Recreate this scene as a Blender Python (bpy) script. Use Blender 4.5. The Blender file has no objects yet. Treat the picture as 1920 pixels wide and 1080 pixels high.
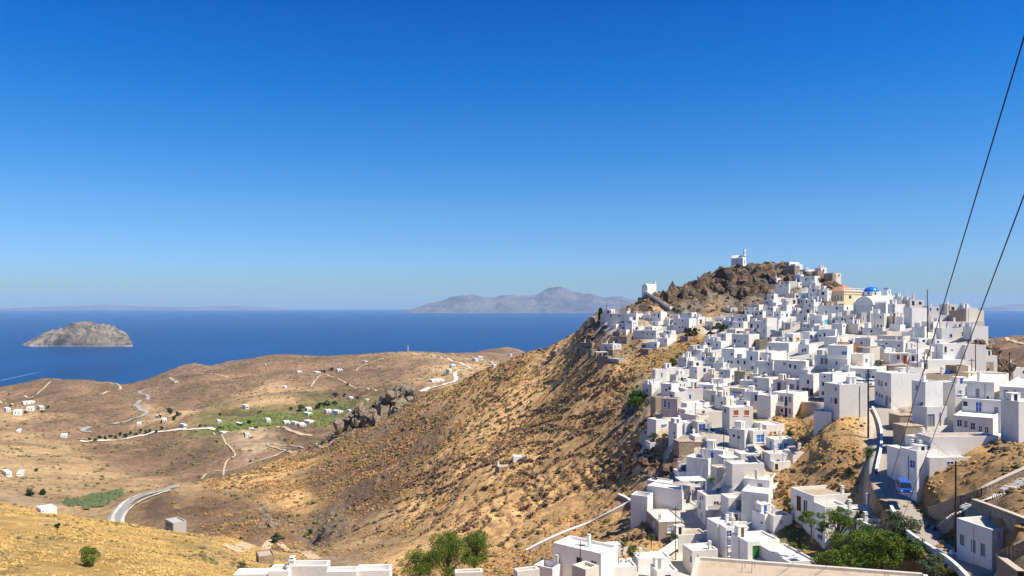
import bpy, bmesh, math, random
import numpy as np
from mathutils import Vector, Matrix, noise as mnoise
R = math.radians
SC = bpy.context.scene
COL = SC.collection
H, F, E = 250.0, 1450.0, 572.0          # eye height above the sea (m), focal length (px of a 1920 frame), eye level row
# ---------------------------------------------------------------- camera, sky, sun, exposure
cam = bpy.data.cameras.new('camera'); camo = bpy.data.objects.new('camera', cam); COL.objects.link(camo)
camo.location = (0, 0, H); camo.rotation_euler = (R(90), 0, 0)
cam.sensor_width = 36; cam.lens = F / 1920 * 36; cam.shift_y = 32 / 1920
cam.clip_start = 0.5; cam.clip_end = 200000
SC.camera = camo
SUN_EL, SUN_AZ = 55.0, 114.0              # azimuth measured clockwise from the view direction (+Y)
world = bpy.data.worlds.new('World'); SC.world = world; world.use_nodes = True
wn, wl = world.node_tree.nodes, world.node_tree.links
bg = wn['Background']
sky = wn.new('ShaderNodeTexSky'); sky.sky_type = 'NISHITA'; sky.sun_disc = False
sky.sun_elevation = R(SUN_EL); sky.sun_rotation = R(SUN_AZ)
sky.altitude = 100; sky.air_density = 1.0; sky.dust_density = 0.35; sky.ozone_density = 4.0
hs = wn.new('ShaderNodeHueSaturation'); hs.inputs['Saturation'].default_value = 1.22; hs.inputs['Value'].default_value = 1.0
tc = wn.new('ShaderNodeTexCoord'); sz = wn.new('ShaderNodeSeparateXYZ'); wl.new(tc.outputs['Generated'], sz.inputs[0])
cr = wn.new('ShaderNodeValToRGB'); wl.new(sz.outputs[2], cr.inputs[0])
SKYRAMP = [(0.0, (0.29, 0.40, 0.51)), (0.05, (0.30, 0.435, 0.67)), (0.118, (0.285, 0.455, 0.645)), (0.204, (0.14, 0.435, 0.665)), (0.289, (0.03, 0.385, 0.69)), (0.365, (0.0, 0.32, 0.67)), (0.7, (0.0, 0.30, 0.60))]
while len(cr.color_ramp.elements) < len(SKYRAMP): cr.color_ramp.elements.new(0.5)
for e_, (p_, c_) in zip(cr.color_ramp.elements, SKYRAMP): e_.position = p_
for e_, (p_, c_) in zip(cr.color_ramp.elements, SKYRAMP): e_.color = (*c_, 1)
mx = wn.new('ShaderNodeMix'); mx.data_type = 'RGBA'; mx.blend_type = 'MULTIPLY'; mx.inputs[0].default_value = 1.0
wl.new(sky.outputs[0], hs.inputs['Color']); wl.new(hs.outputs[0], mx.inputs[6]); wl.new(cr.outputs[0], mx.inputs[7]); wl.new(mx.outputs[2], bg.inputs['Color'])
bg.inputs['Strength'].default_value = 0.12
sl = bpy.data.lights.new('sun', 'SUN'); slo = bpy.data.objects.new('sun', sl); COL.objects.link(slo)
sl.energy = 4.4; sl.angle = R(0.53); sl.color = (1.0, 0.925, 0.79)
sd = Vector((math.sin(R(SUN_AZ)) * math.cos(R(SUN_EL)), math.cos(R(SUN_AZ)) * math.cos(R(SUN_EL)), math.sin(R(SUN_EL))))
slo.rotation_euler = sd.to_track_quat('Z', 'Y').to_euler(); slo.location = (200, 0, 500)
SC.view_settings.view_transform = 'Standard'; SC.view_settings.look = 'None'
SC.view_settings.exposure = 0.8; SC.view_settings.gamma = 1; SC.view_settings.use_curve_mapping = False
SC.cycles.max_bounces = 6; SC.cycles.diffuse_bounces = 4; SC.cycles.volume_bounces = 1
SC.cycles.use_denoising = True

# ---------------------------------------------------------------- object helpers
def prop(o, label=None, cat=None, group=None, kind=None):
    if label: o['label'] = label
    if cat: o['category'] = cat
    if group: o['group'] = group
    if kind: o['kind'] = kind
    return o
def empty(name, loc, label, cat, group=None, rz=0):
    o = bpy.data.objects.new(name, None); COL.objects.link(o); o.location = loc; o.rotation_euler = (0, 0, rz)
    o.empty_display_size = 0.5
    return prop(o, label, cat, group)
def link(name, me, parent=None, loc=None, rot=None):
    o = bpy.data.objects.new(name, me); COL.objects.link(o)
    if parent: o.parent = parent
    if loc is not None: o.location = loc
    if rot is not None: o.rotation_euler = rot
    return o
class MB:
    """collects faces of one mesh; every face keeps a material slot"""
    def __init__(s): s.v = []; s.f = []; s.m = []; s.mats = []
    def mi(s, m):
        if m not in s.mats: s.mats.append(m)
        return s.mats.index(m)
    def poly(s, pts, m):
        n = len(s.v); s.v += [tuple(p) for p in pts]; s.f.append(tuple(range(n, n + len(pts)))); s.m.append(s.mi(m))
    def raw(s, vs, fs, m):
        n = len(s.v); s.v += [tuple(p) for p in vs]; k = s.mi(m)
        for f in fs: s.f.append(tuple(i + n for i in f)); s.m.append(k)
    def box(s, a, b, m, M=None):
        x0, y0, z0 = a; x1, y1, z1 = b
        vs = [(x0,y0,z0),(x1,y0,z0),(x1,y1,z0),(x0,y1,z0),(x0,y0,z1),(x1,y0,z1),(x1,y1,z1),(x0,y1,z1)]
        if M is not None: vs = [M @ Vector(p) for p in vs]
        s.raw(vs, [(0,3,2,1),(4,5,6,7),(0,1,5,4),(1,2,6,5),(2,3,7,6),(3,0,4,7)], m)
    def tube(s, pts, rad, m, n=6):
        vs = []; fs = []
        pts = [Vector(p) for p in pts]
        rads = rad if isinstance(rad, (list, tuple)) else [rad] * len(pts)
        for i, p in enumerate(pts):
            d = (pts[min(i + 1, len(pts) - 1)] - pts[max(i - 1, 0)]).normalized()
            a = d.cross(Vector((0, 0, 1)) if abs(d.z) < 0.9 else Vector((1, 0, 0))).normalized(); b = d.cross(a)
            for k in range(n):
                t = 2 * math.pi * k / n; vs.append(p + (a * math.cos(t) + b * math.sin(t)) * rads[i])
        for i in range(len(pts) - 1):
            for k in range(n):
                k2 = (k + 1) % n; fs.append((i*n+k, i*n+k2, (i+1)*n+k2, (i+1)*n+k))
        fs.append(tuple(range(n - 1, -1, -1))); fs.append(tuple((len(pts)-1)*n + k for k in range(n)))
        s.raw(vs, fs, m)
    def mesh(s, name, smooth=False):
        me = bpy.data.meshes.new(name); me.from_pydata(s.v, [], s.f)
        for m in s.mats: me.materials.append(m)
        me.polygons.foreach_set('material_index', s.m)
        if smooth: me.polygons.foreach_set('use_smooth', [True] * len(s.f))
        me.update(); return me
    def build(s, name, parent=None, loc=None, rot=None, smooth=False):
        return link(name, s.mesh(name, smooth), parent, loc, rot)
def big_mesh(name, V, Q, mats, smooth=True):
    V = np.asarray(V, dtype=np.float32); Q = np.asarray(Q, dtype=np.int32); n, k = Q.shape
    me = bpy.data.meshes.new(name)
    me.vertices.add(len(V)); me.vertices.foreach_set('co', V.ravel())
    me.loops.add(n * k); me.loops.foreach_set('vertex_index', Q.ravel())
    me.polygons.add(n); me.polygons.foreach_set('loop_start', np.arange(0, n * k, k, dtype=np.int32))
    me.polygons.foreach_set('use_smooth', np.full(n, smooth))
    for m in mats: me.materials.append(m)
    me.update(calc_edges=True); return me
def colattr(me, name, arr):
    a = me.attributes.new(name, 'FLOAT_COLOR', 'POINT')
    full = np.ones((len(arr), 4), dtype=np.float32); full[:, :arr.shape[1]] = arr
    a.data.foreach_set('color', full.ravel())

# ---------------------------------------------------------------- materials
def nmat(name):
    m = bpy.data.materials.new(name); m.use_nodes = True
    return m, m.node_tree.nodes, m.node_tree.links, m.node_tree.nodes['Principled BSDF']
def N(ns, t, **kw):
    n = ns.new(t)
    for k, v in kw.items():
        if k in n.inputs: n.inputs[k].default_value = v
        else: setattr(n, k, v)
    return n
def noise(ns, ls, vec, scale, detail=4, rough=0.55, dist=0.0):
    n = N(ns, 'ShaderNodeTexNoise'); n.inputs['Scale'].default_value = scale; n.inputs['Detail'].default_value = detail
    n.inputs['Roughness'].default_value = rough; n.inputs['Distortion'].default_value = dist
    if vec is not None: ls.new(vec, n.inputs['Vector'])
    return n.outputs['Fac']
def rng(ns, ls, src, a, b, c, d):
    n = ns.new('ShaderNodeMapRange'); n.inputs[1].default_value = a; n.inputs[2].default_value = b
    n.inputs[3].default_value = c; n.inputs[4].default_value = d; ls.new(src, n.inputs[0]); return n.outputs[0]
def mixc(ns, ls, fac, a, b, mode='MIX'):
    n = ns.new('ShaderNodeMix'); n.data_type = 'RGBA'; n.blend_type = mode
    for s, i in ((fac, 0), (a, 6), (b, 7)):
        if isinstance(s, (int, float)): n.inputs[i].default_value = s
        elif isinstance(s, tuple): n.inputs[i].default_value = (*s, 1) if len(s) == 3 else s
        else: ls.new(s, n.inputs[i])
    return n.outputs[2]
def math_(ns, ls, op, a, b):
    n = ns.new('ShaderNodeMath'); n.operation = op
    for s, i in ((a, 0), (b, 1)):
        if isinstance(s, (int, float)): n.inputs[i].default_value = s
        else: ls.new(s, n.inputs[i])
    return n.outputs[0]
def worldpos(ns):
    return ns.new('ShaderNodeNewGeometry').outputs['Position']
def bump(ns, ls, b, h, strength, dist):
    n = ns.new('ShaderNodeBump'); n.inputs['Strength'].default_value = strength; n.inputs['Distance'].default_value = dist
    ls.new(h, n.inputs['Height']); ls.new(n.outputs[0], b.inputs['Normal'])
def plaster(name, col, stain=(0.45, 0.40, 0.33), amount=0.45, rough=0.85, var=0.13, bscale=3.0):
    m, ns, ls, b = nmat(name); p = worldpos(ns)
    obj = ns.new('ShaderNodeObjectInfo').outputs['Random']
    tint = rng(ns, ls, obj, 0, 1, 1 - var * 1.6, 1 + var * 0.4)
    base = mixc(ns, ls, 1.0, col, tint, 'MULTIPLY')
    mp = ns.new('ShaderNodeMapping'); mp.inputs['Scale'].default_value = (1, 1, 0.35); ls.new(p, mp.inputs['Vector'])
    s1 = rng(ns, ls, noise(ns, ls, mp.outputs[0], 0.9, 7, 0.72), 0.49, 0.78, 0, amount)
    base = mixc(ns, ls, s1, base, stain)
    s2 = rng(ns, ls, noise(ns, ls, p, 4.0, 5, 0.6), 0.3, 0.7, 0.93, 1.05)
    base = mixc(ns, ls, 1.0, base, s2, 'MULTIPLY')
    ls.new(base, b.inputs['Base Color']); b.inputs['Roughness'].default_value = rough; b.inputs['Specular IOR Level'].default_value = 0.2
    bump(ns, ls, b, noise(ns, ls, p, bscale, 5, 0.6), 0.35, 0.08)
    return m
def stone(name, c1, c2, mortar, scale=2.2):
    m, ns, ls, b = nmat(name); p = worldpos(ns)
    v = N(ns, 'ShaderNodeTexVoronoi'); v.inputs['Scale'].default_value = scale; ls.new(p, v.inputs['Vector'])
    v2 = N(ns, 'ShaderNodeTexVoronoi'); v2.feature = 'DISTANCE_TO_EDGE'; v2.inputs['Scale'].default_value = scale; ls.new(p, v2.inputs['Vector'])
    sep = ns.new('ShaderNodeSeparateColor'); ls.new(v.outputs['Color'], sep.inputs[0])
    c = mixc(ns, ls, sep.outputs[0], c1, c2)
    c = mixc(ns, ls, rng(ns, ls, v2.outputs['Distance'], 0.0, 0.09, 1, 0), c, mortar)
    c = mixc(ns, ls, 1.0, c, rng(ns, ls, noise(ns, ls, p, 6, 5, 0.7), 0.3, 0.7, 0.7, 1.2), 'MULTIPLY')
    ls.new(c, b.inputs['Base Color']); b.inputs['Roughness'].default_value = 0.95
    bump(ns, ls, b, rng(ns, ls, v2.outputs['Distance'], 0, 0.12, 0, 1), 0.6, 0.1)
    return m
def flat(name, col, rough=0.6, metal=0.0, spec=0.4, var=0.12, scale=5.0):
    m, ns, ls, b = nmat(name); p = worldpos(ns)
    c = mixc(ns, ls, 1.0, col, rng(ns, ls, noise(ns, ls, p, scale, 4, 0.6), 0.3, 0.7, 1 - var, 1 + var), 'MULTIPLY')
    ls.new(c, b.inputs['Base Color']); b.inputs['Roughness'].default_value = rough
    b.inputs['Metallic'].default_value = metal; b.inputs['Specular IOR Level'].default_value = spec
    return m
M = {
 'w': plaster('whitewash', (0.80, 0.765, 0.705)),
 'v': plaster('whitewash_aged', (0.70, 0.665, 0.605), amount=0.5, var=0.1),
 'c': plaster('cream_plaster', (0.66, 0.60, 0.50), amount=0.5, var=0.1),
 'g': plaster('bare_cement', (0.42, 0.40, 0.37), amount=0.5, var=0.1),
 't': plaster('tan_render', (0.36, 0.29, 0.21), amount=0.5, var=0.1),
 'T': plaster('terracotta_render', (0.42, 0.17, 0.08), amount=0.3),
 'p': plaster('peeling_wall', (0.45, 0.38, 0.36), (0.2, 0.16, 0.15), 0.9, var=0.02),
 'y': plaster('ochre_plaster', (0.66, 0.52, 0.29), amount=0.2),
 's': stone('rubble_stone', (0.33, 0.27, 0.20), (0.20, 0.16, 0.12), (0.26, 0.22, 0.17)),
 'S': stone('warm_rubble_stone', (0.38, 0.29, 0.19), (0.26, 0.18, 0.12), (0.33, 0.27, 0.2)),
 'rw': plaster('white_roof', (0.80, 0.77, 0.71), (0.5, 0.43, 0.34), 0.55, var=0.1, bscale=5),
 'rc': plaster('cream_roof', (0.68, 0.60, 0.48), (0.42, 0.35, 0.26), 0.7, var=0.12, bscale=5),
 'rt': plaster('tan_roof', (0.44, 0.35, 0.25), (0.24, 0.18, 0.12), 0.7, var=0.1, bscale=5),
 'rg': plaster('cement_roof', (0.50, 0.48, 0.44), (0.33, 0.3, 0.26), 0.7, var=0.1, bscale=5),
 'tile': flat('red_roof_tile', (0.42, 0.17, 0.09), 0.8),
 'k': flat('dark_glass', (0.02, 0.022, 0.028), 0.15), 'd': flat('dark_blue_paint', (0.03, 0.045, 0.11), 0.5),
 'b': flat('blue_paint', (0.03, 0.09, 0.42), 0.45), 'B': flat('sky_blue_paint', (0.08, 0.28, 0.62), 0.45),
 'cy': flat('pale_turquoise_paint', (0.22, 0.55, 0.68), 0.5), 'te': flat('teal_paint', (0.05, 0.30, 0.36), 0.5),
 'o': flat('orange_wood', (0.50, 0.19, 0.04), 0.55), 'O': flat('red_orange_paint', (0.55, 0.10, 0.02), 0.5),
 'r': flat('red_brown_paint', (0.25, 0.05, 0.03), 0.5), 'n': flat('brown_wood', (0.12, 0.06, 0.03), 0.6),
 'sl': flat('grey_shutter', (0.30, 0.31, 0.33), 0.5), 'G': flat('green_paint', (0.05, 0.22, 0.06), 0.5),
 'W': flat('white_paint', (0.75, 0.75, 0.75), 0.5, var=0.05), 'ye': flat('yellow_paint', (0.65, 0.42, 0.08), 0.5),
 'dome': flat('blue_dome_paint', (0.015, 0.17, 0.62), 0.3, var=0.05),
 'pole': flat('weathered_pole_wood', (0.055, 0.035, 0.025), 0.85), 'wire': flat('black_cable', (0.015, 0.012, 0.012), 0.6),
 'metal': flat('grey_metal', (0.45, 0.46, 0.48), 0.35, 0.7), 'solar': flat('solar_glass', (0.02, 0.03, 0.06), 0.12),
 'cane': flat('cane_awning', (0.50, 0.38, 0.22), 0.85, scale=2), 'tyre': flat('tyre_rubber', (0.02, 0.02, 0.02), 0.8),
 'carblue': flat('blue_car_paint', (0.02, 0.10, 0.45), 0.2, spec=0.7, var=0.02), 'carsilver': flat('silver_car_paint', (0.40, 0.43, 0.46), 0.25, 0.3, var=0.02),
 'cardark': flat('dark_car_paint', (0.03, 0.035, 0.05), 0.2, spec=0.7, var=0.02), 'carwhite': flat('white_car_paint', (0.8, 0.8, 0.8), 0.25, var=0.02),
 'cap': plaster('pale_coping', (0.55, 0.47, 0.36), amount=0.4), 'bluesheet': flat('blue_tarpaulin', (0.03, 0.08, 0.25), 0.5),
 'black': flat('black_plastic', (0.02, 0.02, 0.02), 0.6), 'bluetank': flat('blue_plastic_tank', (0.01, 0.10, 0.5), 0.35),
}
# ---------------------------------------------------------------- noise and terrain heights
def _hash(ix, iy, seed):
    h = (ix.astype(np.int64) * 374761393 + iy.astype(np.int64) * 668265263 + seed * 1442695041) & 0xFFFFFFFF
    h = ((h ^ (h >> 13)) * 1274126177) & 0xFFFFFFFF
    return ((h ^ (h >> 16)) & 0xFFFFFF).astype(np.float64) / float(0xFFFFFF)
def vnoise(x, y, seed=0):
    ix = np.floor(x); iy = np.floor(y); fx = x - ix; fy = y - iy
    fx = fx * fx * fx * (fx * (fx * 6 - 15) + 10); fy = fy * fy * fy * (fy * (fy * 6 - 15) + 10)
    a = _hash(ix, iy, seed); b = _hash(ix + 1, iy, seed); c = _hash(ix, iy + 1, seed); d = _hash(ix + 1, iy + 1, seed)
    return (a + (b - a) * fx + (c - a) * fy + (a - b - c + d) * fx * fy) * 2 - 1
def fbm(x, y, scale, octs, seed=0, gain=0.5, ridged=False):
    s = np.zeros_like(x); amp = 1.0; tot = 0
    c, sn = math.cos(0.6), math.sin(0.6)
    px, py = x * scale, y * scale
    for o in range(octs):
        n = vnoise(px, py, seed + o * 17)
        if ridged: n = 1 - 2 * np.abs(n)
        s += n * amp; tot += amp; amp *= gain
        px, py = (px * c - py * sn) * 2.03 + 11.3, (px * sn + py * c) * 2.03 + 5.1
    return s / tot
# control points read off the photograph: column, row, distance, kind of ground
CP = """
0 1080 100 G;120 1080 105 G;250 1080 108 G;380 1080 118 G;480 1080 150 G;0 1010 150 G;165 1055 125 G;100 960 215 G;0 945 235 G;300 1020 180 G;200 982 232 G;250 986 232 G;350 998 225 G;430 1020 215 G;500 1055 190 G
450 1040 215 t;560 1045 240 t;600 1060 225 t;430 1010 270 G;500 1000 330 B;520 980 360 B;560 950 400 O;400 960 390 B;300 950 400 B;230 965 400 T;215 985 385 T;270 930 430 T;330 914 455 T
450 895 490 O;540 868 530 O;600 838 570 B;650 795 610 B;700 790 600 B;740 770 590 K;790 748 600 T;840 741 590 O;880 722 575 O;930 690 535 O;965 672 500 O;1000 655 465 O;1050 642 440 O;1080 628 424 O;1105 606 400 K
700 1000 290 T;650 1020 270 T;600 980 330 K;800 1050 195 O;870 1080 150 O;760 1070 170 O;960 1060 168 O;960 970 215 O;1060 1020 165 O;1000 1080 150 O;800 950 305 O;900 900 275 O;700 930 360 B;700 860 460 B;620 900 440 B;800 820 430 B;900 760 420 O;850 870 330 O;960 868 275 O;1000 790 345 O;1000 700 408 O;1050 740 345 O;1100 700 328 O;1060 680 375 O
1100 950 200 O;1100 880 228 O;1100 800 275 O;1180 850 205 O;1180 950 183 O;1240 870 190 O;1150 760 270 O;1200 760 245 K;1150 700 300 O;1110 660 350 T;1180 655 322 T;1250 690 280 y;1220 650 312 y;1290 650 295 y;1320 640 300 y
1140 671 318 T;1160 645 328 T;1140 600 365 P;1110 605 385 K;1180 580 375 K;1216 557 372 K;1239 609 345 P;1231 634 325 P;1260 580 360 K;1330 590 338 T;1280 545 385 K;1330 520 400 K;1390 493 392 K;1430 497 390 K;1462 496 384 K;1320 570 352 K;1390 566 345 K;1440 560 345 K;1350 550 368 K;1410 530 370 K;1270 565 366 K;1230 600 352 T
1490 506 376 K;1539 517 368 K;1566 528 360 K;1528 545 348 P;1480 540 355 K;1460 558 340 P;1582 572 322 P;1500 575 322 P;1661 595 288 P;1582 594 298 P;1741 592 266 P;1700 590 280 P;1812 612 250 P;1850 640 238 K;1766 645 234 P;1880 690 225 K;1658 622 262 P
1438 636 284 P;1404 650 272 P;1340 620 318 P;1340 650 282 P;1589 692 205 P;1569 648 244 P;1500 650 255 P;1669 684 214 P;1735 690 208 P;1645 718 196 P;1800 690 205 P;1377 688 252 P;1300 680 270 P;1229 716 245 P;1283 757 218 P;1320 720 238 P;1450 700 228 P;1510 695 218 P;1590 720 190 R;1562 745 180 P
1230 775 208 O;1231 812 196 P;1269 824 188 P;1330 812 186 R;1368 816 180 P;1260 852 180 K;1404 842 165 P;1440 830 172 T;1487 783 188 O;1445 790 186 O;1538 760 190 R;1500 830 165 O;1574 783 158 O;1560 830 148 O;1510 870 152 O;1600 890 138 O;1640 770 165 R;1650 740 186 R;1655 765 170 R
1328 892 166 P;1372 912 152 P;1278 955 160 P;1214 985 156 O;1235 1013 150 O;1323 982 153 P;1420 960 145 P;1361 1048 140 P;1298 1078 138 P;1402 1052 130 P;1480 1085 122 P;1127 1100 128 P;1160 1040 148 O;1200 1080 132 P;1546 1027 130 O;1480 900 150 O;1500 1000 134 V;1600 1060 112 V
1655 870 137 R;1668 810 150 R;1697 920 125 R;1672 930 124 R;1735 1010 104 R;1800 1050 89 R;1840 1066 85 R;1860 1070 83 R;1650 1000 118 O;1700 1060 98 y;1780 1080 86 V;1719 915 119 O;1745 890 119 O;1833 862 116 O;1875 838 118 O;1735 802 140 P;1700 790 150 T;1860 822 125 O
1768 985 98 O;1745 960 110 O;1800 920 108 O;1850 900 104 O;1920 850 108 O;1920 905 98 O;1880 960 88 T;1920 1060 76 S;1900 1000 82 O;1920 800 137 P;1804 790 141 P;1890 815 134 P
300 880 760 B;300 830 920 B;250 905 640 T;100 870 700 T;150 925 560 T;50 955 430 t;0 900 560 T;200 800 1050 B;100 765 1250 B;40 765 1220 T;0 740 1500 B;150 714 1750 B;60 722 1700 B;0 760 1350 B;235 728 1700 B;215 722 1620 B;255 722 1750 B;0 731 1500 B;29 733 1500 B;78 714 1600 B;311 703 1650 B;364 682 1700 B;300 730 1550 B;300 790 1050 T
400 690 1750 B;520 668 2100 B;450 675 2000 B;700 668 2050 B;770 659 1950 T;850 667 2250 B;900 660 2500 B;950 650 2700 B;600 705 1500 B;500 745 1200 T;350 760 1250 B;450 720 1450 B;600 778 1000 V;640 785 940 V;420 800 950 V;500 790 980 V;620 760 1090 V;700 710 1450 B;660 740 1200 B;830 722 1180 T;880 700 1300 T;560 815 820 B;480 830 800 t;400 850 760 B;550 850 680 B;770 740 1000 B
1890 640 1500 B;1920 632 1600 B;1870 660 1100 B;1920 690 760 B;1860 640 1500 B;1880 700 600 B;1920 710 500 B
"""
# hidden ground (behind ridges, outside the frame): x/y ratio, distance, height, kind
CH = """
-0.8 25 238 G;0 25 239 G;0.5 25 240 O;0.8 25 241 O;-0.8 60 225 G;-0.4 60 224 G;-0.1 60 222 O;0.1 60 224 O;0.3 60 222 O;0.45 60 219 O;0.6 55 218 O;0.8 60 222 O
0.655 220 212 K;0.66 170 223 O;0.66 300 198 B;0.75 250 205 B;0.0 110 206 O;0.1 90 212 O;0.2 95 208 P;0.35 90 212 V
-0.6 320 150 B;-0.45 320 148 B;-0.35 300 150 B;-0.25 330 140 B;-0.4 600 105 B;-0.1 800 100 B;0.0 800 120 B;0.03 620 175 B;0.08 650 150 B;0.12 520 185 B;0.15 480 195 B;0.2 470 215 B;0.3 470 220 B;0.4 450 225 B;0.5 380 220 B;0.55 320 232 P;0.6 300 222 B;0.62 400 200 B
0.1 1000 120 B;0.2 800 60 B;0.3 800 50 B;0.4 700 60 B;0.5 600 150 B;0.5 900 120 B;0.58 1300 150 B;0.72 700 190 B;0.72 1500 190 B;0.8 300 225 O;0.74 130 226 O;0.74 170 222 O;0.9 130 226 O;0.95 400 205 B;0.95 1200 170 B;0.95 2200 60 B;0.8 1000 190 B;0.8 1800 170 B;0.63 2000 120 B;0.72 2300 110 B;0.66 3000 -20 B;0.55 2000 -10 B;0.4 1500 -20 B;0.2 1500 -10 B;0.15 2000 -10 B
-0.8 2300 -30 B;-0.7 2300 -30 B;-0.6 2300 -30 B;-0.5 2400 -30 B;-0.4 2500 -30 B;-0.3 2800 -30 B;-0.2 2700 -30 B;-0.1 2700 -30 B;-0.05 3000 -30 B;0.05 3000 -30 B;0.2 3000 -40 B;0.4 3000 -40 B;-0.8 1400 80 B;-0.8 700 120 T;-0.8 250 195 G
"""
ZC = {'G': (0.63, 0.41, 0.145), 'y': (0.48, 0.30, 0.11), 'O': (0.76, 0.46, 0.19), 'B': (0.225, 0.14, 0.085), 'T': (0.47, 0.31, 0.155),
      't': (0.46, 0.33, 0.20), 'V': (0.18, 0.17, 0.06), 'K': (0.26, 0.20, 0.145), 'P': (0.50, 0.47, 0.41), 'R': (0.42, 0.37, 0.31), 'S': (0.3, 0.24, 0.17)}
ZM = {'G': (0.15, 0, 0), 'y': (0.5, 0, 0), 'O': (0.8, 0.15, 0), 'B': (0.6, 0.1, 0), 'T': (0.3, 0.1, 0), 't': (0.05, 0, 0), 'V': (0.4, 0, 0),
      'K': (0.3, 1, 0), 'P': (0, 0, 1), 'R': (0, 0, 1), 'S': (0.1, 0.8, 0)}
pts = []
for tok in CP.replace('\n', ';').split(';'):
    t = tok.split()
    if len(t) == 4: px, py, Y = map(float, t[:3]); pts.append(((px - 960) / F, Y, H - (py - E) / F * Y, t[3]))
for tok in CH.replace('\n', ';').split(';'):
    t = tok.split()
    if len(t) == 4: pts.append((float(t[0]), float(t[1]), float(t[2]), t[3]))
PU = np.array([p[0] for p in pts]); PL = np.log([p[1] for p in pts]); PZ = np.array([p[2] for p in pts])
SU = 2.2
def _ker(d2): return np.where(d2 > 1e-12, 0.5 * d2 * np.log(np.maximum(d2, 1e-12)), 0)
def _kern(d2): return np.sqrt(d2 + 0.0004)
n = len(pts)
A = np.zeros((n + 3, n + 3)); D2 = ((PU[:, None] - PU) * SU) ** 2 + (PL[:, None] - PL) ** 2
A[:n, :n] = _kern(D2) + np.eye(n) * -0.004
Pm = np.stack([np.ones(n), PU * SU, PL], 1); A[:n, n:] = Pm; A[n:, :n] = Pm.T
W = np.linalg.solve(A, np.concatenate([PZ, np.zeros(3)]))
NU = 1060
gu = np.linspace(-0.84, 0.98, NU)
gl = np.concatenate([np.linspace(math.log(32), math.log(80), 50, endpoint=False), np.linspace(math.log(80), math.log(640), 640, endpoint=False), np.linspace(math.log(640), math.log(3000), 250)])
NL = len(gl)
UU, LL = np.meshgrid(gu, gl)               # rows = distance
ZZ = np.zeros_like(UU); zcol = np.zeros(UU.shape + (3,)); zm = np.zeros(UU.shape + (3,)); wsum = np.zeros_like(UU)
XX0 = UU * np.exp(LL); YY0 = np.exp(LL)
ju = UU + fbm(XX0, YY0, 0.03, 3, 77) * 0.010; jl = LL + fbm(XX0, YY0, 0.03, 3, 99) * 0.035
for i in range(n):
    d2 = ((UU - PU[i]) * SU) ** 2 + (LL - PL[i]) ** 2
    ZZ += W[i] * _kern(d2)
    w = 1.0 / (((ju - PU[i]) * SU * 1.3) ** 2 + (jl - PL[i]) ** 2 + 2e-5) ** 2.2
    wsum += w; zcol += w[..., None] * np.array(ZC[pts[i][3]]); zm += w[..., None] * np.array(ZM[pts[i][3]])
ZZ += W[n] + W[n + 1] * UU * SU + W[n + 2] * LL
zcol /= wsum[..., None]; zm /= wsum[..., None]
YY = np.exp(LL); XX = UU * YY
rock = np.clip(zm[..., 1], 0, 1); pav = np.clip(zm[..., 2], 0, 1); wild = 1 - pav
ZBASE = ZZ.copy()
far = np.clip((YY - 350) / 900, 0, 1)
# undulation, gullies, terraces, crags
nz = fbm(XX, YY, 1 / 260.0, 5, 3, 0.5) * 20 * far
gly = fbm(XX, YY, 1 / 130.0, 5, 21, 0.55, True) * (1.2 * np.clip((YY - 180) / 150, 0, 1) + 10.0 * far)
mid = fbm(XX, YY, 1 / 22.0, 5, 8, 0.6) * (0.8 + 1.0 * np.clip((YY - 150) / 300, 0, 1))
ZZ += ((nz + gly) * np.clip(1.75 - YY / 1300, 0.35, 1) + mid) * wild * np.clip((YY - 110) / 150, 0.06, 1)
st = 2.2; q = ZZ / st + fbm(XX, YY, 1 / 40.0, 5, 55, 0.62) * 1.8; fq = q - np.floor(q)
step = (np.clip((fq - 0.76) / 0.24, 0, 1) - fq) * st
ter = np.clip(zm[..., 0] - 0.3, 0, 1) * 1.25 * np.clip(fbm(XX, YY, 1 / 40.0, 4, 31) * 3 + 0.4, 0, 1)
ZZ += step * ter * wild * np.clip(1.3 - far * 3, 0, 1) * 0.9 * np.clip((YY - 90) / 110, 0.12, 1)
crag = fbm(XX, YY, 1 / 9.0, 5, 12, 0.62, True)
ZZ += (crag - 0.1) * 3.4 * rock * wild * np.clip((YY - 110) / 120, 0, 1)
ZZ += fbm(XX, YY, 1 / 2.6, 3, 61, 0.6) * 0.38 * wild * np.clip((YY - 40) / 60, 0, 1)
def zgrid(x, y, G=None):
    G = ZZ if G is None else G
    y = max(y, 32.5); u = x / y; l = math.log(y)
    a = (u - gu[0]) / (gu[1] - gu[0]); a = min(max(a, 0), NU - 1.001); i = int(a); fa = a - i
    j = int(np.searchsorted(gl, l)) - 1; j = min(max(j, 0), NL - 2); fb = min(max((l - gl[j]) / (gl[j + 1] - gl[j]), 0), 1)
    return (G[j, i] * (1 - fa) + G[j, i + 1] * fa) * (1 - fb) + (G[j + 1, i] * (1 - fa) + G[j + 1, i + 1] * fa) * fb
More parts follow.
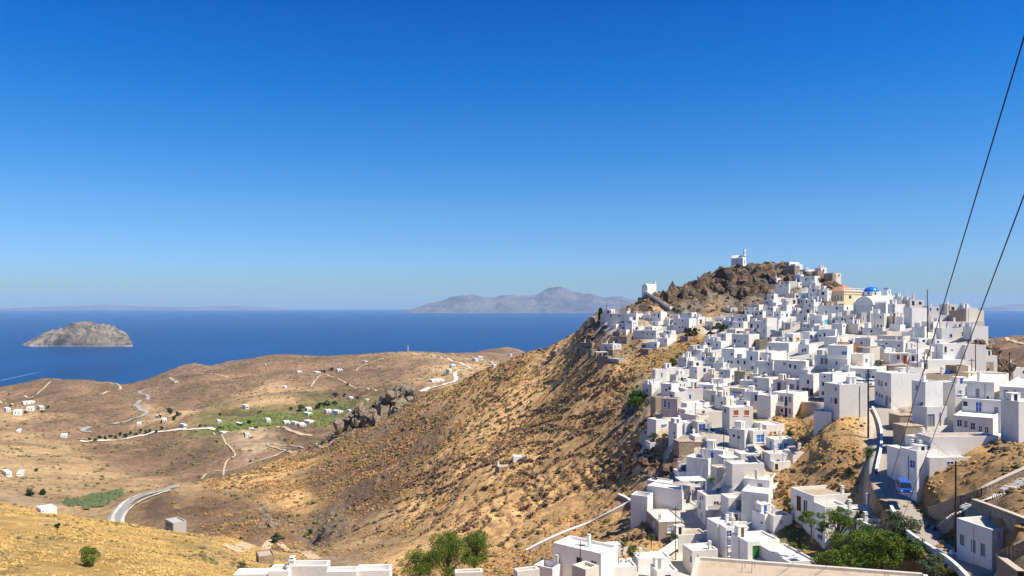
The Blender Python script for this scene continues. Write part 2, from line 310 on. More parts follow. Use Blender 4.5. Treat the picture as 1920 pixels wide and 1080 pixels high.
def hit(px, py, ymin=30.0, ymax=3000.0):
    """first meeting of the sight line through a point of the photograph with the ground"""
    u = (px - 960) / F; v = (py - E) / F
    a = (u - gu[0]) / (gu[1] - gu[0]); i = int(min(max(a, 0), NU - 2)); fa = a - i
    prof = ZZ[:, i] * (1 - fa) + ZZ[:, i + 1] * fa; Ys = np.exp(gl); ray = H - v * Ys
    ok = np.where((prof >= ray) & (Ys >= ymin) & (Ys <= ymax))[0]
    if len(ok) == 0:
        k = int(np.argmin(np.where((Ys >= ymin) & (Ys <= ymax), ray - prof, 1e9)))
    else: k = ok[0]
    Y = Ys[k]
    if len(ok) and k > 0:
        d0 = ray[k-1] - prof[k-1]; d1 = ray[k] - prof[k]
        if d0 > 0 and d0 != d1: Y = Ys[k-1] + (Ys[k] - Ys[k-1]) * d0 / (d0 - d1)
    return Vector((u * Y, Y, float(np.interp(Y, Ys, prof))))
def at(px, py, Y): return Vector(((px - 960) / F * Y, Y, H - (py - E) / F * Y))
def flatten(p0, p1, w, z0, z1, soft=2.0):
    """levels the ground under a road or yard from p0 to p1 (a cut in the terrain)"""
    global ZZ
    ax, ay = p0[0], p0[1]; bx, by = p1[0], p1[1]
    y0 = min(ay, by) - w - soft - 2; y1 = max(ay, by) + w + soft + 2
    j0 = max(0, int(np.searchsorted(gl, math.log(max(y0, 32)))) - 1); j1 = min(NL, int(np.searchsorted(gl, math.log(y1))) + 1)
    X, Y, Z = XX[j0:j1], YY[j0:j1], ZZ[j0:j1]
    dx, dy = bx - ax, by - ay; L2 = dx * dx + dy * dy
    t = np.clip(((X - ax) * dx + (Y - ay) * dy) / L2, 0, 1)
    d = np.hypot(X - ax - t * dx, Y - ay - t * dy)
    k = np.clip(1 - (d - w / 2) / soft, 0, 1); k = k * k * (3 - 2 * k)
    ZZ[j0:j1] = Z * (1 - k) + (z0 + (z1 - z0) * t) * k
def smooth_path(pp, n):
    """Catmull-Rom through 3-D points"""
    out = []; P = [pp[0]] + list(pp) + [pp[-1]]
    for i in range(1, len(P) - 2):
        for k in range(n):
            t = k / n; a, b, c, d = P[i-1], P[i], P[i+1], P[i+2]
            out.append(0.5 * ((2 * b) + (c - a) * t + (2*a - 5*b + 4*c - d) * t*t + (3*b - a - 3*c + d) * t**3))
    out.append(Vector(pp[-1])); return out
# the lanes through the near ground: left edge, right edge in the photograph, row
ROADS = [
 ('road', [(1836, 1075, 3.4), (1790, 1046, 3.4), (1745, 1012, 3.4), (1712, 975, 3.4), (1690, 945, 3.3), (1672, 918, 3.4), (1663, 885, 3.3), (1665, 850, 3.1), (1670, 815, 3.1), (1666, 785, 3.1), (1652, 762, 3.4), (1642, 742, 3.1), (1636, 722, 4.1)]),
 ('lane', [(1372, 848, 3.4), (1352, 828, 3.9), (1340, 808, 4.7), (1345, 790, 4.2), (1344, 772, 3.4)]),
 ('lane', [(1552, 752, 4.2), (1520, 752, 6.0)]),
 ('lane', [(1268, 962, 2.2), (1288, 936, 2.4), (1302, 915, 2.0)]),
]
road_paths = []
for nm, P in ROADS:
    w3 = []
    for (px, py, w) in P:
        u = (px - 960) / F
        p = hit(px, py); w3.append(p)
    zs = [p.z for p in w3]
    for _ in range(2): zs = [zs[0]] + [(zs[i-1] + 2*zs[i] + zs[i+1]) / 4 for i in range(1, len(zs) - 1)] + [zs[-1]] if len(zs) > 2 else zs
    w3 = [Vector(((px - 960) / F * (H - z) / ((py - E) / F), (H - z) / ((py - E) / F), z)) for (px, py, w), z in zip(P, zs)]
    pth = smooth_path(w3, 8); ww = np.interp(np.linspace(0, len(P) - 1, len(pth)), range(len(P)), [q[2] for q in P])
    for i in range(len(pth) - 1): flatten(pth[i], pth[i+1], ww[i] + 1.0, pth[i].z, pth[i+1].z, 1.6)
    road_paths.append((nm, pth, ww))
# ---------------------------------------------------------------- terrain mesh
def ground_material():
    m, ns, ls, b = nmat('hillside_ground'); p = worldpos(ns)
    zc = N(ns, 'ShaderNodeAttribute'); zc.attribute_name = 'zone_colour'
    zk = N(ns, 'ShaderNodeAttribute'); zk.attribute_name = 'zone_mask'
    sp = ns.new('ShaderNodeSeparateColor'); ls.new(zk.outputs['Color'], sp.inputs[0])
    scrub, rk, pv = sp.outputs[0], sp.outputs[1], sp.outputs[2]
    wildf = math_(ns, ls, 'SUBTRACT', 1.0, pv)
    c = zc.outputs['Color']
    big = rng(ns, ls, noise(ns, ls, p, 0.011, 8, 0.62, 0.6), 0.36, 0.64, 0.62, 1.35)
    c = mixc(ns, ls, 1.0, c, mixc(ns, ls, wildf, (1, 1, 1), big), 'MULTIPLY')
    med = rng(ns, ls, noise(ns, ls, p, 0.11, 7, 0.68, 0.8), 0.35, 0.65, 0.66, 1.28)
    c = mixc(ns, ls, 1.0, c, mixc(ns, ls, wildf, (1, 1, 1), med), 'MULTIPLY')
    pale = rng(ns, ls, noise(ns, ls, p, 0.045, 9, 0.75, 1.5), 0.56, 0.64, 0, 0.6)
    c = mixc(ns, ls, math_(ns, ls, 'MULTIPLY', pale, math_(ns, ls, 'MULTIPLY', wildf, scrub)), c, (0.70, 0.47, 0.24))
    d1 = rng(ns, ls, noise(ns, ls, p, 0.95, 6, 0.75, 0.7), 0.545, 0.60, 0, 0.85)  # dark blotches painted in for low scrub and the shadows of tufts
    c = mixc(ns, ls, math_(ns, ls, 'MULTIPLY', d1, scrub), c, (0.17, 0.10, 0.045))
    d2 = rng(ns, ls, noise(ns, ls, p, 0.23, 7, 0.72, 0.8), 0.55, 0.66, 0, 0.6)
    c = mixc(ns, ls, math_(ns, ls, 'MULTIPLY', d2, scrub), c, (0.14, 0.095, 0.05))
    rn = noise(ns, ls, p, 0.5, 8, 0.72, 0.8)
    rc = mixc(ns, ls, rng(ns, ls, rn, 0.38, 0.62, 0, 1), (0.09, 0.07, 0.052), (0.34, 0.25, 0.165))
    rc = mixc(ns, ls, rng(ns, ls, noise(ns, ls, p, 0.14, 4, 0.6), 0.45, 0.6, 0, 0.7), rc, (0.25, 0.235, 0.21))
    c = mixc(ns, ls, math_(ns, ls, 'MULTIPLY', rk, 0.9), c, rc)
    # slabs and cracks of the paved ground
    pvn = rng(ns, ls, noise(ns, ls, p, 0.8, 6, 0.7), 0.35, 0.65, 0.72, 1.1)
    c = mixc(ns, ls, 1.0, c, mixc(ns, ls, pv, (1, 1, 1), pvn), 'MULTIPLY')
    ls.new(c, b.inputs['Base Color']); b.inputs['Roughness'].default_value = 0.95; b.inputs['Specular IOR Level'].default_value = 0.1
    h = math_(ns, ls, 'ADD', math_(ns, ls, 'MULTIPLY', noise(ns, ls, p, 1.3, 8, 0.75, 0.5), 1.0), math_(ns, ls, 'MULTIPLY', noise(ns, ls, p, 0.16, 6, 0.7, 0.6), 2.0))
    bn = ns.new('ShaderNodeBump'); bn.inputs['Distance'].default_value = 1.1
    ls.new(math_(ns, ls, 'MULTIPLY', wildf, 0.9), bn.inputs['Strength']); ls.new(h, bn.inputs['Height']); ls.new(bn.outputs[0], b.inputs['Normal'])
    return m
M['ground'] = ground_material()
V = np.stack([XX, YY, ZZ], -1).reshape(-1, 3)
idx = np.arange(NL * NU).reshape(NL, NU)
Q = np.stack([idx[:-1, :-1], idx[:-1, 1:], idx[1:, 1:], idx[1:, :-1]], -1).reshape(-1, 4)
# shelving left out where the land is far below the water
zq = ZZ.reshape(-1)[Q].max(1); Q = Q[zq > -12]
me = big_mesh('terrain', V, Q, [M['ground']])
colattr(me, 'zone_colour', zcol.reshape(-1, 3)); colattr(me, 'zone_mask', zm.reshape(-1, 3))
prop(link('terrain', me), kind='structure')

# ---------------------------------------------------------------- water
def water_material():
    m, ns, ls, b = nmat('sea_water'); p = worldpos(ns)
    mp = ns.new('ShaderNodeMapping'); mp.inputs['Scale'].default_value = (1, 0.25, 1); ls.new(p, mp.inputs['Vector'])
    big = noise(ns, ls, mp.outputs[0], 0.0016, 5, 0.6, 0.3)
    c = mixc(ns, ls, rng(ns, ls, big, 0.3, 0.7, 0, 1), (0.001, 0.034, 0.125), (0.002, 0.05, 0.17))
    ls.new(c, b.inputs['Base Color']); b.inputs['Roughness'].default_value = 0.32; b.inputs['IOR'].default_value = 1.33
    b.inputs['Specular IOR Level'].default_value = 0.12
    mp2 = ns.new('ShaderNodeMapping'); mp2.inputs['Scale'].default_value = (1, 1.6, 1); mp2.inputs['Rotation'].default_value = (0, 0, 0.4); ls.new(p, mp2.inputs['Vector'])
    bump(ns, ls, b, noise(ns, ls, mp2.outputs[0], 0.09, 6, 0.65), 1.0, 3.5)
    return m
M['sea'] = water_material()
mb = MB(); nseg = 48; ring = []
rs = [300, 1500, 4000, 9000, 20000, 45000]
vs = [(rr * math.sin(2*math.pi*k/nseg), rr * math.cos(2*math.pi*k/nseg), 0) for rr in rs for k in range(nseg)]
fs = [tuple(range(nseg - 1, -1, -1))] + [(i*nseg+k, i*nseg+(k+1) % nseg, (i+1)*nseg+(k+1) % nseg, (i+1)*nseg+k)[::-1] for i in range(len(rs)-1) for k in range(nseg)]
mb.raw(vs, fs, M['sea']); prop(mb.build('sea'), kind='structure')
# fading wake of a boat
wk = flat('wake_foam', (0.10, 0.22, 0.42), 0.5)
a_, b_ = hit, at
def seapt(px, py, z=0.05): Y = (H - z) * F / (py - E); return Vector(((px - 960) / F * Y, Y, z))
mb = MB(); P0 = [(-40, 722), (40, 705), (75, 697), (110, 692), (150, 687)]
for i in range(len(P0) - 1):
    a, b = seapt(*P0[i]), seapt(*P0[i+1]); w0, w1 = 26 * (1 - i / 4.2), 26 * (1 - (i + 1) / 4.2)
    mb.poly([a + Vector((0, -w0, 0)), b + Vector((0, -w1, 0)), b + Vector((0, w1, 0)), a + Vector((0, w0, 0))], wk)
prop(mb.build('boat_wake'), 'long pale wake streaking across the sea at the lower left', 'wake')

# ---------------------------------------------------------------- islands and headlands across the water
def isle_material(name, c1, c2, scale):
    m, ns, ls, b = nmat(name); p = worldpos(ns)
    c = mixc(ns, ls, rng(ns, ls, noise(ns, ls, p, scale, 8, 0.7, 0.7), 0.38, 0.62, 0, 1), c1, c2)
    sz = ns.new('ShaderNodeSeparateXYZ'); ls.new(p, sz.inputs[0])
    shore = rng(ns, ls, sz.outputs[2], 0, 10, 1, 0)
    c = mixc(ns, ls, math_(ns, ls, 'MULTIPLY', shore, 0.7), c, (0.42, 0.38, 0.32))
    ls.new(c, b.inputs['Base Color']); b.inputs['Roughness'].default_value = 0.95
    bump(ns, ls, b, noise(ns, ls, p, scale * 4, 8, 0.75), 0.9, 1.2 / scale * 0.12)
    return m
def island(name, prof, Y, depth, mat, nx, ny, rough, sc, label, ypow=0.8):
    """prof: skyline (px, py) with the waterline py given by Y; real width, depth and height"""
    xs = np.linspace(prof[0][0], prof[-1][0], nx); top = np.interp(xs, [p[0] for p in prof], [p[1] for p in prof])
    ws = H * F / Y + E
    hgt = np.maximum((ws - top) / F * (Y + depth * 0.5), 0)
    X = (xs - 960) / F * (Y + depth * 0.5); T = np.linspace(-1, 1, ny)
    GX, GT = np.meshgrid(X, T); GH = np.tile(hgt, (ny, 1))
    shape = (1 - np.abs(GT) ** 1.8)
    taper = np.clip(GH / (hgt.max() * 0.25), 0, 1) ** 0.5
    GY = Y + depth * 0.5 + GT * depth * 0.5 * (0.04 + 0.96 * taper)
    GX = GX + (GY - Y - depth * 0.5) * ((prof[0][0] + prof[-1][0]) / 2 - 960) / F
    nr = fbm(GX, GY, 1 / sc, 7, 5, 0.55, True)
    nr2 = fbm(GX, GY, 1 / (sc * 0.5), 6, 15, 0.55)
    Z = GH * (shape ** ypow) * (1 + rough * (nr - 0.2) * (1 - shape * 0.55)) + nr2 * GH.max() * 0.05 * shape - 6 * (1 - shape) ** 2 - 2
    e = np.clip(np.minimum((X[None, :] - X[0]), (X[-1] - X[None, :])) + 0 * GX / (0.02 * (X[-1] - X[0])), 0, 1); Z = Z * e - 4 * (1 - e)
    Vv = np.stack([GX, GY, Z], -1).reshape(-1, 3); ii = np.arange(nx * ny).reshape(ny, nx)
    Qq = np.stack([ii[:-1, :-1], ii[:-1, 1:], ii[1:, 1:], ii[1:, :-1]], -1).reshape(-1, 4)
    o = link(name, big_mesh(name, Vv, Qq, [mat])); prop(o, kind='structure'); return o
M['islet'] = isle_material('islet_rock', (0.05, 0.04, 0.03), (0.31, 0.255, 0.185), 0.011)
island('islet', [(42, 650), (60, 641), (80, 633), (105, 624), (130, 615), (150, 613), (178, 612), (195, 616), (212, 621), (226, 628), (236, 631), (242, 638), (247, 648)], 4650, 560, M['islet'], 340, 180, 0.75, 120, '', 0.45)
M['isle_far'] = isle_material('far_island_slopes', (0.06, 0.055, 0.06), (0.22, 0.18, 0.15), 0.0009)
island('far_island', [(765, 586), (790, 578), (815, 569), (835, 565), (860, 557), (885, 554), (905, 558), (925, 559), (950, 552), (962, 554), (985, 556), (1005, 555), (1025, 547), (1045, 544), (1060, 546), (1078, 552), (1092, 554), (1110, 556), (1130, 562), (1150, 561), (1165, 561), (1190, 566), (1230, 572), (1290, 577), (1340, 584)], 24500, 5000, M['isle_far'], 520, 130, 0.6, 1500, '')
island('far_coast', [(-150, 583), (20, 578), (110, 575), (190, 571.5), (260, 574), (330, 576.5), (380, 575), (440, 573.5), (490, 577), (560, 582)], 38000, 5000, M['isle_far'], 300, 40, 0.3, 2500, '')
island('distant_cape', [(1780, 583), (1850, 577), (1880, 573), (1905, 571), (1960, 573), (2100, 582)], 33000, 4500, M['isle_far'], 160, 40, 0.3, 2500, '')
# ---------------------------------------------------------------- haze
hm = bpy.data.materials.new('haze'); hm.use_nodes = True; hns = hm.node_tree.nodes; hls = hm.node_tree.links
for q in list(hns):
    if q.type != 'OUTPUT_MATERIAL': hns.remove(q)
pvn = hns.new('ShaderNodeVolumePrincipled'); pvn.inputs['Color'].default_value = (0.48, 0.72, 0.97, 1); pvn.inputs['Density'].default_value = 2.2e-5
pvn.inputs['Anisotropy'].default_value = 0.0
hls.new(pvn.outputs[0], [q for q in hns if q.type == 'OUTPUT_MATERIAL'][0].inputs['Volume'])
mb = MB(); mb.box((-50000, -50000, -60), (50000, 50000, 700), hm); prop(mb.build('haze'), kind='stuff')

# ---------------------------------------------------------------- draped strips: lanes, roads and tracks
M['asphalt'] = flat('pale_road_surface', (0.30, 0.285, 0.26), 0.9, var=0.15, scale=1.2)
M['concrete'] = plaster('concrete_road', (0.42, 0.37, 0.31), (0.27, 0.23, 0.19), 0.6)
M['dirt'] = flat('dirt_track', (0.50, 0.38, 0.25), 0.95, var=0.2, scale=0.6)
M['track_pale'] = flat('pale_gravel_track', (0.60, 0.54, 0.44), 0.95, var=0.1, scale=0.6)
def strip(name, path, widths, mat, lift=0.05, sub=3, grid=True):
    V_ = []; F_ = []
    for i, p in enumerate(path):
        a = path[max(i-1, 0)]; b = path[min(i+1, len(path)-1)]; d = Vector((b.x - a.x, b.y - a.y, 0)).normalized(); nn = Vector((-d.y, d.x, 0))
        w = widths[i] if hasattr(widths, '__len__') else widths
        for k in range(sub + 1):
            q = p + nn * (k / sub - 0.5) * w
            V_.append((q.x, q.y, (zgrid(q.x, q.y) if grid else p.z) + lift))
    for i in range(len(path) - 1):
        for k in range(sub): a = i*(sub+1)+k; F_.append((a, a+1, a+sub+2, a+sub+1))
    o_ = MB(); o_.raw(V_, F_, mat); return prop(o_.build(name), kind='structure')
for nm, pth, ww in road_paths:
    strip(nm, pth, ww, M['concrete'], 0.06, 4, True)
def track(name, pix, w, mat, ymin, lift=0.25):
    P3 = [hit(px, py, ymin) for px, py in pix]
    P3 = [p for i, p in enumerate(P3) if i == 0 or (p - P3[i-1]).length > 1]
    pth = smooth_path(P3, 10); strip(name, pth, w, mat, lift, 3)
track('valley_road', [(215, 984), (219, 966), (236, 946), (268, 929), (300, 920), (330, 913)], 8, M['asphalt'], 300, 0.5)
track('road_verge', [(211, 984), (214, 966), (231, 945), (264, 927)], 1.8, M['track_pale'], 300, 0.7)
track('road_verge', [(229, 984), (233, 968), (250, 950), (280, 934), (320, 921)], 1.8, M['track_pale'], 300, 0.7)
track('track', [(330, 913), (380, 897), (440, 880), (500, 860), (545, 848), (552, 855)], 3, M['dirt'], 300, 0.5)
track('hill_road', [(300, 727), (262, 735), (276, 742), (277, 748), (262, 753), (254, 760), (262, 768), (275, 773), (270, 780), (245, 788), (215, 796), (160, 805), (157, 809), (172, 811)], 6, M['asphalt'], 500, 0.9)
track('valley_lane', [(150, 828), (200, 826), (260, 818), (320, 808), (400, 806), (480, 806)], 5, M['track_pale'], 500, 0.9)
track('hill_road', [(788, 735), (810, 727), (844, 718), (855, 711), (853, 701), (860, 695), (881, 691), (870, 685), (855, 679), (838, 672)], 6, M['track_pale'], 600, 1.0)
for pixs, w in [([(583, 726), (605, 703), (655, 722), (706, 734)], 5), ([(720, 672), (684, 684), (668, 696)], 5), ([(520, 800), (554, 811), (585, 818)], 7), ([(500, 833), (540, 848)], 3),
                ([(96, 716), (60, 745), (46, 742)], 6), ([(0, 752), (25, 760)], 5), ([(360, 682), (410, 676), (440, 677)], 6), ([(345, 716), (318, 708), (330, 719)], 5), ([(400, 812), (440, 850), (420, 880), (425, 905)], 3),
                ([(218, 718), (226, 728), (222, 731)], 7), ([(190, 740), (206, 734)], 6), ([(370, 700), (420, 706), (470, 704)], 5), ([(627, 826), (600, 838), (560, 838), (500, 833)], 3)]:
    track('track', pixs, w * 0.6, M['dirt'], 500, 0.7)
track('track', [(1888, 633), (1902, 640), (1920, 646)], 6, M['dirt'], 600, 0.9)
track('footpath', [(430, 1030), (500, 1026), (550, 1034), (590, 1050)], 4, M['dirt'], 190, 0.3)
# ---------------------------------------------------------------- houses
RND = random.Random(7)
UP = Vector((0, 0, 1))
win_cache = {}
def window_meshes(w, h, code, kind, near):
    """kind: 'win' or 'door'. The frame sits in the wall opening, the pane lies behind it"""
    key = (w, h, code, kind, near)
    if key in win_cache: return win_cache[key]
    fr = M['W'] if code in 'b B k r te'.split() else M.get(code, M['W'])
    if code == 'k': fr = M['sl'] if (int(w * 10) % 2) else M['W']
    f = MB(); b = 0.07 if near else 0.09; x0, x1, z0, z1 = -w/2, w/2, -h/2, h/2
    f.box((x0 - 0.02, -0.025, z0), (x0 + b, 0.13, z1), fr); f.box((x1 - b, -0.025, z0), (x1 + 0.02, 0.13, z1), fr)
    f.box((x0 + b, -0.025, z1 - b), (x1 - b, 0.13, z1), fr); f.box((x0 + b, -0.025, z0), (x1 - b, 0.13, z0 + b * 0.8), fr)
    if near:
        f.box((-0.03, 0.02, z0 + b * 0.8), (0.03, 0.12, z1 - b), fr)
        if kind == 'win':
            f.box((x0 - 0.12, -0.12, z0 - 0.09), (x1 + 0.12, 0.0, z0 - 0.002), M['W'])
            f.box((x0 + b, 0.03, -0.02), (-0.03, 0.11, 0.02), fr); f.box((0.03, 0.03, -0.02), (x1 - b, 0.11, 0.02), fr)
    p = MB(); pm = M[code]
    p.poly([(x0, 0.14, z0), (x1, 0.14, z0), (x1, 0.14, z1), (x0, 0.14, z1)], pm)
    if code in ('b', 'o', 'B', 'O', 'G', 'n', 'sl', 'te', 'r', 'cy') and near:    # planked leaves
        nz_ = max(2, int(h / 0.22))
        for i in range(nz_):
            za = z0 + b + (h - 2 * b) * i / nz_; zb = za + (h - 2 * b) / nz_ * 0.72
            p.box((x0 + b, 0.075, za), (-0.035, 0.10, zb), pm); p.box((0.035, 0.075, za), (x1 - b, 0.10, zb), pm)
    r = (f.mesh('door' if kind == 'door' else 'window'), p.mesh('pane' if kind == 'win' else 'leaf'))
    win_cache[key] = r; return r
def wall_face(mb, P, du, width, z0, z1, inn, holes, mat):
    """a wall plane with real openings: P origin, du horizontal unit vector, inn unit vector into the house"""
    xs = sorted({0.0, width} | {q for h in holes for q in (h[0], h[1])}); zs = sorted({z0, z1} | {q for h in holes for q in (h[2], h[3])})
    for i in range(len(xs) - 1):
        for j in range(len(zs) - 1):
            cx, cz = (xs[i] + xs[i+1]) / 2, (zs[j] + zs[j+1]) / 2
            if any(h[0] < cx < h[1] and h[2] < cz < h[3] for h in holes): continue
            a, b = P + du * xs[i], P + du * xs[i+1]
            mb.poly([a + UP * zs[j], b + UP * zs[j], b + UP * zs[j+1], a + UP * zs[j+1]], mat)
    for (x0, x1, za, zb) in holes:
        a, b = P + du * x0, P + du * x1; t = inn * 0.17
        for q0, q1 in (((a, za), (a, zb)), ((b, zb), (b, za)), ((b, za), (a, za)), ((a, zb), (b, zb))):
            A_ = q0[0] + UP * q0[1]; B_ = q1[0] + UP * q1[1]
            mb.poly([A_, B_, B_ + t, A_ + t], mat)
HOUSES = []   # (root, px, py, label or None, info)
def solve_len(P, d, px, lo, hi):
    u = (px - 960) / F; den = d.x - u * d.y
    if abs(den) < 1e-6: return hi
    t = (u * P.y - P.x) / den
    return min(max(t, lo), hi) if t > 0 else hi
def add_box(root, b, rootloc):
    """b: dict with L C R T B a m roof wins ph d Y auto"""
    C, T, B = b['C'], b['T'], b['B']
    if b.get('Y'): P = at(C, B, b['Y'])
    else: P = hit(C, B)
    a = R(b['a']); r = Vector((math.cos(a), math.sin(a), 0)); l = Vector((-math.sin(a), math.cos(a), 0))
    top = H - (T - E) / F * P.y; h = max(top - P.z, 0.5)
    wl = solve_len(P, l, b['L'], 0.6, b.get('ml', 22)) if b['L'] < C - 0.6 else b.get('d', 5.0)
    wr = solve_len(P, r, b['R'], 0.6, b.get('mr', 24)) if b['R'] > C + 0.6 else b.get('d', 5.0)
    if not b.get('thin'): wl = max(wl, min(3.6, b.get('d', 5))); wr = max(wr, min(3.6, b.get('d', 5)))
    f = b.get('f', 3.5); ph = b.get('ph', min(0.32, h * 0.25)); pt = 0.24
    wall = M[b['m']]; roofm = M[b['roof']]
    holes = {'r': [], 'l': []}; wins = []
    def put(face, cx, cz, w, hh, code, near, kind):
        W_ = wr if face == 'r' else wl; w *= 1.25; hh *= 1.15
        w = max(0.4, round(w * 5) / 5); hh = max(0.4, round(hh * 5) / 5)
        if W_ < w + 0.3: return
        cx = min(max(cx, w/2 + 0.12), W_ - w/2 - 0.12); cz = min(max(cz, hh/2 + 0.05 if kind == 'door' else hh/2 + 0.2), h - ph - hh/2 - 0.1)
        if cz - hh/2 < 0.0: return
        for hx in holes[face]:
            if not (cx + w/2 + 0.06 < hx[0] or cx - w/2 - 0.06 > hx[1] or cz + hh/2 + 0.06 < hx[2] or cz - hh/2 - 0.06 > hx[3]): return
        holes[face].append((cx - w/2, cx + w/2, cz - hh/2, cz + hh/2)); wins.append((face, cx, cz, w, hh, code, near, kind))
    for wv in b.get('wins') or []:
        px, py, pw, phh = wv[:4]; code = wv[4] if len(wv) > 4 else 'k'
        face = 'l' if px < C else 'r'
        if b['L'] >= C - 0.6: face = 'r'
        if b['R'] <= C + 0.6: face = 'l'
        du, nn = (r, l) if face == 'r' else (l, r)
        def loc(qx):
            D = Vector(((qx - 960) / F, 1.0, 0)); t = (P.x * nn.x + P.y * nn.y) / (D.x * nn.x + D.y * nn.y); return t, (D * t - Vector((P.x, P.y, 0))).dot(du)
        t0, s0 = loc(px - pw / 2); t1, s1 = loc(px + pw / 2); tc, sc_ = loc(px)
        z = H - (py - E) / F * tc - P.z; hh = phh / F * tc; w = min(abs(s1 - s0), 3.4)
        if face == 'l' and pw < 4: w = max(w, 0.7)
        put(face, sc_, z, max(0.5, w), hh, code, pw >= 5 or phh >= 9, 'door' if hh > 1.75 else 'win')
    if b.get('auto', 1) and not b.get('wins'):
        for face, W_ in (('l', wl), ('r', wr)):
            if W_ < 2.2: continue
            st_ = max(1, round(h / 3.0)); nn_ = max(1, int(W_ / 2.9))
            for k in range(nn_):
                for s_ in range(st_):
                    if RND.random() < 0.18: continue
                    code = RND.choice(['k'] * 5 + ['d', 'd', 'sl', 'b', 'n'])
                    cx = W_ * (k + 0.5) / nn_ + RND.uniform(-0.3, 0.3)
                    if s_ == 0 and RND.random() < 0.35: put(face, cx, 1.05, 0.85, 2.0, code, False, 'door')
                    else: put(face, cx, h * (s_ + 0.55) / st_, RND.choice([0.7, 0.8, 1.0]), RND.choice([0.9, 1.2, 1.4]), code, False, 'win')
    O = Vector((0, 0, 0)); X = Vector((1, 0, 0)); Yv = Vector((0, 1, 0))
    mb = MB(); jt = lambda: RND.uniform(-0.03, 0.03)
    wall_face(mb, O, X, wr, -f, h, Yv, holes['r'], wall)
    wall_face(mb, O, Yv, wl, -f, h, X, holes['l'], wall)
    mb.poly([(wr, 0, -f), (wr, wl, -f), (wr, wl, h), (wr, 0, h)], wall); mb.poly([(wr, wl, -f), (0, wl, -f), (0, wl, h), (wr, wl, h)], wall)
    # parapet: broad top and inner faces
    oc = [(0, 0), (wr, 0), (wr, wl), (0, wl)]; ic = [(pt, pt), (wr - pt, pt), (wr - pt, wl - pt), (pt, wl - pt)]
    cop = M['W'] if b['m'] in 'wv' else wall
    if min(wr, wl) > 3 * pt and ph > 0.05:
        for i in range(4):
            j = (i + 1) % 4
            mb.poly([(*oc[i], h), (*oc[j], h), (*ic[j], h), (*ic[i], h)], M['rw'] if b['m'] in 'wv' else wall)
            mb.poly([(*ic[i], h), (*ic[j], h), (*ic[j], h - ph), (*ic[i], h - ph)], wall)
        rf = MB(); rf.poly([(*c, h - ph) for c in ic], roofm)
    else:
        rf = MB(); rf.box((-0.06, -0.06, h - 0.002), (wr + 0.06, wl + 0.06, h + 0.12), roofm)
    lp = P - rootloc
    mb.build('wall', root, lp, (0, 0, a)); rf.build('roof', root, lp, (0, 0, a))
    MT = Matrix.Translation(lp) @ Matrix.Rotation(a, 4, 'Z')
    for (face, cx, cz, w, hh, code, near, kind) in wins:
        fm, pm = window_meshes(w, hh, code, kind, near)
        q = MT @ (Vector((cx, 0, cz)) if face == 'r' else Vector((0, cx, cz)))
        o = link(kind if kind == 'door' else 'window', fm, root, q, (0, 0, a if face == 'r' else a - math.pi / 2))
        link('leaf' if kind == 'door' else 'pane', pm, o)
    ch = b.get('ch', [])
    if ch == []:
        q_ = RND.random()
        if q_ < 0.38 and wr > 3 and wl > 2.5: ch = [(RND.uniform(0.15, 0.85), RND.uniform(0.15, 0.85), RND.uniform(0.7, 1.3))]
    for (fx, fy, hc) in ch or []:
        c = MB(); s = 0.24; x, y = fx * wr, fy * wl
        c.box((x - s, y - s, h - ph), (x + s, y + s, h + hc), M['w']); c.box((x - s - 0.07, y - s - 0.07, h + hc), (x + s + 0.07, y + s + 0.07, h + hc + 0.1), M['w'])
        for sx in (-1, 1):
            for sy in (-1, 1): c.box((x + sx*(s-0.06) - 0.06, y + sy*(s-0.06) - 0.06, h + hc + 0.1), (x + sx*(s-0.06) + 0.06, y + sy*(s-0.06) + 0.06, h + hc + 0.3), M['w'])
        c.box((x - s - 0.02, y - s - 0.02, h + hc + 0.3), (x + s + 0.02, y + s + 0.02, h + hc + 0.38), M['w'])
        c.build('chimney', root, lp, (0, 0, a))
    return dict(P=P, a=a, wr=wr, wl=wl, h=h, ph=ph, r=r, l=l, top=P.z + h, nw=len(wins), b=b)
def B_(L, C, R_, T, B, a=None, m='w', wins=None, **k):
    if a is None:
        u = (C - 960) / F; a = math.degrees(math.atan(1 / max(u, 0.05))) - 10; a = min(max(a, 30), 68)
    d = dict(L=L, C=C, R=R_, T=T, B=B, a=a, m=m, wins=wins, roof={'w': 'rw', 'v': 'rw', 'c': 'rc', 'g': 'rg', 't': 'rt', 'T': 'rt', 's': 'rt', 'S': 'rt', 'p': 'rc', 'y': 'tile'}[m]); d.update(k); return d
def house(boxes, label=None, cat='house', name='house', group=None):
    b0 = boxes[0]; P0 = at(b0['C'], b0['B'], b0['Y']) if b0.get('Y') else hit(b0['C'], b0['B'])
    root = empty(name, P0, 'x', cat, group)
    infos = [add_box(root, b, P0) for b in boxes]
    cx = (min(b['L'] for b in boxes) + max(b['R'] for b in boxes)) / 2; cy = (min(b['T'] for b in boxes) + max(b['B'] for b in boxes)) / 2
    HOUSES.append([root, cx, cy, label, infos]); return root, infos
h1 = lambda *a, **k: house([B_(*a[:-1], **k)] if isinstance(a[-1], str) else [B_(*a, **k)], a[-1] if isinstance(a[-1], str) and len(a[-1]) > 3 else None)
# ---------------------------------------------------------------- the village, house by house (columns and rows of the photograph)
def h(label, *bx, **k): return house([B_(*q[:-1], **q[-1]) if isinstance(q[-1], dict) else B_(*q) for q in bx], label, **k)
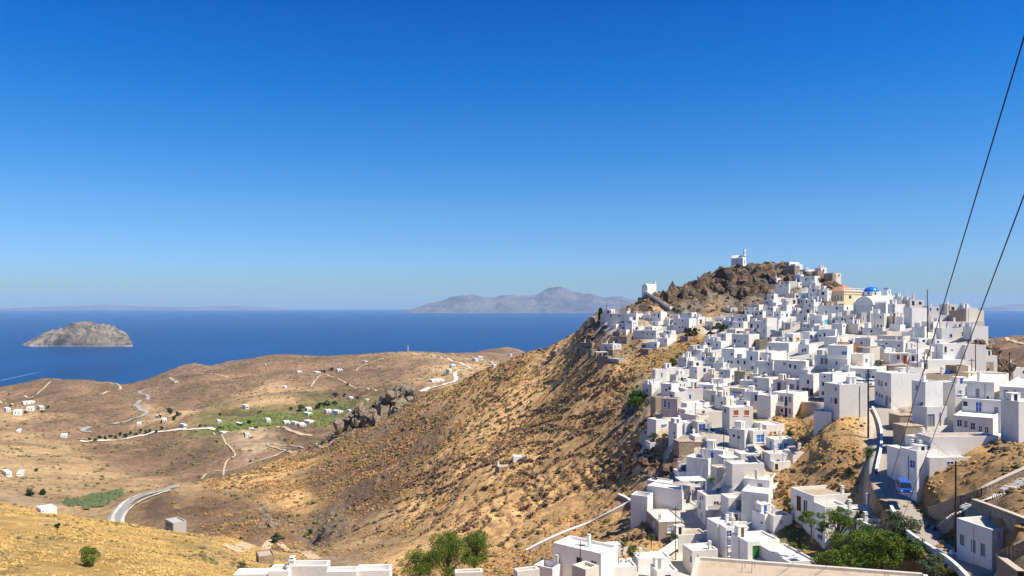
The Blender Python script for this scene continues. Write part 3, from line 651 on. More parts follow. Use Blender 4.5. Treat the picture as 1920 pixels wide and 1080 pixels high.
# western spur
h('long whitewashed house on the western spur, beside the dark cypress', (1126, 1139, 1141, 589, 600, 62), (1134, 1146, 1153, 581, 599, 55), (1139, 1170, 1176, 588, 602, 58, 'w', [(1145, 592, 2, 4), (1161, 592, 2, 4)]), (1140, 1141, 1153, 580, 590, 30, 'w', None, dict(auto=0)))
h('whitewashed house with a bright end wall above the tower house', (1170, 1193, 1205, 588, 605, 50, 'w', [(1182, 597, 2, 2), (1189, 596, 2, 4), (1199, 598, 2.5, 7)]))
h('small white rooftop house on the western spur ridge', (1168, 1176, 1191, 583, 592, 40))
h('low house with a row of dark openings below the ramp chapel', (1205, 1223, 1226, 590, 606, 62, 'v', [(1211, 599, 1.5, 5), (1215, 600, 2, 8), (1220, 600, 1.5, 5)]))
h('two-storey house with a dazzling white end wall below the ramp chapel', (1223, 1239, 1251, 585, 610, 48, 'w', [(1227.5, 590, 3, 3), (1235, 592, 3, 7)]), (1218, 1235, 1248, 602, 612, 48))
h('tall narrow tower house with square windows on the western spur', (1174, 1185, 1196, 601, 624, 48, 'w', [(1178, 605, 1.5, 3), (1181.5, 605, 1.5, 3), (1188, 606, 2, 3), (1191.5, 606, 2, 3), (1188, 611, 2, 2), (1188, 618, 2, 4)]))
h('small white cube at the left of the tower house', (1152, 1155, 1161, 608, 615, 40))
h('shaded white house joined to the left of the tower house', (1160, 1184, 1187, 607, 619, 62, 'w', [(1163, 610, 1.5, 3), (1168, 615, 2, 4), (1173, 612, 1.5, 3), (1178, 614, 2, 5)]))
h('white house with one tall window above the bare stone house', (1160, 1174, 1186, 618, 629, 48, 'w', [(1179, 625, 2, 5)]))
h('bare stone house with a lit cream end wall on the spur', (1149, 1162, 1174, 622, 633, 48, 's', [(1165, 629, 2, 3, 'n'), (1169, 629, 2.5, 4)]))
h('long grey stone house with a black doorway on the spur', (1144, 1175, 1184, 632, 646, 58, 's', [(1153, 639, 7, 6), (1163, 639, 1.5, 3)]))
h('long whitewashed house with a row of small windows on the spur slope', (1187, 1230, 1244, 620, 635, 56, 'w', [(1206, 624, 2, 3), (1214, 626, 2, 3), (1223.5, 627, 1.5, 4), (1233.5, 627, 1.5, 3), (1238, 628, 3, 6, 'n')]))
h(None, (1194, 1197, 1207, 612, 621, 30)); h(None, (1205, 1223, 1242, 612, 622, 45, 'v', [(1214, 616, 2.5, 3), (1222, 617, 1.5, 3), (1229, 616, 2, 3), (1235, 617, 2, 3)]))
h('white house with one square window beside the green shrubs', (1244, 1259, 1266, 620, 634, 50, 'w', [(1252, 624, 3, 4), (1262, 625, 1.5, 3)]))
h('white house with a stepped bright wall at the foot of the spur', (1231, 1251, 1268, 634, 649, 44, 'w', [(1237, 640, 2, 4), (1247, 640, 2, 3)]), (1238, 1257, 1269, 627, 641, 44, 'w', None, dict(auto=0)))
h('small white cottage over a stone terrace below the spur', (1203, 1218, 1225, 643, 655, 50, 'v', [(1207, 649, 6, 6), (1222, 646, 1.5, 3)]))
h('tiny square white cottage at the right of the terrace cottage', (1226, 1232, 1239, 641, 654, 45, 'w', [(1229, 647, 3, 3), (1236, 650, 1.5, 4)]))
h('rubble wall terrace under the little white cottages', (1203, 1216, 1223, 655, 664, 50, 's', None, dict(auto=0, ph=0.05)), name='terrace_wall', cat='wall')
h(None, (1250, 1267, 1271, 610, 621, 60)); h(None, (1252, 1254, 1262, 600, 610, 30, 'w', [(1257, 606, 2, 5)]))
h('large two-storey house with a crowded facade above the green shrubs', (1262, 1292, 1306, 597, 623, 56, 'w', [(1266, 607, 2, 4), (1280, 602, 2, 3), (1274, 614, 1.5, 3), (1280, 613, 1.5, 3), (1285, 615, 2, 4), (1298, 613, 2, 4), (1302, 614, 2, 5)]), (1278, 1297, 1306, 586, 600, 52, 'w', [(1292, 588, 2, 3), (1299, 595, 2, 2)]), (1264, 1280, 1282, 590, 600, 60))
h('isolated white villa with a columned porch on the brown slope', (1131, 1140, 1148, 645, 658, 48, 'w', [(1135, 652, 3, 4)]), (1140, 1149, 1165, 645, 660, 20, 'w', [(1153, 650, 2, 3), (1160, 649, 2, 3), (1145, 652, 1.5, 4)]), (1140, 1149, 1165, 656, 669, 20, 'S', [(1159, 662, 3, 3, 'W'), (1144, 667, 1.5, 4)]), (1119, 1140, 1147, 668, 679, 55, 's', None, dict(auto=0, ph=.1)))
h('pale retaining wall terrace in front of the isolated villa', (1139, 1160, 1212, 674, 682, 25, 'g', None, dict(auto=0, ph=.05)), name='terrace_wall', cat='wall')
h('roofless stone ruin at the far left of the spur slope', (1086, 1110, 1119, 643, 654, 50, 's', [(1095, 650, 9, 4), (1105, 650, 4, 4)], dict(ph=1.2)), cat='ruin', name='stone_ruin')
h('square stone ruin beside the isolated villa', (1106, 1109, 1123, 655, 669, 20, 's', None, dict(auto=0, ph=1.5)), cat='ruin', name='stone_ruin')
h('lone stone ruin high on the brown slope', (1032, 1042, 1060, 659, 669, 30, 's', [(1037, 666, 5, 5)], dict(ph=1.5)), cat='ruin', name='stone_ruin')
h('small stone hut above the dry grass, right of the green shrubs', (1281, 1290, 1297, 631, 641, 45, 'S', [(1286, 637, 5, 6)]))
# under the crag
h('small cream hut with a dark arch alone under the crag', (1368, 1370, 1379, 577, 586, 20, 'c', [(1375, 581, 3, 3)]))
h('white hut with an arched doorway under the crag', (1305, 1308, 1321, 594, 609, 20, 'w', [(1314, 603, 3, 7, 'n')]))
h(None, (1320, 1323, 1331, 595, 604, 30, 'v')); h('pale cube house with a plain front above the shrubs', (1322, 1337, 1353, 603, 620, 18, 'v', [(1329, 613, 2, 6)]))
h(None, (1340, 1357, 1363, 596, 606, 56, 'w', [(1345, 602, 2, 3), (1351, 601, 2, 3)])); h(None, (1360, 1377, 1379, 594, 603, 60))
h('white house with three small windows below the lone cream hut', (1376, 1401, 1411, 590, 606, 55, 'w', [(1386, 599, 1.5, 4), (1394, 598, 1.5, 4), (1399, 596, 1.5, 3)]))
h(None, (1361, 1375, 1377, 602, 613, 60, 'w', [(1370, 607, 3, 5, 'b')])); h('white house with one dark door and a bright pipe wall', (1375, 1394, 1402, 603, 618, 52, 'v', [(1386.5, 610, 2, 7)]))
h(None, (1365, 1379, 1397, 616, 626, 45, 'v')); h('white house with a pair of dark arched porches', (1405, 1428, 1430, 602, 620, 60, 'w', [(1409, 611, 3, 7, 'd'), (1421, 612, 3, 7)]))
h('two-storey shaded house at the right end of the scrub slope', (1396, 1415, 1418, 576, 594, 62, 'w', [(1400, 578, 2, 3), (1402, 586, 3, 5), (1411, 588, 2, 3)]))
h(None, (1414, 1423, 1432, 571, 583, 45)); h(None, (1416, 1430, 1437, 583, 599, 50, 'w', [(1419, 589, 2, 4), (1426, 587, 4, 4)])); h(None, (1380, 1391, 1406, 594, 603, 45, 'v'))
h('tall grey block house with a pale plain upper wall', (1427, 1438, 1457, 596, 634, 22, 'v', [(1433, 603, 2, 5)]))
h('white tower house with a bright blue window box', (1431, 1438, 1455, 611, 637, 25, 'w', [(1449, 621, 8, 5, 'b'), (1433, 621, 1.5, 7, 'sl')]))
h('white chapel-like cube squeezed between dark rocks', (1441, 1452, 1458, 551, 563, 50, 'w', [(1448, 557, 2, 4)])); h(None, (1431, 1450, 1461, 562, 574, 55, 'w', [(1444, 568, 2, 4), (1438, 567, 2, 3)]))
h(None, (1447, 1455, 1466, 567, 578, 30, 'w', [(1459, 573, 2, 3)])); h('grey-fronted tall house with a bright edge left of the blue shutter', (1430, 1450, 1457, 574, 593, 56, 'w', [(1441, 577, 1.5, 4), (1434, 589, 2, 3), (1443, 590, 3, 3), (1446, 580, 1.5, 4)]))
h('narrow tower house with dark slit windows above the blue shutter', (1460, 1475, 1490, 571, 587, 40, 'w', [(1466, 578, 2, 4), (1486, 577, 2, 5)]))
h('white house with a deep blue shutter high in the village', (1455, 1464, 1481, 584, 603, 28, 'w', [(1458, 591, 2, 4), (1466.5, 590, 2, 3), (1475.5, 591, 4, 6, 'b'), (1458, 601, 1.5, 4)]))
h(None, (1450, 1460, 1475, 598, 612, 40)); h('bare grey cube house at the foot of the blue-window tower', (1453, 1466, 1470, 621, 633, 55, 'g', [(1461, 627, 1.5, 3)]))
h(None, (1351, 1361, 1374, 625, 640, 45, 'w', [(1355, 630, 1.5, 5), (1358.5, 630, 1.5, 5)])); h(None, (1336, 1342, 1354, 632, 643, 35)); h(None, (1323, 1338, 1340, 635, 650, 62, 'v', [(1329, 645, 2, 4, 'd'), (1336, 645, 2, 4)]))
h(None, (1340, 1352, 1367, 640, 654, 42, 'w', [(1344, 647, 1.5, 5)])); h(None, (1367, 1379, 1398, 618, 629, 40, 'v', [(1384, 624, 5, 6, 'n'), (1391, 624, 6, 6)]))
h('long house with many dark doors and a broad cream side wall', (1372, 1404, 1424, 627, 652, 45, 'v', [(1378, 639, 2.5, 5, 'd'), (1386, 640, 1.5, 4), (1390, 640, 1.5, 4), (1397, 643, 2, 6), (1401, 644, 3, 8)]), (1415, 1424, 1436, 638, 656, -8, 't', None, dict(auto=0)))
h(None, (1398, 1400, 1416, 621, 633, 20, 'c')); h(None, (1414, 1417, 1431, 622, 634, 20, 'c')); h(None, (1307, 1319, 1331, 647, 657, 48)); h(None, (1418, 1426, 1436, 606, 618, 40, 'w'))
h('grey plain-walled house with a bright right end in mid village', (1438, 1479, 1500, 643, 661, 52, 'v', [(1443, 652, 1.5, 4)])); h(None, (1462, 1476, 1484, 633, 646, 50))
# castle rock
h('whitewashed castle house over a dark stone bastion on the summit', (1468, 1490, 1496, 498, 516, 52, 's', [(1473, 500, 3, 3), (1478, 500, 3, 3)], dict(ph=1.0)), (1478, 1491, 1505, 495, 505, 30, 'w', [(1497.5, 501, 3, 4)]), (1476, 1480, 1499, 491, 499, 30, 'w', None, dict(auto=0)))
h('low white house along the summit ridge', (1508, 1511, 1531, 505, 512, 25, 'w', None, dict(auto=0, ch=[(.4, .5, .8)]))); h('summit rubble wall below the low white house', (1511, 1514, 1532, 509, 518, 15, 'S', None, dict(auto=0, ph=.1)), name='stone_wall', cat='wall')
h('slim white summit house with two dark windows', (1533, 1539, 1550, 502, 519, 28, 'w', [(1544, 507, 2.5, 4), (1544, 514, 2.5, 4)], dict(ch=[(.92, .2, .9)]))); h('square stone gatehouse with a black doorway on the summit', (1531, 1533, 1541, 508, 520, 20, 'S', [(1536, 515, 3, 9)]))
h('cream summit house with a dark stone side at the right end of the castle rock', (1555, 1565, 1577, 512, 529, 32, 'c', [(1573, 516, 2.5, 4), (1569, 520, 1, 5)]), (1555, 1561, 1566, 512, 527, 45, 's', None, dict(auto=0)))
h('big whitewashed house with a bright side just below the summit', (1500, 1528, 1537, 517, 538, 54, 'w', [(1511, 524, 2, 5), (1515, 522, 1, 2), (1523.5, 522, 2, 3)]), (1496, 1501, 1506, 515, 530, 45, 'w', None, dict(auto=0)), (1526, 1529, 1537, 530, 541, 30, 'w', None, dict(auto=0)))
h('small stone cube in the summit rocks', (1486, 1489, 1497, 517, 527, 25, 'S')); h('stepped whitewashed wall climbing under the summit', (1454, 1479, 1482, 532, 556, 62, 'w', [(1464, 537, 1, 3), (1474, 535, 1, 2)], dict(auto=0, ph=.1)), (1471, 1479, 1495, 527, 542, 8, 'v', None, dict(auto=0)), name='rampart_wall', cat='wall')
h('small white cube with one window beside the dark crag', (1450, 1456, 1464, 521, 535, 40, 'w', [(1459.5, 527, 2, 4)])); h(None, (1493, 1497, 1505, 529, 538, 35))
h('tall shaded house under the bright summit house', (1517, 1531, 1536, 539, 560, 56, 'w', [(1525, 544, 2.5, 5), (1531, 544, 2, 5), (1521, 553, 2, 2)])); h(None, (1531, 1545, 1557, 536, 544, 45, 'w')); h(None, (1530, 1543, 1553, 543, 560, 50, 'v', [(1536, 546, 3, 3), (1537, 553, 2, 4), (1541, 553, 2, 4)])); h('blank grey house left of the yellow town hall', (1543, 1551, 1562, 545, 568, 42, 'v'))
h(None, (1497, 1513, 1517, 549, 559, 58, 'w', [(1507, 555, 5, 5, 'cy')])); h(None, (1474, 1490, 1500, 550, 559, 52, 'c')); h('pale house with a covered porch below the stepped wall', (1465, 1474, 1498, 560, 574, 15, 'w', [(1472, 566, 2, 4), (1489, 566, 4, 6, 'n')]))
h(None, (1498, 1511, 1514, 559, 576, 58, 'v', [(1503, 565, 2, 4), (1498, 565, 2, 8)])); h(None, (1507, 1526, 1529, 561, 578, 58, 'v', [(1512, 566, 3, 4), (1518, 573, 2, 5), (1522, 563, 3, 3)])); h('white house with a bright blue door under the town hall', (1525, 1533, 1543, 556, 568, 35, 'w', [(1529.5, 562, 4, 6, 'b')]))
h(None, (1524, 1527, 1549, 566, 574, 20, 'w', None, dict(auto=0))); h('brown stone retaining wall under the yellow town hall', (1546, 1549, 1569, 565, 574, 8, 's', None, dict(auto=0, ph=.05)), name='stone_wall', cat='wall'); h('cream basement house below the yellow town hall', (1566, 1570, 1584, 565, 574, 12, 'c', [(1577, 571, 9, 3)]))
# middle rows
h('long blue-shaded house with a white end below the church', (1533, 1582, 1599, 573, 593, 55, 'w', [(1569, 578, 3.5, 5), (1548.5, 586, 3, 5), (1569.5, 588, 3, 3), (1576, 588, 1.5, 4), (1589, 578, 2.5, 5)]), (1527, 1529, 1539, 575, 584, 25, 'w', None, dict(auto=0)))
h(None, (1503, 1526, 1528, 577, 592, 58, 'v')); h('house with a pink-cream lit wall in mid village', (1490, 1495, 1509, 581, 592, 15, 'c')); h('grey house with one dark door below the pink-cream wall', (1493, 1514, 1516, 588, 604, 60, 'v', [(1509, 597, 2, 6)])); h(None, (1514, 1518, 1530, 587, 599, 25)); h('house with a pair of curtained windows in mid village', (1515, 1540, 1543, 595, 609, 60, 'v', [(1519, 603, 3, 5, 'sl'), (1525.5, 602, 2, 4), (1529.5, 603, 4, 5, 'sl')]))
h('white house with pale turquoise doors', (1530, 1541, 1560, 591, 611, 28, 'w', [(1549, 604, 5, 8, 'cy'), (1555, 604, 4, 9, 'cy')])); h(None, (1555, 1559, 1568, 588, 608, 35, 'w', [(1562, 599, 2, 8)]))
h('long house with four dark doors beneath the blue-shaded house', (1565, 1600, 1603, 593, 608, 60, 'v', [(1569, 598, 2, 2.5), (1579, 600, 2, 6), (1584, 601, 2.5, 7), (1596, 599, 2, 7, 'sl')])); h(None, (1600, 1603, 1614, 590, 606, 20, 'c', [(1606.5, 595, 2, 3)])); h('plain grey-beige block below the church apse', (1584, 1588, 1613, 582, 598, 12, 'v', None, dict(auto=0)))
h(None, (1612, 1615, 1627, 586, 606, 15, 'g', [(1619, 597, 2, 6)])); h(None, (1626, 1632, 1651, 583, 604, 25, 'w')); h('bright white house with twin square windows below the church', (1620, 1636, 1659, 578, 595, 35, 'w', [(1644, 583, 2.5, 3), (1652.5, 583, 2.5, 3)]), (1618, 1634, 1638, 578, 586, 55, 'w', None, dict(auto=0)))
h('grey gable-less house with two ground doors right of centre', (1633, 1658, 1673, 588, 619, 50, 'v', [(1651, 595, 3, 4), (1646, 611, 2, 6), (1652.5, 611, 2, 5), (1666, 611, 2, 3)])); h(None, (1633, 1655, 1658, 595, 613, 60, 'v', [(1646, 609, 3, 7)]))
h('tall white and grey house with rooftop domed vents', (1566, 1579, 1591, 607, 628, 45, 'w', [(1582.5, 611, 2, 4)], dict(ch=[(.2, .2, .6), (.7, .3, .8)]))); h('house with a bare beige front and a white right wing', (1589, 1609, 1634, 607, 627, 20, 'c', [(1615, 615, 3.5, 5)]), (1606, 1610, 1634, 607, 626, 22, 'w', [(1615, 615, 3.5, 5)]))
h('low grey house with one dark window behind the roof terraces', (1617, 1655, 1662, 615, 628, 60, 'v', [(1634, 621, 2, 5)])); h(None, (1500, 1527, 1541, 607, 619, 52, 'v', [(1507, 611, 2, 3), (1515, 612, 2, 4), (1534, 615, 3, 7, 'd')])); h(None, (1468, 1482, 1501, 604, 617, 40, 'g', None, dict(auto=1)))
h('white house with a wide terrace under the turquoise doors', (1530, 1536, 1568, 611, 622, 15, 'w', [(1543, 615, 6, 2), (1561, 614, 4, 3)])); h('shaded blue-grey house with a bright blue window', (1534, 1566, 1570, 618, 638, 60, 'w', [(1530, 629, 4, 5, 'b'), (1537, 629, 4, 4, 'b'), (1546, 628, 2, 7), (1556, 632, 2, 3)])); h('white house with an orange-red awning over its door', (1514, 1518, 1535, 622, 643, 20, 'w', [(1521, 632, 4, 7, 'd'), (1530, 630, 3.5, 4.5, 'b')]))
h('white house with a brown wooden door in mid village', (1471, 1487, 1517, 626, 643, 25, 'w', [(1482, 638, 4, 7, 'd'), (1496, 637.5, 4.5, 8, 'o')])); h(None, (1444, 1447, 1468, 632, 645, 20)); h(None, (1464, 1468, 1483, 636, 648, 20, 'w', [(1473, 638, 2, 3), (1478, 643, 3, 2)]))
h('blue-grey house striped with drain pipes', (1500, 1517, 1533, 646, 663, 42, 'w', [(1505, 657, 1.5, 6), (1510, 656, 1.5, 6)])); h('plain grey and white block beside the terracotta walls', (1545, 1569, 1591, 632, 650, 46, 'v', None, dict(auto=0)))
h('broad grey house with a white right end above the orange doors', (1603, 1632, 1640, 634, 649, 55, 'v', [(1615, 643, 3.5, 4), (1635.5, 643, 1.5, 3)])); h('terracotta-painted walls beside the balcony house', (1577, 1580, 1591, 642, 650, 20, 'T', None, dict(auto=0)), (1590, 1594, 1606, 645, 662, 12, 'T', None, dict(auto=0)), cat='wall', name='terracotta_wall')
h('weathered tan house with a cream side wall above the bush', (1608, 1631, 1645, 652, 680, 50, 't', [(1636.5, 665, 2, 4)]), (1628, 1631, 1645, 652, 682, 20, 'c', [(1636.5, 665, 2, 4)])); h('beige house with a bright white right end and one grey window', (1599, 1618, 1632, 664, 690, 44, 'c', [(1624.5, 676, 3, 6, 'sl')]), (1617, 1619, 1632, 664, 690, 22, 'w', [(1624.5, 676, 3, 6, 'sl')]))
# right shoulder
h('white house at the skyline right of the palm', (1687, 1691, 1705, 556, 567, 25, 'w', [(1697, 561, 1.5, 2)])); h('low skyline house with a tall white chimney', (1701, 1706, 1733, 562, 572, 15, 'c', None, dict(ch=[(.4, .3, 1.6)])))
h('broad plain white house right of the church', (1667, 1678, 1727, 570, 596, 14, 'w', [(1704, 589, 2, 3)])); h('tall plain white house left of the long mast', (1706, 1710, 1738, 577, 614, 12, 'w', None, dict(auto=0))); h('small cream house with two dark slots', (1675, 1678, 1692, 593, 611, 12, 'c', [(1684, 597, 4, 2), (1682.5, 607, 2.5, 2.5)])); h(None, (1691, 1693, 1708, 594, 611, 12, 'w', [(1697, 606, 3, 2.5)])); h(None, (1707, 1709, 1724, 595, 613, 12, 'w', [(1711, 606, 3, 2.5), (1717, 604, 2, 6)]))
h('white house with a shaded left yard and one slim window', (1673, 1688, 1717, 609, 622, 35, 'w', [(1708, 614, 2.5, 7, 'sl')])); h('long low beige wall house', (1660, 1663, 1706, 621, 632, 6, 'c', None, dict(auto=0))); h(None, (1704, 1713, 1722, 622, 633, 40)); h('grey side wall of the stepped alley house', (1714, 1734, 1738, 613, 634, 58, 'w', None, dict(auto=0)))
h('long flat beige house with a dark red niche', (1645, 1693, 1722, 630, 641, 40, 'c', [(1684, 636, 4, 3, 'r'), (1704, 637, 3, 2)])); h('long pale house with a row of small dark windows', (1645, 1694, 1701, 639, 661, 55, 'v', [(1662, 644, 2.5, 3), (1685, 648, 3.5, 5), (1670, 655, 4, 9, 'sl')])); h(None, (1699, 1702, 1734, 642, 655, 10, 'v', [(1715, 648, 2.5, 3)])); h(None, (1720, 1723, 1735, 634, 646, 15))
h('house with bright orange shutters under a white slab roof', (1666, 1669, 1716, 663, 685, 4, 'v', [(1685, 669, 5, 7, 'O'), (1676, 669, 1.5, 2), (1697, 674, 5, 13, 'O'), (1709, 669, 5, 7, 'r')]), (1664, 1667, 1712, 686, 697, 4, 's', None, dict(auto=0, ph=.05))); h('white house with one dark window left of the orange shutters', (1648, 1658, 1671, 652, 675, 30, 'w', [(1664, 663, 2.5, 4)])); h(None, (1712, 1718, 1732, 655, 680, 25, 'w'))
h('clifftop house with three blue-framed windows', (1736, 1742, 1787, 574, 593, 4, 'v', [(1744, 580, 3, 6, 'b'), (1758, 580, 4, 6, 'b'), (1776, 580, 7, 5, 'b')])); h(None, (1772, 1776, 1796, 570, 582, 10, 'c')); h('cream clifftop block with a tan shaded side and a yellow window', (1780, 1812, 1845, 582, 613, 22, 'c', [(1821.5, 594, 3, 5, 'ye')]), (1780, 1810, 1813, 582, 601, 40, 't', None, dict(auto=0)))  # tan box on the cream block's left side puts its shade into colour
h(None, (1795, 1812, 1833, 577, 584, 15, 'c', None, dict(auto=0))); h('long bright white wall below the clifftop windows', (1741, 1745, 1797, 591, 606, 6, 'w', None, dict(auto=0))); h('long cream terrace house on the clifftop', (1774, 1778, 1846, 603, 615, 6, 'c', None, dict(auto=0))); h(None, (1743, 1750, 1758, 603, 623, 35, 'v', [(1748, 613, 2.5, 9, 'sl')])); h('grey cube vent house on the clifftop terrace', (1759, 1763, 1775, 603, 617, 12, 'v', None, dict(auto=0)))
h('large pale cliff-edge house with a blue window', (1759, 1766, 1822, 615, 646, 5, 'v', [(1783, 629.5, 4.5, 7, 'b'), (1808, 626.5, 8, 8)]), (1815, 1822, 1853, 612, 640, 8, 'v', None, dict(auto=0)), (1797, 1800, 1823, 613, 632, 6, 'v', [(1808, 626.5, 8, 8)])); h('small alley house with a bright blue door', (1750, 1753, 1767, 636, 650, 12, 'w', [(1759, 643, 4, 9, 'b')]))
h('stepped white house with triangular terrace shadows below the cliff edge', (1758, 1768, 1810, 645, 680, 5, 'w', [(1773, 655, 3, 9, 'n'), (1777, 653, 4, 4, 'r'), (1785, 656, 2.5, 3)]), (1805, 1810, 1849, 647, 683, 5, 'w', None, dict(auto=0)), (1826, 1831, 1870, 667, 687, 5, 'w', None, dict(auto=0))); h('low white house with a light blue window on the cliff terrace', (1760, 1763, 1802, 661, 678, 6, 'w', [(1773, 672.5, 3, 2), (1791, 665.5, 5, 5, 'B')]))
h('long low white wall below the cliff terrace', (1736, 1740, 1812, 675, 692, 6, 'w', None, dict(auto=0, ph=.1)), name='boundary_wall', cat='wall'); h('tan cube house under the cliff rocks', (1830, 1841, 1863, 679, 696, 8, 't', [(1851, 684, 3, 3), (1836, 684, 3, 4)]))
h('white roadside house with teal doors behind parked cars', (1590, 1644, 1662, 692, 719, 55, 'w', [(1609, 705, 9, 7, 'te'), (1627.5, 708, 9, 14, 'te'), (1637, 707, 3, 5)]))
h('far right white house beyond the ridge', (1896, 1900, 1925, 690, 708, 10, 'v', None, dict(Y=330, f=16))); h('grey-walled house by the right-hand pole', (1886, 1889, 1902, 681, 706, 20, 'v', None, dict(Y=350, f=16)))
h(None, (1738, 1745, 1760, 655, 668, 20)); h(None, (1716, 1722, 1738, 664, 684, 30)); h(None, (1722, 1728, 1742, 680, 694, 30, 'w'))
# left flank, middle height
h('white cottage at the upper left edge of the dry grass', (1293, 1307, 1320, 655, 668, 48, 'w', [(1298, 662, 2, 5)])); h('low white cottage at the left village edge, one square window', (1272, 1287, 1304, 670, 687, 40, 'w', [(1284, 676, 2.5, 4)])); h('white cottage with a blue door on the left flank', (1306, 1322, 1326, 665, 680, 58, 'w', [(1318, 673, 4, 7, 'b')])); h(None, (1324, 1335, 1351, 661, 678, 42, 'c'))
h(None, (1332, 1341, 1354, 669, 686, 42, 'w', [(1332, 675, 1.5, 4), (1337, 678, 1.5, 4)])); h('tall blank grey house with a dazzling white side', (1353, 1377, 1398, 654, 689, 50, 'w', [(1372, 664, 2.5, 4), (1366, 678, 2, 4), (1372, 679, 2, 5)])); h('low shaded house with two windows right of the tall blank house', (1377, 1400, 1405, 672, 692, 58, 'w', [(1384, 679, 3.5, 6), (1396, 680, 3, 6)])); h(None, (1339, 1356, 1367, 680, 695, 50, 'v'))
h('two-storey house with twin tall windows and a small balcony', (1404, 1422, 1425, 659, 698, 60, 'w', [(1408.5, 672, 3, 8), (1413, 673, 3, 8), (1410.5, 690, 4, 5, 'b')])); h('wide grey house with a long white end and two windows', (1422, 1446, 1475, 661, 692, 50, 'w', [(1426, 674, 3, 6), (1437, 673.5, 3, 5.5)])); h('blue-shuttered house with a sharp white gable shadow', (1417, 1449, 1462, 678, 704, 50, 'w', [(1441, 683, 3.5, 5, 'b'), (1433, 700, 4.5, 4, 'b')]))
h('broad flat-roofed house with grouped windows', (1452, 1511, 1529, 677, 704, 54, 'w', [(1471, 682, 3, 5, 'sl'), (1481.5, 686, 3, 7), (1485.5, 687, 3, 7), (1490.5, 688, 3, 7), (1494.5, 689, 3, 7)], dict(ml=30)))
h('four-storey-high balcony house with white balustrades and blue doors', (1552, 1589, 1600, 648, 693, 58, 'w', [(1583, 662, 9, 6, 'b'), (1568.5, 681, 4, 7, 'b')])); h('shuttered wing left of the balcony house', (1537, 1553, 1556, 666, 690, 60, 'w', [(1541, 677, 3, 10), (1546, 677, 3, 10), (1550, 677, 2, 9, 'sl')]))
h('white house with a slim blue window column on the left flank', (1295, 1307, 1333, 688, 714, 28, 'w', [(1305, 697, 2.5, 5), (1305, 710, 1.5, 3), (1321, 694, 4, 6, 'd')])); h(None, (1294, 1300, 1318, 677, 690, 20)); h('shaded stepped house with a broad bright roof on the left flank', (1309, 1340, 1364, 722, 747, 50, 'w', [(1321, 727, 3, 3), (1316, 730, 2, 6), (1333, 738, 3, 6)]))
h('cream house with one wide grey door by the leaning pole', (1325, 1342, 1364, 733, 759, 40, 'c', [(1337, 748, 5, 12, 'sl')])); h(None, (1347, 1355, 1372, 726, 746, 35, 'w', [(1356, 732, 2, 4), (1362, 733, 2, 4)])); h(None, (1322, 1339, 1350, 702, 716, 48, 'c')); h('white house with a tall dark doorway at its corner', (1333, 1356, 1369, 711, 735, 50, 'v', [(1366, 723, 3.5, 10), (1360, 716, 1.5, 3)]))
h(None, (1348, 1369, 1381, 693, 715, 52, 'w', [(1353, 700, 2.5, 4), (1357, 707, 2.5, 3, 'b'), (1374, 711, 3, 9)])); h(None, (1358, 1363, 1402, 690, 702, 18, 'w', [(1364, 697, 3, 2), (1370, 697, 3, 2)])); h('bare tan house with a dark arched niche', (1380, 1397, 1414, 697, 719, 42, 't', [(1387, 709, 2, 10), (1408.5, 709, 5, 7)]))
h('stepped white house with two blue doors on the ground floor', (1411, 1442, 1461, 709, 732, 46, 'w', [(1417, 711, 2.5, 6, 'sl'), (1417, 723, 2, 5), (1448, 726, 4, 10, 'b'), (1456, 725, 4, 8, 'b')]), (1411, 1426, 1447, 702, 714, 42, 'w', None, dict(auto=0))); h(None, (1389, 1411, 1413, 714, 729, 62, 'w', [(1408, 722, 1.5, 4)])); h('low cream outbuilding with a square black opening', (1458, 1478, 1483, 703, 714, 50, 't', [(1467, 710, 7, 6)])); h(None, (1461, 1472, 1481, 713, 735, 40, 'c'))
h('white terrace house with cluttered rooftop walls', (1368, 1397, 1411, 729, 748, 50, 'c', [(1381, 736, 14, 4, 'sl')])); h('narrow blue-shaded house left of the angular white gable', (1410, 1422, 1426, 735, 768, 58, 'w', [(1418, 746, 2.5, 10, 'd'), (1421, 745, 1.5, 8)])); h('angular house with a bright triangular white gable', (1422, 1445, 1461, 742, 786, 44, 'w', None, dict(auto=0)))
h('two-storey house on a rubble base with a small balcony and grey shutters', (1448, 1487, 1515, 738, 783, 42, 'w', [(1466, 748, 3.5, 9, 'sl'), (1474, 752, 4, 14, 'd'), (1481, 749, 4, 9, 'sl'), (1466, 769, 4, 7), (1474, 773, 4, 14, 'd'), (1481, 771, 4, 10, 'sl')]))
h('blue-balcony house behind the small car park', (1505, 1525, 1537, 702, 744, 50, 'w', [(1515, 716, 3, 8), (1507, 732, 2, 9, 'd'), (1514, 735, 2.5, 12, 'd'), (1518, 733, 2.5, 9), (1522, 736, 2, 11, 'd')]), (1497, 1509, 1546, 688, 706, 24, 'w', None, dict(auto=0)), (1480, 1493, 1508, 712, 736, 30, 'w', [(1484.5, 725, 6, 9, 'sl'), (1496, 727, 3, 8), (1499.5, 728, 3, 8)]))
h('shaded house with a very broad bright roof', (1536, 1561, 1611, 701, 745, 38, 'w', [(1543, 720, 3, 8), (1546, 706, 2, 4), (1543, 739, 2.5, 8), (1550, 745, 4, 9, 'd')])); h('big blocky pale house with a huge blank wall above the road', (1545, 1574, 1627, 721, 784, 14, 'v', [(1567, 729, 3, 6), (1559, 750, 3.5, 9), (1567, 752, 4, 10, 'n')])); h('walled white terrace in front of the big blocky house', (1531, 1559, 1575, 773, 792, 48, 'w', None, dict(auto=0, ph=.8)), name='terrace', cat='terrace')
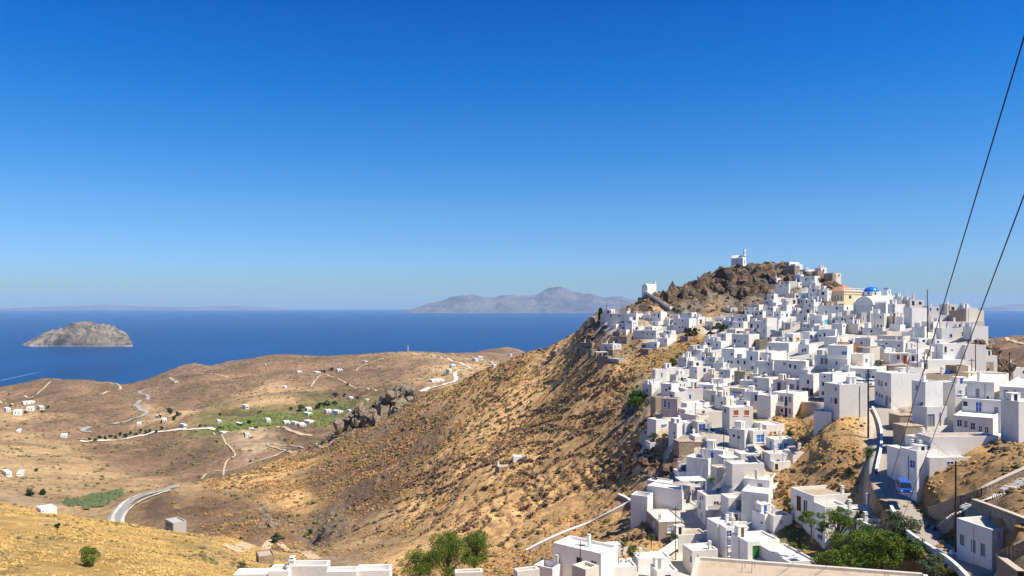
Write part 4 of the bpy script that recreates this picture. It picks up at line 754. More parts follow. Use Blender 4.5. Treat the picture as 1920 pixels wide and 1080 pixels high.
h('long street house with a broad blank side and dark shutters', (1640, 1671, 1731, 700, 767, 10, 'w', [(1648, 717, 2.5, 9), (1653, 719, 2.5, 9), (1661.5, 720, 3.5, 8), (1666, 722, 2, 8), (1643.5, 738, 2.5, 8), (1649, 741, 2.5, 8), (1654, 743, 2.5, 8), (1662.5, 752, 3, 17, 'sl'), (1668, 750, 2.5, 10)]), (1690, 1694, 1731, 690, 704, 8, 'v', None, dict(auto=0)))
# left flank, lower
h('outermost left white house with a bright narrow gable', (1226, 1229, 1250, 693, 718, 8, 'w', [(1241, 703, 2.5, 8)], dict()), (1243, 1250, 1279, 690, 708, 12, 'v', None, dict(auto=0))); h('cluster house with many small chimneys at the left edge', (1206, 1222, 1237, 721, 742, 42, 'v', [(1213, 732, 2, 6), (1228, 728, 2, 3)], dict(ch=[(.5, .2, 1.2), (.8, .7, 1.0), (.2, .6, .9)])), (1220, 1228, 1238, 715, 726, 40)); h(None, (1241, 1259, 1273, 720, 742, 46, 'w', [(1249, 731, 1.5, 6), (1255, 728, 2, 7)]))
h('cream-fronted house with three dark openings on the left flank', (1258, 1268, 1289, 703, 722, 20, 'c', [(1273, 711, 2.5, 5), (1279, 711, 4, 5, 'd'), (1285, 711, 4, 5)])); h('pale rough-plastered house with one small blue shutter', (1272, 1284, 1318, 729, 758, 10, 'v', [(1294, 744, 4.5, 8, 'b')]), (1256, 1265, 1284, 735, 760, 14, 'v', [(1259, 744, 4, 7, 'd')])); h(None, (1283, 1290, 1296, 712, 724, 25)); h(None, (1262, 1272, 1298, 716, 728, 20, 'w', [(1276, 722, 2, 4), (1283, 722, 2, 4)]))
h('peeling pinkish wall house beside the little forecourt', (1240, 1270, 1274, 748, 783, 62, 'p', [(1247, 752, 2, 12), (1254, 760, 2, 12)])); h('brown gatepost block at the left of the forecourt', (1223, 1229, 1240, 745, 773, 12, 't', None, dict(auto=0))); h('bright white low house with a pole on its roof edge', (1274, 1285, 1334, 768, 786, 20, 'w', [(1319, 774, 4, 6, 'n'), (1296, 772, 1, 3)]), (1277, 1288, 1331, 756, 771, 20, 'w', None, dict(auto=0)))
h(None, (1348, 1362, 1374, 744, 768, 42, 'w', [(1353, 755, 1.5, 5)])); h('orange-shuttered two-storey house by the shaded lane', (1354, 1368, 1412, 764, 818, 12, 'v', [(1359.5, 770, 3.5, 8), (1380, 774, 7, 8, 'o'), (1400, 774, 7, 8, 'o'), (1396, 789, 2.5, 3)])); h(None, (1363, 1371, 1394, 748, 762, 25, 'w', [(1378, 752, 3, 5)])); h(None, (1392, 1400, 1412, 752, 770, 30, 'w', [(1397, 757, 2, 6, 'd')]))
h('white house with blue arched windows at the lower left edge', (1214, 1230, 1256, 787, 814, 28, 'w', [(1245, 799, 9, 7, 'b'), (1252, 798, 3, 6, 'b')])); h('white corner house beside the blue arched gate', (1254, 1269, 1286, 794, 826, 22, 'w', [(1264, 812, 1.5, 5), (1265, 822, 2, 5)]), (1268, 1284, 1306, 793, 814, 18, 'w', [(1296, 802, 4, 6), (1290, 803, 7, 8, 'n')], dict(d=3)))
h('cream gatehouse with a large blue door', (1304, 1308, 1329, 791, 814, 10, 'c', [(1316.5, 805, 11, 16, 'b')])); h('lower storage house with bright blue doors', (1298, 1303, 1323, 818, 834, 10, 'v', [(1306.5, 824, 6, 11, 'b'), (1316, 826, 9, 12, 'b')])); h('low cream wall above the blue arched gate', (1272, 1310, 1329, 780, 792, 30, 'c', None, dict(auto=0)), name='boundary_wall', cat='wall')
h('dark rubble retaining wall on the left slope', (1238, 1241, 1272, 824, 852, 4, 's', None, dict(auto=0, ph=.05)), (1270, 1273, 1288, 829, 858, 8, 'S', None, dict(auto=0, ph=.05)), name='stone_wall', cat='wall'); h('pale green-grey planter wall under the round shrubs', (1216, 1219, 1238, 830, 848, 8, 'v', None, dict(auto=0, ph=.3)), name='terrace_wall', cat='wall'); h('rubble wall beside the blue storage doors', (1287, 1291, 1330, 830, 842, 6, 's', None, dict(auto=0, ph=.05)), name='stone_wall', cat='wall')
h('rambling white house with blue arched doors and three niches', (1370, 1396, 1405, 806, 844, 50, 'w', [(1376, 817, 2.5, 6), (1385, 820, 2.5, 6), (1390, 828, 3, 9, 'd')]), (1402, 1412, 1438, 808, 833, 14, 'w', [(1426, 822, 12, 14, 'B')]), (1411, 1437, 1471, 797, 815, 14, 'w', [(1446, 813, 4, 3, 'n'), (1453, 813, 4, 3, 'n'), (1462, 813, 4, 3, 'n')]), (1436, 1451, 1491, 824, 848, 8, 'w', [(1445, 832, 3, 9, 'B'), (1462, 836, 7, 9, 'B'), (1474, 836, 8, 9, 'B')]))
h('flat-roofed white house carrying a wide solar collector', (1384, 1389, 1428, 851, 870, 6, 'v', [(1422, 858, 8, 4, 'sl')], dict(d=8, auto=0))); h('rough-plastered white house with a small lean-to', (1438, 1444, 1486, 851, 880, 8, 'v', None, dict(auto=0)), (1444, 1451, 1467, 866, 886, 8, 'w', [(1456, 874, 1.5, 10, 'n')])); h('low white house with a pointed chimney on the grass edge', (1476, 1487, 1522, 848, 868, 10, 'w', [(1498, 861, 6, 5)], dict(ch=[(.75, .8, .9)])))
h('white house with a lit right wall above the bare slope rocks', (1287, 1328, 1342, 861, 893, 55, 'w', [(1334, 873, 3, 9)])); h(None, (1316, 1356, 1361, 845, 868, 58, 'w')); h('low bright-roofed white house beside a leaning utility pole', (1269, 1273, 1326, 885, 901, 8, 'w', None, dict(auto=0, ch=[(.1, .4, 1.6)]))); h('pale beige half-shaded wall house', (1340, 1344, 1371, 878, 908, 6, 'c', None, dict(auto=0))); h('plain pale block house with collectors on its roof', (1368, 1373, 1433, 870, 914, 5, 'v', None, dict(auto=0, d=7)))
h('white open shelter roof behind the solar house', (1358, 1362, 1386, 858, 870, 6, 'w', [(1368, 866, 10, 6, 'sl')]))
h('large blue-grey house with a roof terrace and lit right wall', (1213, 1279, 1294, 919, 957, 56, 'w', [(1284, 932, 3, 9), (1290, 925, 2.5, 10)], dict(ml=30)), (1213, 1251, 1262, 905, 925, 56, 'w', None, dict(auto=0))); h('lower blue-grey annex with a blue cloth on its roof', (1184, 1214, 1217, 931, 981, 62, 'w', None, dict(auto=0, ph=1.0, Y=158)))
h('tan rendered house with a cut corner and white-framed window', (1209, 1235, 1283, 979, 1015, 6, 't', [(1226, 983, 3, 9, 'W'), (1256, 992, 8, 11, 'W')], dict(roof='rw', d=9, ph=.15))); h('low house with a tan roof crossed by pale slabs', (1268, 1272, 1326, 1004, 1036, 12, 'v', None, dict(auto=0, roof='rt', d=9)))
h('white two-storey house with a brown balcony door', (1307, 1323, 1366, 929, 985, 9, 'w', [(1313, 934, 2, 8), (1317, 930, 2, 8), (1312, 948, 3, 9), (1316, 965, 2.5, 9), (1343, 946, 8, 11, 'r')], dict(roof='rc')), (1363, 1366, 1391, 934, 975, 8, 'w', [(1385, 948, 7, 20, 'sl')], dict(roof='rc')))
h('tall pale two-storey house with lit windowed right side', (1390, 1441, 1461, 926, 970, 62, 'w', [(1452, 930, 2.5, 12), (1447, 940, 2.5, 10), (1457, 925, 2, 10)]), (1394, 1443, 1460, 901, 930, 62, 'w', [(1425, 915, 7, 15, 'sl')], dict(roof='rc', ch=[(.1, .55, 1.3), (.85, .05, 1.6)])))
h('low white house with an onion-capped chimney behind the recessed cube', (1410, 1434, 1474, 965, 998, 20, 'w', [(1428, 980, 2, 5)], dict(ch=[(.15, .8, 1.3)]))); h('small white cube with one dark square window and stepped side', (1439, 1450, 1485, 967, 1000, 8, 'w', [(1465.5, 979, 5, 7)], dict(roof='rt')))
h('near white house with a stack of bright blue windows', (1325, 1345, 1402, 982, 1040, 14, 'w', None, dict(auto=0)), (1344, 1361, 1404, 990, 1050, 8, 'w', [(1366, 998.5, 8, 10, 'b'), (1367, 1017, 7, 11, 'b'), (1368, 1039, 6, 7)]))
h('white house with a tall green door', (1371, 1402, 1462, 1016, 1054, 14, 'w', [(1417.5, 1038, 9, 25, 'G')], dict(d=7))); h('low white house beside the tan foreground roof', (1425, 1480, 1530, 1054, 1086, 12, 'w', [(1507, 1060, 8, 3)])); h('white house with a blue-shaded roof wing at the bottom', (1280, 1298, 1346, 1033, 1080, 12, 'v', [(1296, 1049, 2, 9, 'sl')]), (1298, 1322, 1350, 1024, 1046, 12, 'w', None, dict(auto=0)))
h('grand white villa with dark tall shutters and a tan roof', (1483, 1526, 1648, 930, 1010, 14, 'w', [(1498, 944, 6, 24, 'n'), (1510, 950, 6, 22)], dict(roof='rt', ph=0.5, ch=[(.45, .05, 1.0)])), (1529, 1547, 1590, 950, 1030, 10, 'w', [(1556, 975, 6, 5), (1577, 974, 6, 5), (1537, 1006, 7, 8)], dict(roof='rg')), (1588, 1592, 1660, 958, 1015, 6, 'w', None, dict(auto=0, ch=[(.08, .2, 1.3), (.8, .8, 1.6)])), (1618, 1632, 1660, 985, 1030, 8, 'w', [(1640, 988, 6, 8, 'O'), (1652, 989, 8, 7, 'sl')], dict(ph=.9)))
h('long blue-grey house with a large bright roof at the lower left', (1037, 1127, 1158, 1038, 1102, 52, 'w', [(1086, 1052, 8, 12, 'd'), (1113, 1057, 10, 10), (1081, 1076, 9, 12)], dict(ml=40, ph=.5)), (1139, 1143, 1175, 1027, 1050, 12, 'w', [(1166, 1036, 5, 12, 'r'), (1156, 1037, 5, 11, 'sl')]), (1011, 1036, 1040, 1066, 1110, 58, 'w', None, dict(auto=0, ph=1.0)))
h('low white house with two rooftop air conditioners', (1134, 1139, 1194, 1064, 1092, 6, 'w', None, dict(d=8, auto=0))); h('white house with bright stepped roofs left of the foreground terrace', (1192, 1197, 1258, 1048, 1072, 8, 'w', None, dict(auto=0, d=6)), (1226, 1232, 1268, 1071, 1098, 8, 'w', None, dict(d=6)))
# right foreground
h('white villa with scalloped terrace walls', (1713, 1735, 1746, 716, 802, 10, 'w', [(1719, 727, 3, 9), (1728, 757, 3, 8)]), (1742, 1746, 1787, 722, 790, 6, 'v', [(1748, 762, 6, 14), (1774, 735, 3, 14)], dict(Y=152)), (1784, 1791, 1805, 720, 790, 6, 'w', [(1800, 735, 6, 8)]), (1735, 1738, 1776, 763, 806, 8, 'w', [(1741, 788, 11, 20, 'sl')], dict(ph=.9)), (1742, 1745, 1772, 741, 765, 6, 'v', None, dict(auto=0, ph=.9)))
h('big blue-shuttered white house stepping down at the right edge', (1804, 1889, 1935, 752, 822, 52, 'w', [(1810, 757, 6, 7, 'd'), (1818, 762, 7, 18, 'b'), (1835, 763, 10, 17, 'b'), (1868, 771, 5, 13, 'sl')], dict(ml=45, Y=134)), (1788, 1862, 1880, 784, 826, 52, 'w', [(1799, 793, 8, 12), (1811, 795, 6, 12), (1824, 799, 8, 12), (1838, 804, 6, 10), (1850, 806, 5, 9)], dict(ml=26, ph=.2, Y=129)), (1804, 1864, 1952, 717, 775, 52, 'w', [(1833, 737, 5, 14, 'sl'), (1852, 745, 4, 6)], dict(ml=45, Y=139)), (1874, 1925, 1990, 727, 790, 50, 'w', [(1902, 735, 7, 7), (1886, 738, 5, 12, 'sl')], dict(Y=136)), (1904, 1910, 1960, 753, 830, 8, 'w', None, dict(auto=0)))
h('grey-roofed long pale house with two blue shutters above the van', (1736, 1745, 1872, 819, 862, 4, 'v', None, dict(roof='rt', auto=0, ph=.25, Y=121, d=9)), (1703, 1719, 1742, 846, 916, 12, 'w', [(1711, 870, 8, 12, 'b')], dict(ph=.9, Y=119)), (1738, 1743, 1834, 858, 905, 4, 'v', [(1782, 872, 11, 12, 'b')], dict(auto=0, Y=118.5)), (1716, 1731, 1748, 822, 850, 20, 'w', [(1734, 833, 4, 18, 'sl'), (1738, 835, 3, 9)], dict(Y=126)), (1684, 1690, 1712, 842, 868, 10, 'w', None, dict(auto=0, ph=.1, Y=126)))
h('low white block house with narrow windows at the bottom right', (1794, 1860, 1935, 993, 1070, 14, 'w', [(1804, 1012, 6, 17, 'sl'), (1825, 1024, 6, 20, 'sl'), (1843, 1031, 6, 20, 'sl'), (1874, 1003, 7, 9), (1889, 1003, 7, 9), (1898, 1040, 10, 12)], dict(roof='rg', d=8, ml=30)))
h('tan flat-roofed outbuilding with a blue tank on top', (1731, 1735, 1795, 702, 716, 6, 't', [(1785, 708, 5, 5)])); h('stub of a tan stone tower behind the power cables', (1790, 1794, 1806, 686, 712, 15, 't', None, dict(auto=0)))
h('low tan garden wall beside the paved lane', (1684, 1687, 1722, 780, 792, 6, 't', None, dict(auto=0, ph=.05, Y=150)), name='garden_wall', cat='wall'); h('grey-beige yard wall left of the long pale house', (1691, 1697, 1728, 800, 822, 6, 't', None, dict(auto=0, ph=.05, Y=137)), name='garden_wall', cat='wall')
# hillside and valley
h('tiny lone white hut on the bare brown hillside', (961, 963, 985, 856, 869, 8, 'w', [(977, 861, 3, 3)], dict(d=3.2))); h('dry stone enclosure wall beside the lone hut', (931, 936, 962, 876, 887, 25, 'S', None, dict(auto=0, ph=.1)), name='stone_wall', cat='wall')
h('small concrete shed on the brow of the golden slope', (309, 325, 337, 981, 995, 45, 'g', [(317, 990, 12, 8)], dict(Y=215))); h('half-buried stone hut with a dark doorway by the pale path', (480, 485, 495, 1044, 1056, 25, 'S', [(489, 1052, 4, 8)]))
FAR = [(1, 20, 764, 772), (16, 40, 768, 778), (16, 66, 752, 759), (42, 63, 762, 770), (64, 83, 760, 768), (252, 265, 792, 799), (291, 303, 779, 784), (300, 313, 784, 793), (337, 351, 794, 803), (107, 125, 815, 820), (4, 19, 884, 893), (25, 41, 886, 892), (68, 84, 953, 963), (496, 508, 784, 794), (441, 455, 792, 798), (456, 469, 812, 820), (411, 423, 809, 815), (528, 545, 790, 796), (545, 560, 790, 797), (556, 574, 794, 801), (566, 592, 789, 794), (571, 585, 764, 770), (568, 586, 773, 780), (606, 624, 768, 775), (622, 643, 769, 777), (653, 664, 744, 749), (650, 658, 767, 773), (530, 538, 723, 728), (454, 466, 758, 767), (554, 566, 695, 700), (584, 601, 696, 700), (628, 643, 691, 697), (494, 500, 682, 685), (797, 834, 711, 717), (836, 847, 690, 700), (843, 855, 682, 690), (885, 896, 670, 677), (893, 906, 667, 674), (916, 925, 677, 683), (922, 933, 682, 689), (952, 960, 663, 668), (808, 817, 666, 670), (822, 829, 668, 672), (28, 36, 806, 810), (678, 690, 676, 680), (405, 415, 788, 793), (682, 693, 748, 752)]
FAR_LABEL = {0: 'leftmost white house of the far valley resort', 2: 'long white terrace at the top of the far valley resort', 9: 'low white farmhouse on the pale left-hand field', 12: 'white farmhouse in the small white hamlet above the tree rows', 13: 'white house with a dark spot near the golden slope crest', 33: 'long white hotel row beside the pale winding road', 32: 'tiny white hut high on the coastal hill'}
for i, (a_, b2, t_, bt) in enumerate(FAR):
    t_ = t_ + 0.22 * (bt - t_)
    c_ = a_ + (b2 - a_) * (0.35 if i % 2 else 0.55)
    wn_ = [(c_ + (b2 - c_) * q, (t_ + bt) / 2 + 0.5, 1.6, (bt - t_) * 0.4) for q in (0.3, 0.7)]
    house([B_(a_, c_, b2, t_, bt, 45 if not i % 2 else 25, 'w', wn_, f=8, ch=None, ph=0.2, ml=14, mr=22)], FAR_LABEL.get(i), name='farmhouse' if a_ < 960 else 'house')
# ---------------------------------------------------------------- landmarks
def barrel(mb, x0, x1, y0, y1, z, rise, axis, mat, n=12, ends=True):
    """vaulted roof over a rectangle; axis 'x' or 'y' is the ridge direction"""
    pr = [(-math.cos(math.pi * k / n), math.sin(math.pi * k / n)) for k in range(n + 1)]
    A, Bp = [], []
    for c, s_ in pr:
        if axis == 'y':
            x = (x0 + x1) / 2 + c * (x1 - x0) / 2; A.append((x, y0, z + s_ * rise)); Bp.append((x, y1, z + s_ * rise))
        else:
            y = (y0 + y1) / 2 + c * (y1 - y0) / 2; A.append((x0, y, z + s_ * rise)); Bp.append((x1, y, z + s_ * rise))
    for k in range(n): mb.poly([A[k], A[k+1], Bp[k+1], Bp[k]], mat)
    if ends: mb.poly(A[::-1], mat); mb.poly(Bp, mat)
def bell_gable(mb, x, y, z, w, h_, t, axis, mat):
    """thin wall with an arched bell opening"""
    def P(a, zz, s): return (x + a, y + s, zz) if axis == 'x' else (x + s, y + a, zz)
    def bx(a0, a1, z0, z1):
        p, q = P(a0, z0, -t/2), P(a1, z1, t/2); mb.box((min(p[0], q[0]), min(p[1], q[1]), z0), (max(p[0], q[0]), max(p[1], q[1]), z1), mat)
    bx(-w/2, w/2, z, z + h_*.3); bx(-w/2, -w*.2, z + h_*.3, z + h_*.72); bx(w*.2, w/2, z + h_*.3, z + h_*.72); bx(-w/2, w/2, z + h_*.72, z + h_*.85); bx(-w*.28, w*.28, z + h_*.85, z + h_)
# chapel on the topmost rock
P = at(1393, 494, 391); a = R(48); ch1 = empty('chapel', P, 'small white chapel with a bell gable on the highest rock', 'chapel')
wr, wl_, hh = 3.6, 6.4, 2.9
mb = MB(); wall_face(mb, Vector((0,0,0)), Vector((1,0,0)), wr, -3, hh, Vector((0,1,0)), [(1.35, 2.25, 0.0, 1.9)], M['w']); wall_face(mb, Vector((0,0,0)), Vector((0,1,0)), wl_, -3, hh, Vector((1,0,0)), [(3.0, 3.5, 1.2, 1.9)], M['w'])
mb.poly([(wr,0,-3),(wr,wl_,-3),(wr,wl_,hh),(wr,0,hh)], M['w']); mb.poly([(0,wl_,-3),(wr,wl_,-3),(wr,wl_,hh),(0,wl_,hh)], M['w']); mb.poly([(0,0,hh),(wr,0,hh),(wr/2,0,hh+1.5)], M['w']); mb.poly([(0,wl_,hh),(wr,wl_,hh),(wr/2,wl_,hh+1.5)], M['w'])
mb.build('wall', ch1, (0,0,0), (0,0,a))
mb = MB(); mb.poly([(-.1,-.02,hh),(wr/2,-.02,hh+1.55),(wr/2,wl_+.1,hh+1.55),(-.1,wl_+.1,hh)], M['rw']); mb.poly([(wr/2,-.02,hh+1.55),(wr+.1,-.02,hh),(wr+.1,wl_+.1,hh),(wr/2,wl_+.1,hh+1.55)], M['rw']); mb.build('roof', ch1, (0,0,0), (0,0,a))
mb = MB(); bell_gable(mb, wr/2, -0.1, hh + 0.9, 2.0, 3.6, 0.5, 'x', M['w']); mb.build('bell_gable', ch1, (0,0,0), (0,0,a))
mb = MB(); mb.poly([(1.35,.16,0),(2.25,.16,0),(2.25,.16,1.9),(1.35,.16,1.9)], M['n']); mb.build('door', ch1, (0,0,0), (0,0,a))
mb = MB(); mb.poly([(.16,3.0,1.2),(.16,3.5,1.2),(.16,3.5,1.9),(.16,3.0,1.9)], M['k']); mb.build('window', ch1, (0,0,0), (0,0,a))
# chapel with the ramp
P = at(1214, 552, 371); a = R(24); ch2 = empty('chapel', P, 'vaulted white chapel on the cliff edge with a long white ramp below', 'chapel')
wr, wl_, hh = 5.2, 4.8, 3.6
mb = MB(); wall_face(mb, Vector((0,0,0)), Vector((1,0,0)), wr, -1.5, hh, Vector((0,1,0)), [(3.2, 4.6, -0.4, .35)], M['w']); mb.poly([(0,0,-1.5),(0,wl_,-1.5),(0,wl_,hh),(0,0,hh)], M['w']); mb.poly([(wr,0,-1.5),(wr,wl_,-1.5),(wr,wl_,hh),(wr,0,hh)], M['w']); mb.poly([(0,wl_,-1.5),(wr,wl_,-1.5),(wr,wl_,hh),(0,wl_,hh)], M['w']); mb.build('wall', ch2, (0,0,0), (0,0,a))
mb = MB(); barrel(mb, 0.02, wr-.02, 0.02, wl_-.02, hh, 1.5, 'x', M['w']); mb.build('roof', ch2, (0,0,0), (0,0,a), smooth=False)
mb = MB(); bell_gable(mb, wr + .1, 1.6, hh + 0.3, 1.5, 2.4, 0.4, 'y', M['w']); mb.build('bell_gable', ch2, (0,0,0), (0,0,a))
mb = MB(); mb.poly([(3.2,.16,-.4),(4.6,.16,-.4),(4.6,.16,.35),(3.2,.16,.35)], M['n']); mb.build('window', ch2, (0,0,0), (0,0,a))
mb = MB(); mb.box((-2.2, -.6, -9), (1.2, 5, -1.45), M['s']); pl = mb.build('plinth_wall', None, P, (0,0,a)); prop(pl, 'dark stone plinth wall propping the cliff-edge chapel', 'wall')
rp = [at(1208, 549, 369), at(1222, 558, 366), at(1240, 570, 362), at(1256, 580, 358), at(1266, 580, 360)]
ramp = empty('ramp', rp[-1], 'long white-walled ramp climbing to the cliff-edge chapel', 'ramp')
mb = MB(); mb2 = MB()
for i in range(len(rp) - 1):
    p, q = rp[i] - rp[-1], rp[i+1] - rp[-1]; up = Vector((0, 0, 0.85 + .5)); t = Vector((.35, 1.0, 0))
    for A_, B2, C_, D_ in ((p, q, q + up, p + up), (q + t, p + t, p + t + up, q + t + up), (p + up, q + up, q + t + up, p + t + up)): mb.poly([A_, B2, C_, D_], M['w'])
    dn = Vector((0, 0, -2.4)); mb2.poly([p + t*.2 + dn, q + t*.2 + dn, q + t*.2, p + t*.2], M['s']); mb2.poly([p + t, q + t, q + t*6, p + t*6], M['rc'])
mb.build('parapet', ramp); mb2.build('ramp_bed', ramp)
# blue-domed church
P = at(1661, 597, 287); ac = 46; a = R(ac); r = Vector((math.cos(a), math.sin(a), 0)); l = Vector((-math.sin(a), math.cos(a), 0))
wr = solve_len(P, r, 1694, 1, 20); wl_ = solve_len(P, l, 1600, 1, 30); hh = 27 / F * 287
chur = empty('church', P, 'large white church with a bright blue dome', 'church')
def cb(name, mb, smooth=False): return mb.build(name, chur, (0, 0, 0), (0, 0, a), smooth)
mb = MB(); X = Vector((1,0,0)); Yv = Vector((0,1,0)); O = Vector((0,0,0))
wall_face(mb, O, X, wr, -4, hh, Yv, [(wr*.7, wr*.7+.7, 1.0, 2.2)], M['w']); wall_face(mb, O, Yv, wl_, -4, hh, X, [(2.0, 2.6, 1.2, 2.0), (3.6, 4.2, 1.2, 2.2), (wl_-2.6, wl_-1.7, 0.6, 2.4)], M['v'])
mb.poly([(wr,0,-4),(wr,wl_,-4),(wr,wl_,hh),(wr,0,hh)], M['w']); mb.poly([(0,wl_,-4),(wr,wl_,-4),(wr,wl_,hh),(0,wl_,hh)], M['w']); cb('wall', mb)
for (yy, w_) in ((2.3, .6), (3.9, .6), (wl_-2.15, .9)):
    q = MB(); q.poly([(.16, yy-w_/2, .6), (.16, yy+w_/2, .6), (.16, yy+w_/2, 2.4), (.16, yy-w_/2, 2.4)], M['k']); cb('window', q)
q = MB(); q.poly([(wr*.7,.16,1),(wr*.7+.7,.16,1),(wr*.7+.7,.16,2.2),(wr*.7,.16,2.2)], M['k']); cb('window', q)
q = MB(); barrel(q, 0.02, wr-.02, 0.02, wl_-.02, hh, 16 / F * 290, 'y', M['w'], 20); cb('roof', q)
q = MB(); yc = wl_ * .62; barrel(q, -1.4, wr*.5, yc - 2.9, yc + 2.9, hh - .3, 2.7, 'x', M['w'], 18); q.box((-1.4, yc-2.9, -4), (-.02, yc+2.9, hh - .3), M['v']); cb('transept', q)
q = MB()
for k in range(14):
    t0, t1 = math.pi*k/14, math.pi*(k+1)/14; r0, r1 = 2.9, 3.35
    q.poly([(-1.75, yc-math.cos(t0)*r1, hh-.3+math.sin(t0)*(r1-.2)), (-1.75, yc-math.cos(t1)*r1, hh-.3+math.sin(t1)*(r1-.2)), (-1.75, yc-math.cos(t1)*r0, hh-.3+math.sin(t1)*(r0-.2)), (-1.75, yc-math.cos(t0)*r0, hh-.3+math.sin(t0)*(r0-.2))], M['v'])
    q.poly([(-1.75, yc-math.cos(t0)*r1, hh-.3+math.sin(t0)*(r1-.2)), (-1.75, yc-math.cos(t1)*r1, hh-.3+math.sin(t1)*(r1-.2)), (0, yc-math.cos(t1)*r1, hh-.3+math.sin(t1)*(r1-.2)), (0, yc-math.cos(t0)*r1, hh-.3+math.sin(t0)*(r1-.2))], M['v'])
cb('arch_band', q)
cx_, cy_ = wr/2, None
u_ = (1634 - 960) / F; base = P + r * cx_; den = l.x - u_ * l.y; cy_ = (u_ * base.y - base.x) / den
Yd = (base + l * cy_).y; zt = H - (554 - E) / F * Yd - P.z; z1 = H - (547 - E) / F * Yd - P.z; zd = H - (537.5 - E) / F * Yd - P.z; rd = 13.6 / F * Yd
q = MB(); n8 = 8
oc = [(cx_ + math.cos(2*math.pi*(k+.5)/n8)*rd*1.2, cy_ + math.sin(2*math.pi*(k+.5)/n8)*rd*1.2) for k in range(n8)]
for k in range(n8): q.poly([(*oc[k], zt-3.5), (*oc[(k+1)%n8], zt-3.5), (*oc[(k+1)%n8], z1), (*oc[k], z1)], M['w'])
q.poly([(*c, z1) for c in oc], M['w']); q.box((cx_-rd*1.25-.5, cy_-rd*1.25-.5, zt-4), (cx_+rd*1.25+.5, cy_+rd*1.25+.5, zt-.6), M['w']); cb('drum', q)
for k in range(n8):
    A_, B2 = Vector(oc[k] + (0,)), Vector(oc[(k+1)%n8] + (0,)); m_ = (A_ + B2) / 2; d = (B2 - A_).normalized() * .28; o_ = (m_ - Vector((cx_, cy_, 0))).normalized() * .03
    q = MB(); q.poly([m_-d+o_+UP*(z1-1.15), m_+d+o_+UP*(z1-1.15), m_+d+o_+UP*(z1-.25), m_-d+o_+UP*(z1-.25)], M['k']); cb('window', q)
q = MB(); vs, fs = [], []; nr, ns_ = 10, 32
for i in range(nr):
    ph_ = math.pi/2 * i / nr
    for k in range(ns_): vs.append((cx_ + rd*math.cos(ph_)*math.cos(2*math.pi*k/ns_), cy_ + rd*math.cos(ph_)*math.sin(2*math.pi*k/ns_), z1 + (zd - z1)*math.sin(ph_)))
vs.append((cx_, cy_, zd)); top_i = len(vs) - 1
for i in range(nr-1):
    for k in range(ns_): fs.append((i*ns_+k, i*ns_+(k+1)%ns_, (i+1)*ns_+(k+1)%ns_, (i+1)*ns_+k))
for k in range(ns_): fs.append(((nr-1)*ns_+k, (nr-1)*ns_+(k+1)%ns_, top_i))
q.raw(vs, fs, M['dome']); dm = cb('dome', q, True)
q = MB(); q.box((cx_-.22, cy_-.22, zd-.05), (cx_+.22, cy_+.22, zd+.35), M['w']); q.box((cx_-.05, cy_-.05, zd+.35), (cx_+.05, cy_+.05, zd+1.0), M['W']); q.box((cx_-.25, cy_-.05, zd+.62), (cx_+.25, cy_+.05, zd+.72), M['W']); link('cross_finial', q.mesh('cross_finial'), dm)
# belfry behind the nave
P = at(1664, 566, 300); bf = empty('belfry', P, 'small white bell tower with a tiny blue cap right of the dome', 'bell tower'); a2 = R(30)
q = MB(); q.box((0,0,-3), (2.6,2.4,2.9), M['w']); q.box((-.1,-.1,2.9), (2.7,2.5,3.1), M['w']); q.build('tower_wall', bf, (0,0,0), (0,0,a2))
q = MB(); [q.box((x,y,3.1),(x+.45,y+.45,4.5), M['w']) for x in (.3,1.85) for y in (.2,1.7)]; q.box((.2,.1,4.5),(2.4,2.25,4.75), M['w']); q.build('bell_stage', bf, (0,0,0), (0,0,a2))
q = MB(); vs = []; 
for i in range(5):
    for k in range(10): vs.append((1.3+.8*math.cos(i*math.pi/10)*math.cos(k*math.pi/5), 1.2+.8*math.cos(i*math.pi/10)*math.sin(k*math.pi/5), 4.75+.8*math.sin(i*math.pi/10)))
vs.append((1.3,1.2,5.6)); q.raw(vs, [(i*10+k,i*10+(k+1)%10,(i+1)*10+(k+1)%10,(i+1)*10+k) for i in range(4) for k in range(10)] + [(40+k,40+(k+1)%10,50) for k in range(10)], M['dome']); q.build('cap', bf, (0,0,0), (0,0,a2))
# ochre town hall
rt, inf = house([B_(1554, 1582.5, 1622, 546, 574, 38, 'y', [(1566, 558, 2.8, 9, 'k'), (1571.5, 558, 2.8, 9, 'k'), (1577.5, 558, 2.8, 9, 'k'), (1594, 557, 4, 6, 'k')], Y=322, roof='rc', ph=0.1, ch=None)], 'ochre neoclassical town hall beside the blue dome', 'town hall', 'town_hall')
I = inf[0]; q = MB(); w1, w2, h1_ = I['wr'], I['wl'], I['h']
for zz, o_, t_ in ((h1_-.05, .3, .35), (h1_-1.2, .22, .2)): q.box((-o_, -o_, zz), (w1+o_, -.003, zz+t_), M['c']); q.box((-o_, -.003, zz), (-.003, w2+o_, zz+t_), M['c'])
q.build('cornice', rt, (0,0,0), (0,0,I['a']))
q = MB(); q.box((0,0,h1_+.3), (w1,.25,h1_+.45), M['w']); q.box((0,0,h1_+1.15), (w1,.3,h1_+1.3), M['w'])
for k in range(5): q.box((w1*k/4-.15*(k>0)-.15*(k==4), 0, h1_+.45), (w1*k/4+.3-.15*(k>0)-.15*(k==4), .3, h1_+1.15), M['w'])
q.build('balustrade', rt, (0,0,0), (0,0,I['a']))
q = MB(); x0, x1, y0, y1 = .4, w1*.75, 1.2, w2-.2; xm, ym = (x0+x1)/2, (y0+y1)/2; za = h1_+.3
